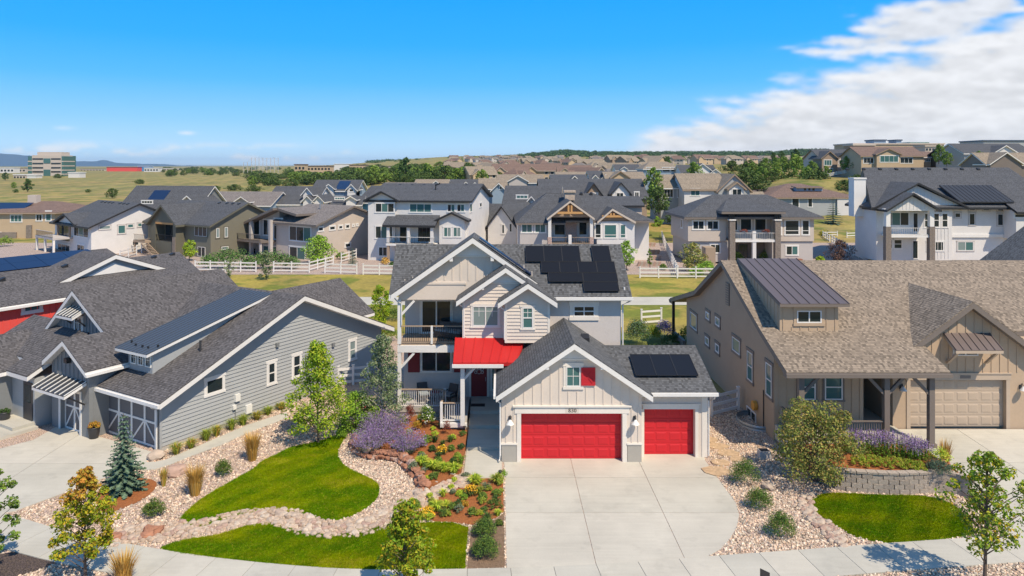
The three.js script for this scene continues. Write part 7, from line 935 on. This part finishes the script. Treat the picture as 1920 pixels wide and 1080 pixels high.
// raised flower bed: boulder wall, sage, roses, lilies
{
  const g = thing('boulder_wall', 'curved wall of reddish boulders round the raised flower bed', 'rock wall', gd(735, 862)), O = gd(735, 862);
  const path = new THREE.CatmullRomCurve3([[663, 828], [664, 845], [676, 855], [700, 860], [726, 862], [748, 868], [764, 880], [774, 892], [786, 908], [792, 926]].map(([x, y]) => V(...gd(x, y)))), n = 36;
  for (let k = 0; k < 2; k++) for (let i = 0; i < n - k * 4; i++) { const p = path.getPointAt((i + 0.5 + k * 0.4) / (n - k * 4 + 0.5)); stone(g, 'boulder', pick(BOU), pick([M.rockRed, M.rock, M.rockRed]), [p.x - O[0] + rr(-0.06, 0.06) + k * 0.06, 0.1 + k * 0.2, p.z - O[2] - k * 0.14], rr(0.15, 0.22)); }
}
const bedY = 0.2, bed = (px, py) => gd(px, py, bedY);
function sage(label, pos, w, h, n, group) { const g = thing('russian_sage', label, 'flowering shrub', pos, 0, group), a = new MB(), b = new MB(); for (let i = 0; i < n; i++) { const t = rr(0, 6.283), q = Math.sqrt(rnd()), o = w / 2 * q, l = h * rr(0.75, 1.08) * (1 - 0.35 * q * q), d = [Math.cos(t), 0, Math.sin(t)]; for (let k = 0; k < 9; k++) { const u = (k + rnd()) / 9, p = add(mul(d, o * (0.25 + 0.75 * u)), [0, l * u, 0]); if (u < 0.45) leafAt(a, add(p, mul(sphere(), 0.05)), rr(0.06, 0.1), sphere(), jit(pick(PAL.sageLow)), 0.4); else for (let j = 0; j < 2; j++) leafAt(b, add(p, mul(sphere(), 0.03)), rr(0.035, 0.07), sphere(), jit(pick(PAL.sage), 0.3), 0.6); } } a.build('foliage', M.leaf, g); b.build('blossoms', M.leaf, g); return g; }
sage('purple sage bush spilling over the left of the boulder wall', bed(694, 845), 2.3, 1.2, 520); sage('purple sage bush at the back of the bed, left of the roses', bed(722, 822), 2.9, 1.45, 700); sage('grey purple sage bush in the middle of the raised bed', bed(762, 848), 2.2, 1.15, 500);
{ const p = bed(800, 800), g = thing('rose_bush', 'white flowering rose bush at the porch corner', 'flowering shrub', p); const s = shrubMesh({ w: 0.95, h: 1.35, N: 14, per: 110, size: 0.07, pal: PAL.green }); s.name = 'foliage'; g.add(s); const b = shrubMesh({ w: 1.0, h: 1.42, N: 14, per: 9, size: 0.1, pal: [[0.75, 0.75, 0.68]], mat: std([1, 1, 1], { vertexColors: true }), slim: 0.95 }); b.name = 'blossoms'; g.add(b); }
{ const p = gd(690, 788), g = thing('rose_bush', 'green bush with a few red roses behind the sage', 'flowering shrub', p); const s = shrubMesh({ w: 1.4, h: 1.2, N: 14, per: 90, size: 0.08, pal: PAL.dark }); s.name = 'foliage'; g.add(s); const b = shrubMesh({ w: 1.4, h: 1.3, N: 14, per: 2, size: 0.13, pal: [[0.6, 0.01, 0.02]], mat: std([1, 1, 1], { vertexColors: true }), slim: 0.95 }); b.name = 'blossoms'; g.add(b); }
shrub('barberry', 'dark red barberry beside the porch railing', bed(768, 792), { w: 0.6, h: 1.2, N: 12, per: 80, size: 0.06, pal: PAL.barberry }); shrub('barberry', 'small upright red barberry at the porch pedestal', bed(838, 814), { w: 0.45, h: 0.8, N: 10, per: 60, size: 0.05, pal: PAL.barberry });
for (const [px, py, l] of [[792, 872, 'lime striped lily clump at the left of the lily row'], [812, 880, 'lime striped lily clump, second in the row'], [832, 884, 'lime striped lily clump, third in the row'], [852, 886, 'lime striped lily clump at the walk end of the row']]) tuft('lily_clump', l, bed(px, py), 0.55, 0.95, 150, PAL.lime, { foot: 0.14, droop: 0.5, blade: 0.022 }, null, 'lily');
const flowers = (label, pos, w, h, pal, cols) => { const g = thing('flower_clump', label, 'flowers', pos); const s = shrubMesh({ w, h, N: 10, per: 60, size: 0.06, pal }); s.name = 'foliage'; g.add(s); const b = shrubMesh({ w: w * 0.95, h: h * 1.15, N: 10, per: 26, size: 0.065, pal: cols, mat: std([1, 1, 1], { vertexColors: true }), slim: 0.9 }); b.name = 'blossoms'; b.position.y = h * 0.1; g.add(b); };
const YEL = [[0.75, 0.42, 0.01], [0.68, 0.33, 0.01], [0.8, 0.52, 0.03]];
flowers('orange yellow daisies in the middle of the raised bed', bed(828, 852), 0.55, 0.42, PAL.dark, YEL); flowers('orange yellow daisies right of the stone edging', gd(883, 930), 0.6, 0.5, PAL.dark, YEL); flowers('orange yellow daisies left of the lower bed, behind the foreground tree', gd(800, 972), 0.8, 0.45, PAL.grassGreen, YEL);
for (const [px, py, y, w, h, pal, l] of [[810, 846, bedY, 0.45, 0.35, PAL.dark, 'small dark green mound left of the upper daisies'], [846, 846, bedY, 0.4, 0.38, PAL.green, 'small green mound right of the upper daisies'], [848, 824, bedY, 0.5, 0.3, PAL.lime, 'low yellow green plant at the foot of the porch pedestal'], [811, 898, bedY, 0.5, 0.3, PAL.juniper, 'dark green cushion beside the boulder wall end'], [852, 905, 0, 0.35, 0.3, PAL.lime, 'pale striped hosta by the stone edging'], [847, 956, 0, 0.45, 0.35, PAL.green, 'small green plant right of the lower lilies'], [915, 920, 0, 0.4, 0.3, PAL.grassGreen, 'low green plant beside the driveway, upper'], [930, 930, 0, 0.45, 0.35, PAL.green, 'low green plant beside the driveway, lower'], [926, 952, 0, 0.9, 0.4, PAL.mugo, 'spreading olive green shrub beside the driveway']]) shrub('low_plant', l, gd(px, py, y), { w, h, N: 9, per: 70, size: 0.055, pal }, null, 'plant');
for (const [px, py, l] of [[818, 958, 'tall lime lily clump in the lower bed'], [890, 907, 'striped lily clump at the end of the walk, left'], [932, 906, 'green lily clump at the end of the walk, right']]) tuft('lily_clump', l, gd(px, py), 0.55, 0.85, 140, l.startsWith('green') ? PAL.grassGreen : PAL.lime, { foot: 0.12, droop: 0.5, blade: 0.02 }, null, 'lily');
shrub('clipped_shrub', 'round clipped boxwood in the grey mulch, upper one', gd(909, 1004), { w: 0.95, h: 0.78, N: 18, per: 260, size: 0.045, pal: PAL.dark.concat(PAL.green) }); shrub('clipped_shrub', 'round clipped boxwood in the grey mulch, lower larger one', gd(910, 1043), { w: 1.08, h: 0.85, N: 18, per: 280, size: 0.045, pal: PAL.green.concat(PAL.dark) });
for (const [px, py, y, w, h, pal, l] of [[775, 880, bedY, 0.5, 0.4, PAL.sageLow, 'grey leaved plant at the foot of the middle sage'], [822, 866, bedY, 0.4, 0.3, PAL.green, 'small green plant between the daisies and the lilies'], [858, 858, bedY, 0.4, 0.3, PAL.grassGreen, 'small yellowing plant at the middle of the walk edge'], [800, 830, bedY, 0.55, 0.45, PAL.green, 'leafy plant at the foot of the white roses'], [850, 868, bedY, 0.35, 0.3, PAL.dark, 'dark little plant by the walk above the lilies'], [870, 950, 0, 0.4, 0.3, PAL.rust, 'rusty little plant in the middle of the lower bed'], [905, 938, 0, 0.45, 0.4, PAL.green, 'green plant right of the lower daisies'], [838, 968, 0, 0.4, 0.3, PAL.grassGreen, 'yellow green plant at the lawn edge of the lower bed'], [898, 966, 0, 0.4, 0.25, PAL.cover, 'creeping plant above the clipped boxwoods'], [936, 985, 0, 0.35, 0.25, PAL.mugo, 'small olive tuft between boxwoods and driveway'], [780, 955, 0, 0.5, 0.4, PAL.green, 'green plant left of the tall lime lily'], [862, 930, 0, 0.35, 0.3, PAL.lime, 'pale hosta left of the stone side daisies'], [790, 838, bedY, 0.6, 0.5, PAL.sage, 'mauve flowering plant right of the back sage'], [640, 822, 0, 0.8, 0.5, PAL.bright, 'leafy plant at the lawn edge below the yellow green tree'], [655, 812, 0, 0.9, 0.7, PAL.green, 'green plant left of the boulder wall'], [752, 800, bedY, 0.7, 0.8, PAL.green, 'green shrub under the porch railing'], [782, 806, bedY, 0.5, 0.6, PAL.rust, 'reddish plant left of the white roses']]) shrub('low_plant', l, gd(px, py, y), { w, h, N: 10, per: 75, size: 0.06, pal }, null, 'plant');
{ const A = mulch1.map((p) => p), put = (poly, y, n, keep) => { const xs = poly.map((p) => p[0]), zs = poly.map((p) => p[1]); let k = 0, tries = 0; const made = []; while (k < n && tries++ < 4000) { const px = rr(Math.min(...xs), Math.max(...xs)), pz = rr(Math.min(...zs), Math.max(...zs)); if (!inPoly(poly, px, pz) || made.some((q) => Math.hypot(q[0] - px, q[1] - pz) < 0.42)) continue; made.push([px, pz]); const s = rr(0.28, 0.6), pal = pick([PAL.green, PAL.bright, PAL.grassGreen, PAL.dark, PAL.sageLow, PAL.lime, PAL.juniper]); if (rnd() < 0.35) tuft('perennial', keep, [px, y, pz], s * 0.85, s * 1.3, 70, pal, { foot: 0.08, droop: 0.4, blade: 0.014 }, keep, 'plant'); else shrub('perennial', keep, [px, y, pz], { w: s, h: s * rr(0.55, 0.9), N: 8, per: 55, size: 0.055, pal }, keep, 'plant'); k++; } };
  put(mulch1, bedY, 34, 'small perennials scattered over the raised flower bed'); put(mulch2, 0.02, 30, 'small perennials scattered over the lower flower bed'); }
// right garden
for (const [px, py, w, h, l] of [[1396, 908, 1.35, 1.25, 'juniper bush nearest the red garage, of the three along the drive'], [1424, 953, 1.1, 0.95, 'middle one of the three junipers along the driveway'], [1464, 1006, 1.15, 1.05, 'juniper bush nearest the pavement, of the three along the drive']]) { const g = shrub('juniper', l, gd(px, py), { w, h, N: 18, per: 150, size: 0.075, pal: PAL.juniper, slim: 0.35 }); }
{ // block retaining wall, every block its own piece
  const pts = [[1541, 893], [1547, 906], [1565, 916], [1592, 920], [1632, 923], [1677, 925], [1721, 924], [1760, 922], [1792, 926], [1818, 934]].map(([x, y]) => V(...gd(x, y))), c = new THREE.CatmullRomCurve3(pts), L = c.getLength(), O = pts[4].toArray(), g = thing('retaining_wall', 'curved grey concrete block retaining wall above the oval lawn', 'retaining wall', O);
  const bl = 0.42, n = Math.floor(L / bl); for (let r = 0; r < 4; r++) for (let i = 0; i < n; i++) { const t = Math.min(0.999, (i + 0.5 + (r % 2) * 0.5) / n), p = c.getPointAt(t), d = c.getTangentAt(t); const m = pc(g, 'block', hash(i, r, 3) < 0.5 ? M.block : M.block2, [p.x - O[0], 0.1 + r * 0.205, p.z - O[2] - r * 0.02], [bl - 0.012, 0.195, 0.28], Math.atan2(-d.z, d.x)); m.position.x += (hash(i, r, 8) - 0.5) * 0.012; m.position.z += (hash(i, r, 9) - 0.5) * 0.03; }
  for (let i = 0; i < n; i++) { const t = (i + 0.5) / n, p = c.getPointAt(t), d = c.getTangentAt(t); pc(g, 'cap_stone', M.block, [p.x - O[0], 0.865, p.z - O[2] - 0.06], [bl - 0.008, 0.09, 0.34], Math.atan2(-d.z, d.x)); }
}
struct('planter_bed', new MB().prism([...[[1543, 897], [1550, 908], [1592, 919], [1632, 922], [1677, 924], [1721, 923], [1760, 921], [1792, 925], [1815, 932]].map(([x, y]) => { const p = gd(x, y); return [p[0], 0.82, p[2] - 0.12]; }), [20.2, 0.7, -33.2], [20.3, 0.66, -34.6], [14.4, 0.82, -34.58], [14.0, 0.82, -34.0]].map((p) => [p[0], 0.82, p[2]]), [0, -0.8, 0]).build('planter_bed', M.mulch), 'mulched bed behind the retaining wall');
const wallBed = (px, py) => gd(px, py, 0.82);
for (const [px, py, w, h] of [[1592, 846, 1.2, 0.95], [1618, 850, 1.2, 1.0], [1646, 852, 1.2, 1.05], [1674, 856, 1.25, 1.1], [1704, 860, 1.2, 1.0], [1724, 864, 1.0, 0.95]]) { const g = thing('lavender', 'purple spiked sage in the row along the tan house porch', 'flowering shrub', wallBed(px, py), 0, 'purple sage row before the tan porch'), a = new MB(), b = new MB(); for (let i = 0; i < 150; i++) { const t = rr(0, 6.28), q = Math.sqrt(rnd()) * w / 2, hh = h * rr(0.6, 0.8) * (1 - 0.3 * (2 * q / w) ** 2), x = q * Math.cos(t), z = q * Math.sin(t); for (let k = 0; k < 5; k++) leafAt(a, [x * rr(0.7, 1.1), hh * rr(0.15, 1), z * rr(0.7, 1.1)], rr(0.07, 0.12), sphere(), jit(pick(PAL.bright.concat(PAL.green))), 0.5); if (i % 3) for (let k = 0; k < 8; k++) leafAt(b, [x * 1.1, hh + k * h * 0.05, z * 1.1], 0.06, sphere(), jit(pick(PAL.sage), 0.3), 0.7); } a.build('foliage', M.leaf, g); b.build('blossoms', M.leaf, g); }
for (const [px, py, w] of [[1612, 871, 0.9], [1632, 868, 1.0], [1655, 874, 1.0], [1680, 874, 1.0], [1703, 877, 0.9], [1722, 880, 0.7]]) shrub('ground_cover', 'low lime green ground cover along the top of the retaining wall', wallBed(px, py), { w: w * 1.35, h: 0.42, N: 12, per: 110, size: 0.055, pal: PAL.cover }, 'ground cover mounds on the retaining wall', 'ground cover');
shrub('juniper', 'low blue grey juniper at the right end of the retaining wall', wallBed(1763, 887), { w: 1.35, h: 0.65, N: 16, per: 150, size: 0.06, pal: PAL.bluish.map((c) => mul(c, 0.8)), slim: 0.4 });
{ const g = thing('stepping_stones', 'tan flagstone steps leading between the two houses', 'stepping stones', gd(1352, 866)), O = gd(1352, 866); for (const [px, py, s] of [[1332, 826, 0.42], [1346, 838, 0.48], [1362, 851, 0.5], [1350, 868, 0.45], [1342, 884, 0.55], [1385, 862, 0.4]]) { const p = gd(px, py), n = 7, q = Array.from({ length: n }, (_, i) => { const a = -i / n * 6.283, r = s * rr(0.75, 1.1); return [p[0] - O[0] + r * 1.2 * Math.cos(a), 0.06, p[2] - O[2] + r * Math.sin(a)]; }); new MB().prism(newell(q)[1] < 0 ? q.reverse() : q, [0, -0.07, 0]).build('flagstone', M.flag, g); } }
shrub('shrub', 'green shrub with bluish leaves in the yard behind the middle house', gd(1196, 646), { w: 2.0, h: 2.4, N: 22, per: 140, size: 0.11, pal: PAL.juniper.concat(PAL.bluish) });
for (const [px, py, w, h, pal, l] of [[1225, 640, 1.2, 1.6, PAL.grassGreen, 'yellow green plumes behind the middle house'], [1246, 632, 1.8, 1.6, PAL.sage, 'mauve flowering shrub at the rear fence'], [1262, 650, 2.4, 1.2, PAL.dark, 'dark shrub in the shade beside the tan house'], [1232, 668, 2.6, 1.0, PAL.dark, 'low dark shrub in the shade between the houses'], [1290, 640, 1.6, 1.4, PAL.green, 'green shrub at the rear porch of the tan house'], [726, 640, 2.0, 1.5, PAL.green, 'green shrub left of the balcony post'], [740, 600, 2.4, 1.3, PAL.juniper, 'shrub in the back yard left of the middle house'], [705, 628, 1.6, 0.8, PAL.rust, 'reddish plants below the green tree behind the grey house']]) shrub('shrub', l, gd(px, py), { w, h, N: 14, per: 90, size: 0.11, pal });
for (const [x, D, l] of [[-1.85, 38.0, 'dark path light near the porch pedestal'], [-1.86, 35.6, 'dark path light at the middle of the walk'], [0.02, 32.5, 'dark path light at the corner of the driveway']]) { const g = thing('path_light', l, 'path light', [x, 0, -D]); new MB().tube([[0, 0, 0], [0, 0.4, 0]], 0.02, 0.02, 6).build('stake', M.black, g); const c = new THREE.Mesh(new THREE.ConeGeometry(0.1, 0.08, 12), M.black); c.name = 'cap'; c.position.y = 0.43; g.add(c); }
{ const g = thing('utility_box', 'grey utility box lying in the gravel before the tan house', 'utility box', gd(1433, 858)); new MB().prism([[-0.3, 0, 0.2], [0.3, 0, 0.2], [0.25, 0.35, 0.15], [-0.25, 0.35, 0.15]], [0, 0, -0.4]).build('box', M.lightGray, g); new MB().box(-0.2, 0.2, 0.352, 0.38, -0.2, 0.1).build('lid', M.darkMetal, g); }
// cobbles of the dry creek bed: the larger ones single, the rest joined
{
  const g = new THREE.Group(); g.name = 'cobble_bed'; tag(g, 'pale cobbles of the dry creek bed winding between the lawns', null, null, 'structure');
  const path = new THREE.CatmullRomCurve3([[208, 1010], [262, 1001], [320, 998], [372, 992], [420, 981], [470, 972], [510, 969], [548, 977], [590, 991], [640, 995], [690, 986], [740, 966], [782, 938], [815, 918], [850, 905], [874, 893]].map(([x, y]) => V(...gd(x, y)))), L = path.getLength();
  let n = 0; const mats = [M.rockPale, M.rock, std([0.62, 0.52, 0.42], { map: stoneTex, roughness: 0.95 }), M.rockPale, std([0.5, 0.39, 0.31], { map: stoneTex, roughness: 0.95 })];
  const put = (t, off, s) => { const p = path.getPointAt(Math.min(0.999, Math.max(0, t))), d = path.getTangentAt(Math.min(0.999, Math.max(0, t))); return [p.x - d.z * off, s * 0.3, p.z + d.x * off]; };
  for (let i = 0; i < 290; i++) { const t = (i + rnd()) / 290, w = t < 0.15 ? 0.75 : 0.52, s = rr(0.1, 0.17) * (t > 0.82 ? 1.25 : 1); stone(g, 'cobble', pick(COB), pick(mats), put(t, rr(-w, w), s), s); }
  const N = 1500, im = new THREE.InstancedMesh(COB[1], M.rockPale, N), mt = new THREE.Matrix4(); for (let i = 0; i < N; i++) { const s = rr(0.05, 0.1), t = rnd(), p = put(t, rr(-0.7, 0.7), s); mt.compose(V(...p), new THREE.Quaternion().setFromEuler(new THREE.Euler(rnd(), rnd() * 6, rnd())), V(s * rr(0.9, 1.3), s, s)); im.setMatrixAt(i, mt); const k = rr(0.75, 1.15), h = rnd(); im.setColorAt(i, new THREE.Color().setRGB(k, k * (0.9 + 0.1 * h), k * (0.82 + 0.18 * h))); } im.name = 'small_cobbles'; im.userData.kind = 'stuff'; g.add(im);
}
{ // cobbles along the right rock bed
  const g = new THREE.Group(); g.name = 'cobble_bed'; tag(g, 'band of rounded rocks left of the oval lawn', null, null, 'structure');
  const poly = G(crop6([[250, 520], [330, 520], [270, 600], [300, 690], [380, 740], [460, 800], [510, 900], [430, 905], [330, 800], [230, 700], [190, 620]])), xs = poly.map((p) => p[0]), zs = poly.map((p) => p[1]);
  let k = 0; while (k < 190) { const x = rr(Math.min(...xs), Math.max(...xs)), z = rr(Math.min(...zs), Math.max(...zs)); if (!inPoly(poly, x, z)) continue; const s = rr(0.07, 0.15); stone(g, 'cobble', pick(COB), pick([M.rockPale, M.rock, M.rockPale]), [x, s * 0.3, z], s); k++; }
}
// gravel: loose pebbles over the beds
{
  const N = 120000, mt = new THREE.Matrix4(), q = new THREE.Quaternion(), e = new THREE.Euler(), col = new THREE.Color();
  const beds = [[-34, -23.4, 0.5, -44, 70000], [6, -24.5, 20, -42, 38000], [-8, -26, 0.3, -38, 9000]], skip = [lawn1, lawn2, lawn3, drive1, drive2, rightDrive, walkG, mulch0, mulch1, mulch2, mulch3, walkPoly, G([[0, 1040], [60, 1028], [118, 1045], [95, 1062], [20, 1085], [-40, 1090]]), [[-2, -32.5], [0.2, -32.5], [0.2, -43], [-2, -43]], [[0, -34], [10.3, -34], [10.3, -45], [0, -45]], [[14.2, -37], [34, -37], [34, -60], [14.2, -60]], [[13.9, -33.5], [20.4, -30.9], [20.4, -38], [13.9, -38]]];
  const boxes = skip.map((p) => [Math.min(...p.map((v) => v[0])), Math.max(...p.map((v) => v[0])), Math.min(...p.map((v) => v[1])), Math.max(...p.map((v) => v[1]))]);
  const im = new THREE.InstancedMesh(PEB[0], std([1, 1, 1], { roughness: 0.95 }), N); let n = 0;
  for (const [x0, z0, x1, z1, c] of beds) for (let i = 0; i < c && n < N; i++) {
    const u = Math.pow(rnd(), 1.25), x = rr(x0, x1), z = lerp(z0, z1, u); if (skip.some((p, k) => x > boxes[k][0] && x < boxes[k][1] && z > boxes[k][2] && z < boxes[k][3] && inPoly(p, x, z))) continue; if (x < -15 && (x + 16.95) * -0.846 + (z + 35.6) * -0.533 > -99 && x < leftWorld(0, 0)[0] + (-(z + 35.6)) * 0.606 - 0.2 && z < -35.6) continue;
    const s = rr(0.022, 0.055); mt.compose(V(x, s * 0.35, z), q.setFromEuler(e.set(rnd() * 3, rnd() * 6, rnd() * 3)), V(s * rr(0.8, 1.4), s * 0.8, s)); im.setMatrixAt(n, mt); const k = 0.22 + 0.62 * Math.pow(rnd(), 0.8), h = rnd(); im.setColorAt(n, col.setRGB(k, k * lerp(0.72, 0.90, h), k * lerp(0.53, 0.74, h))); n++;
  }
  im.count = n; im.name = 'gravel'; tag(im, 'loose pink and tan gravel of the front gardens', null, null, 'stuff');
}
{ // grass blades of the lawns
  const tuftG = (() => { const m = new MB(); for (let i = 0; i < 7; i++) { const a = i * 0.9 + rr(-0.3, 0.3), r = rr(0.01, 0.05), l = rr(0.035, 0.06), x = Math.cos(a) * r, z = Math.sin(a) * r, t = rr(0, 6.28), w = 0.006; m.tri([x - w * Math.cos(t), 0, z - w * Math.sin(t)], [x + w * Math.cos(t), 0, z + w * Math.sin(t)], [x + Math.cos(a) * 0.02, l, z + Math.sin(a) * 0.02]); } return m.geo(); })();
  const N = 90000, im = new THREE.InstancedMesh(tuftG, new THREE.MeshPhysicalMaterial({ roughness: 1, specularIntensity: 0.1 }), N), mt = new THREE.Matrix4(), q = new THREE.Quaternion(), col = new THREE.Color(); let n = 0;
  for (const [p, c] of [[lawn1, 38000], [lawn2, 30000], [lawn3, 22000]]) { const xs = p.map((v) => v[0]), zs = p.map((v) => v[1]), a = [Math.min(...xs), Math.max(...xs), Math.min(...zs), Math.max(...zs)]; for (let i = 0; i < c * 1.6 && n < N; i++) { const x = rr(a[0], a[1]), z = rr(a[2], a[3]); if (!inPoly(p, x, z)) continue; const s = rr(0.7, 1.25), d0 = fbm(x * 0.55 + 50, z * 0.9 + 90, 4096, 4, 9), stripe = 0.06 * Math.sign(Math.sin((x * 0.8 + z * 0.6) * 5.8)), d = sstep(0.25, 0.8, d0 + stripe * 0.5), k = rr(0.65, 1.3) * (1 + stripe), dry = rnd() < 0.06 + 0.3 * sstep(0.6, 0.75, d0) ? 1 : 0; mt.compose(V(x, 0.034, z), q.setFromAxisAngle(V(0, 1, 0), rr(0, 6)), V(s, s, s)); im.setMatrixAt(n, mt); im.setColorAt(n, col.setRGB(k * lerp(lerp(0.10, 0.27, d), 0.38, dry), k * lerp(lerp(0.215, 0.32, d), 0.36, dry), k * lerp(0.002, 0.03, dry))); n++; } }
  im.count = n; im.name = 'grass'; tag(im, 'short green blades of the lawns', null, null, 'stuff');
}

scene.traverse((o) => { if (o.isMesh) { o.castShadow = true; o.receiveShadow = true; } });
renderer.render(scene, camera);
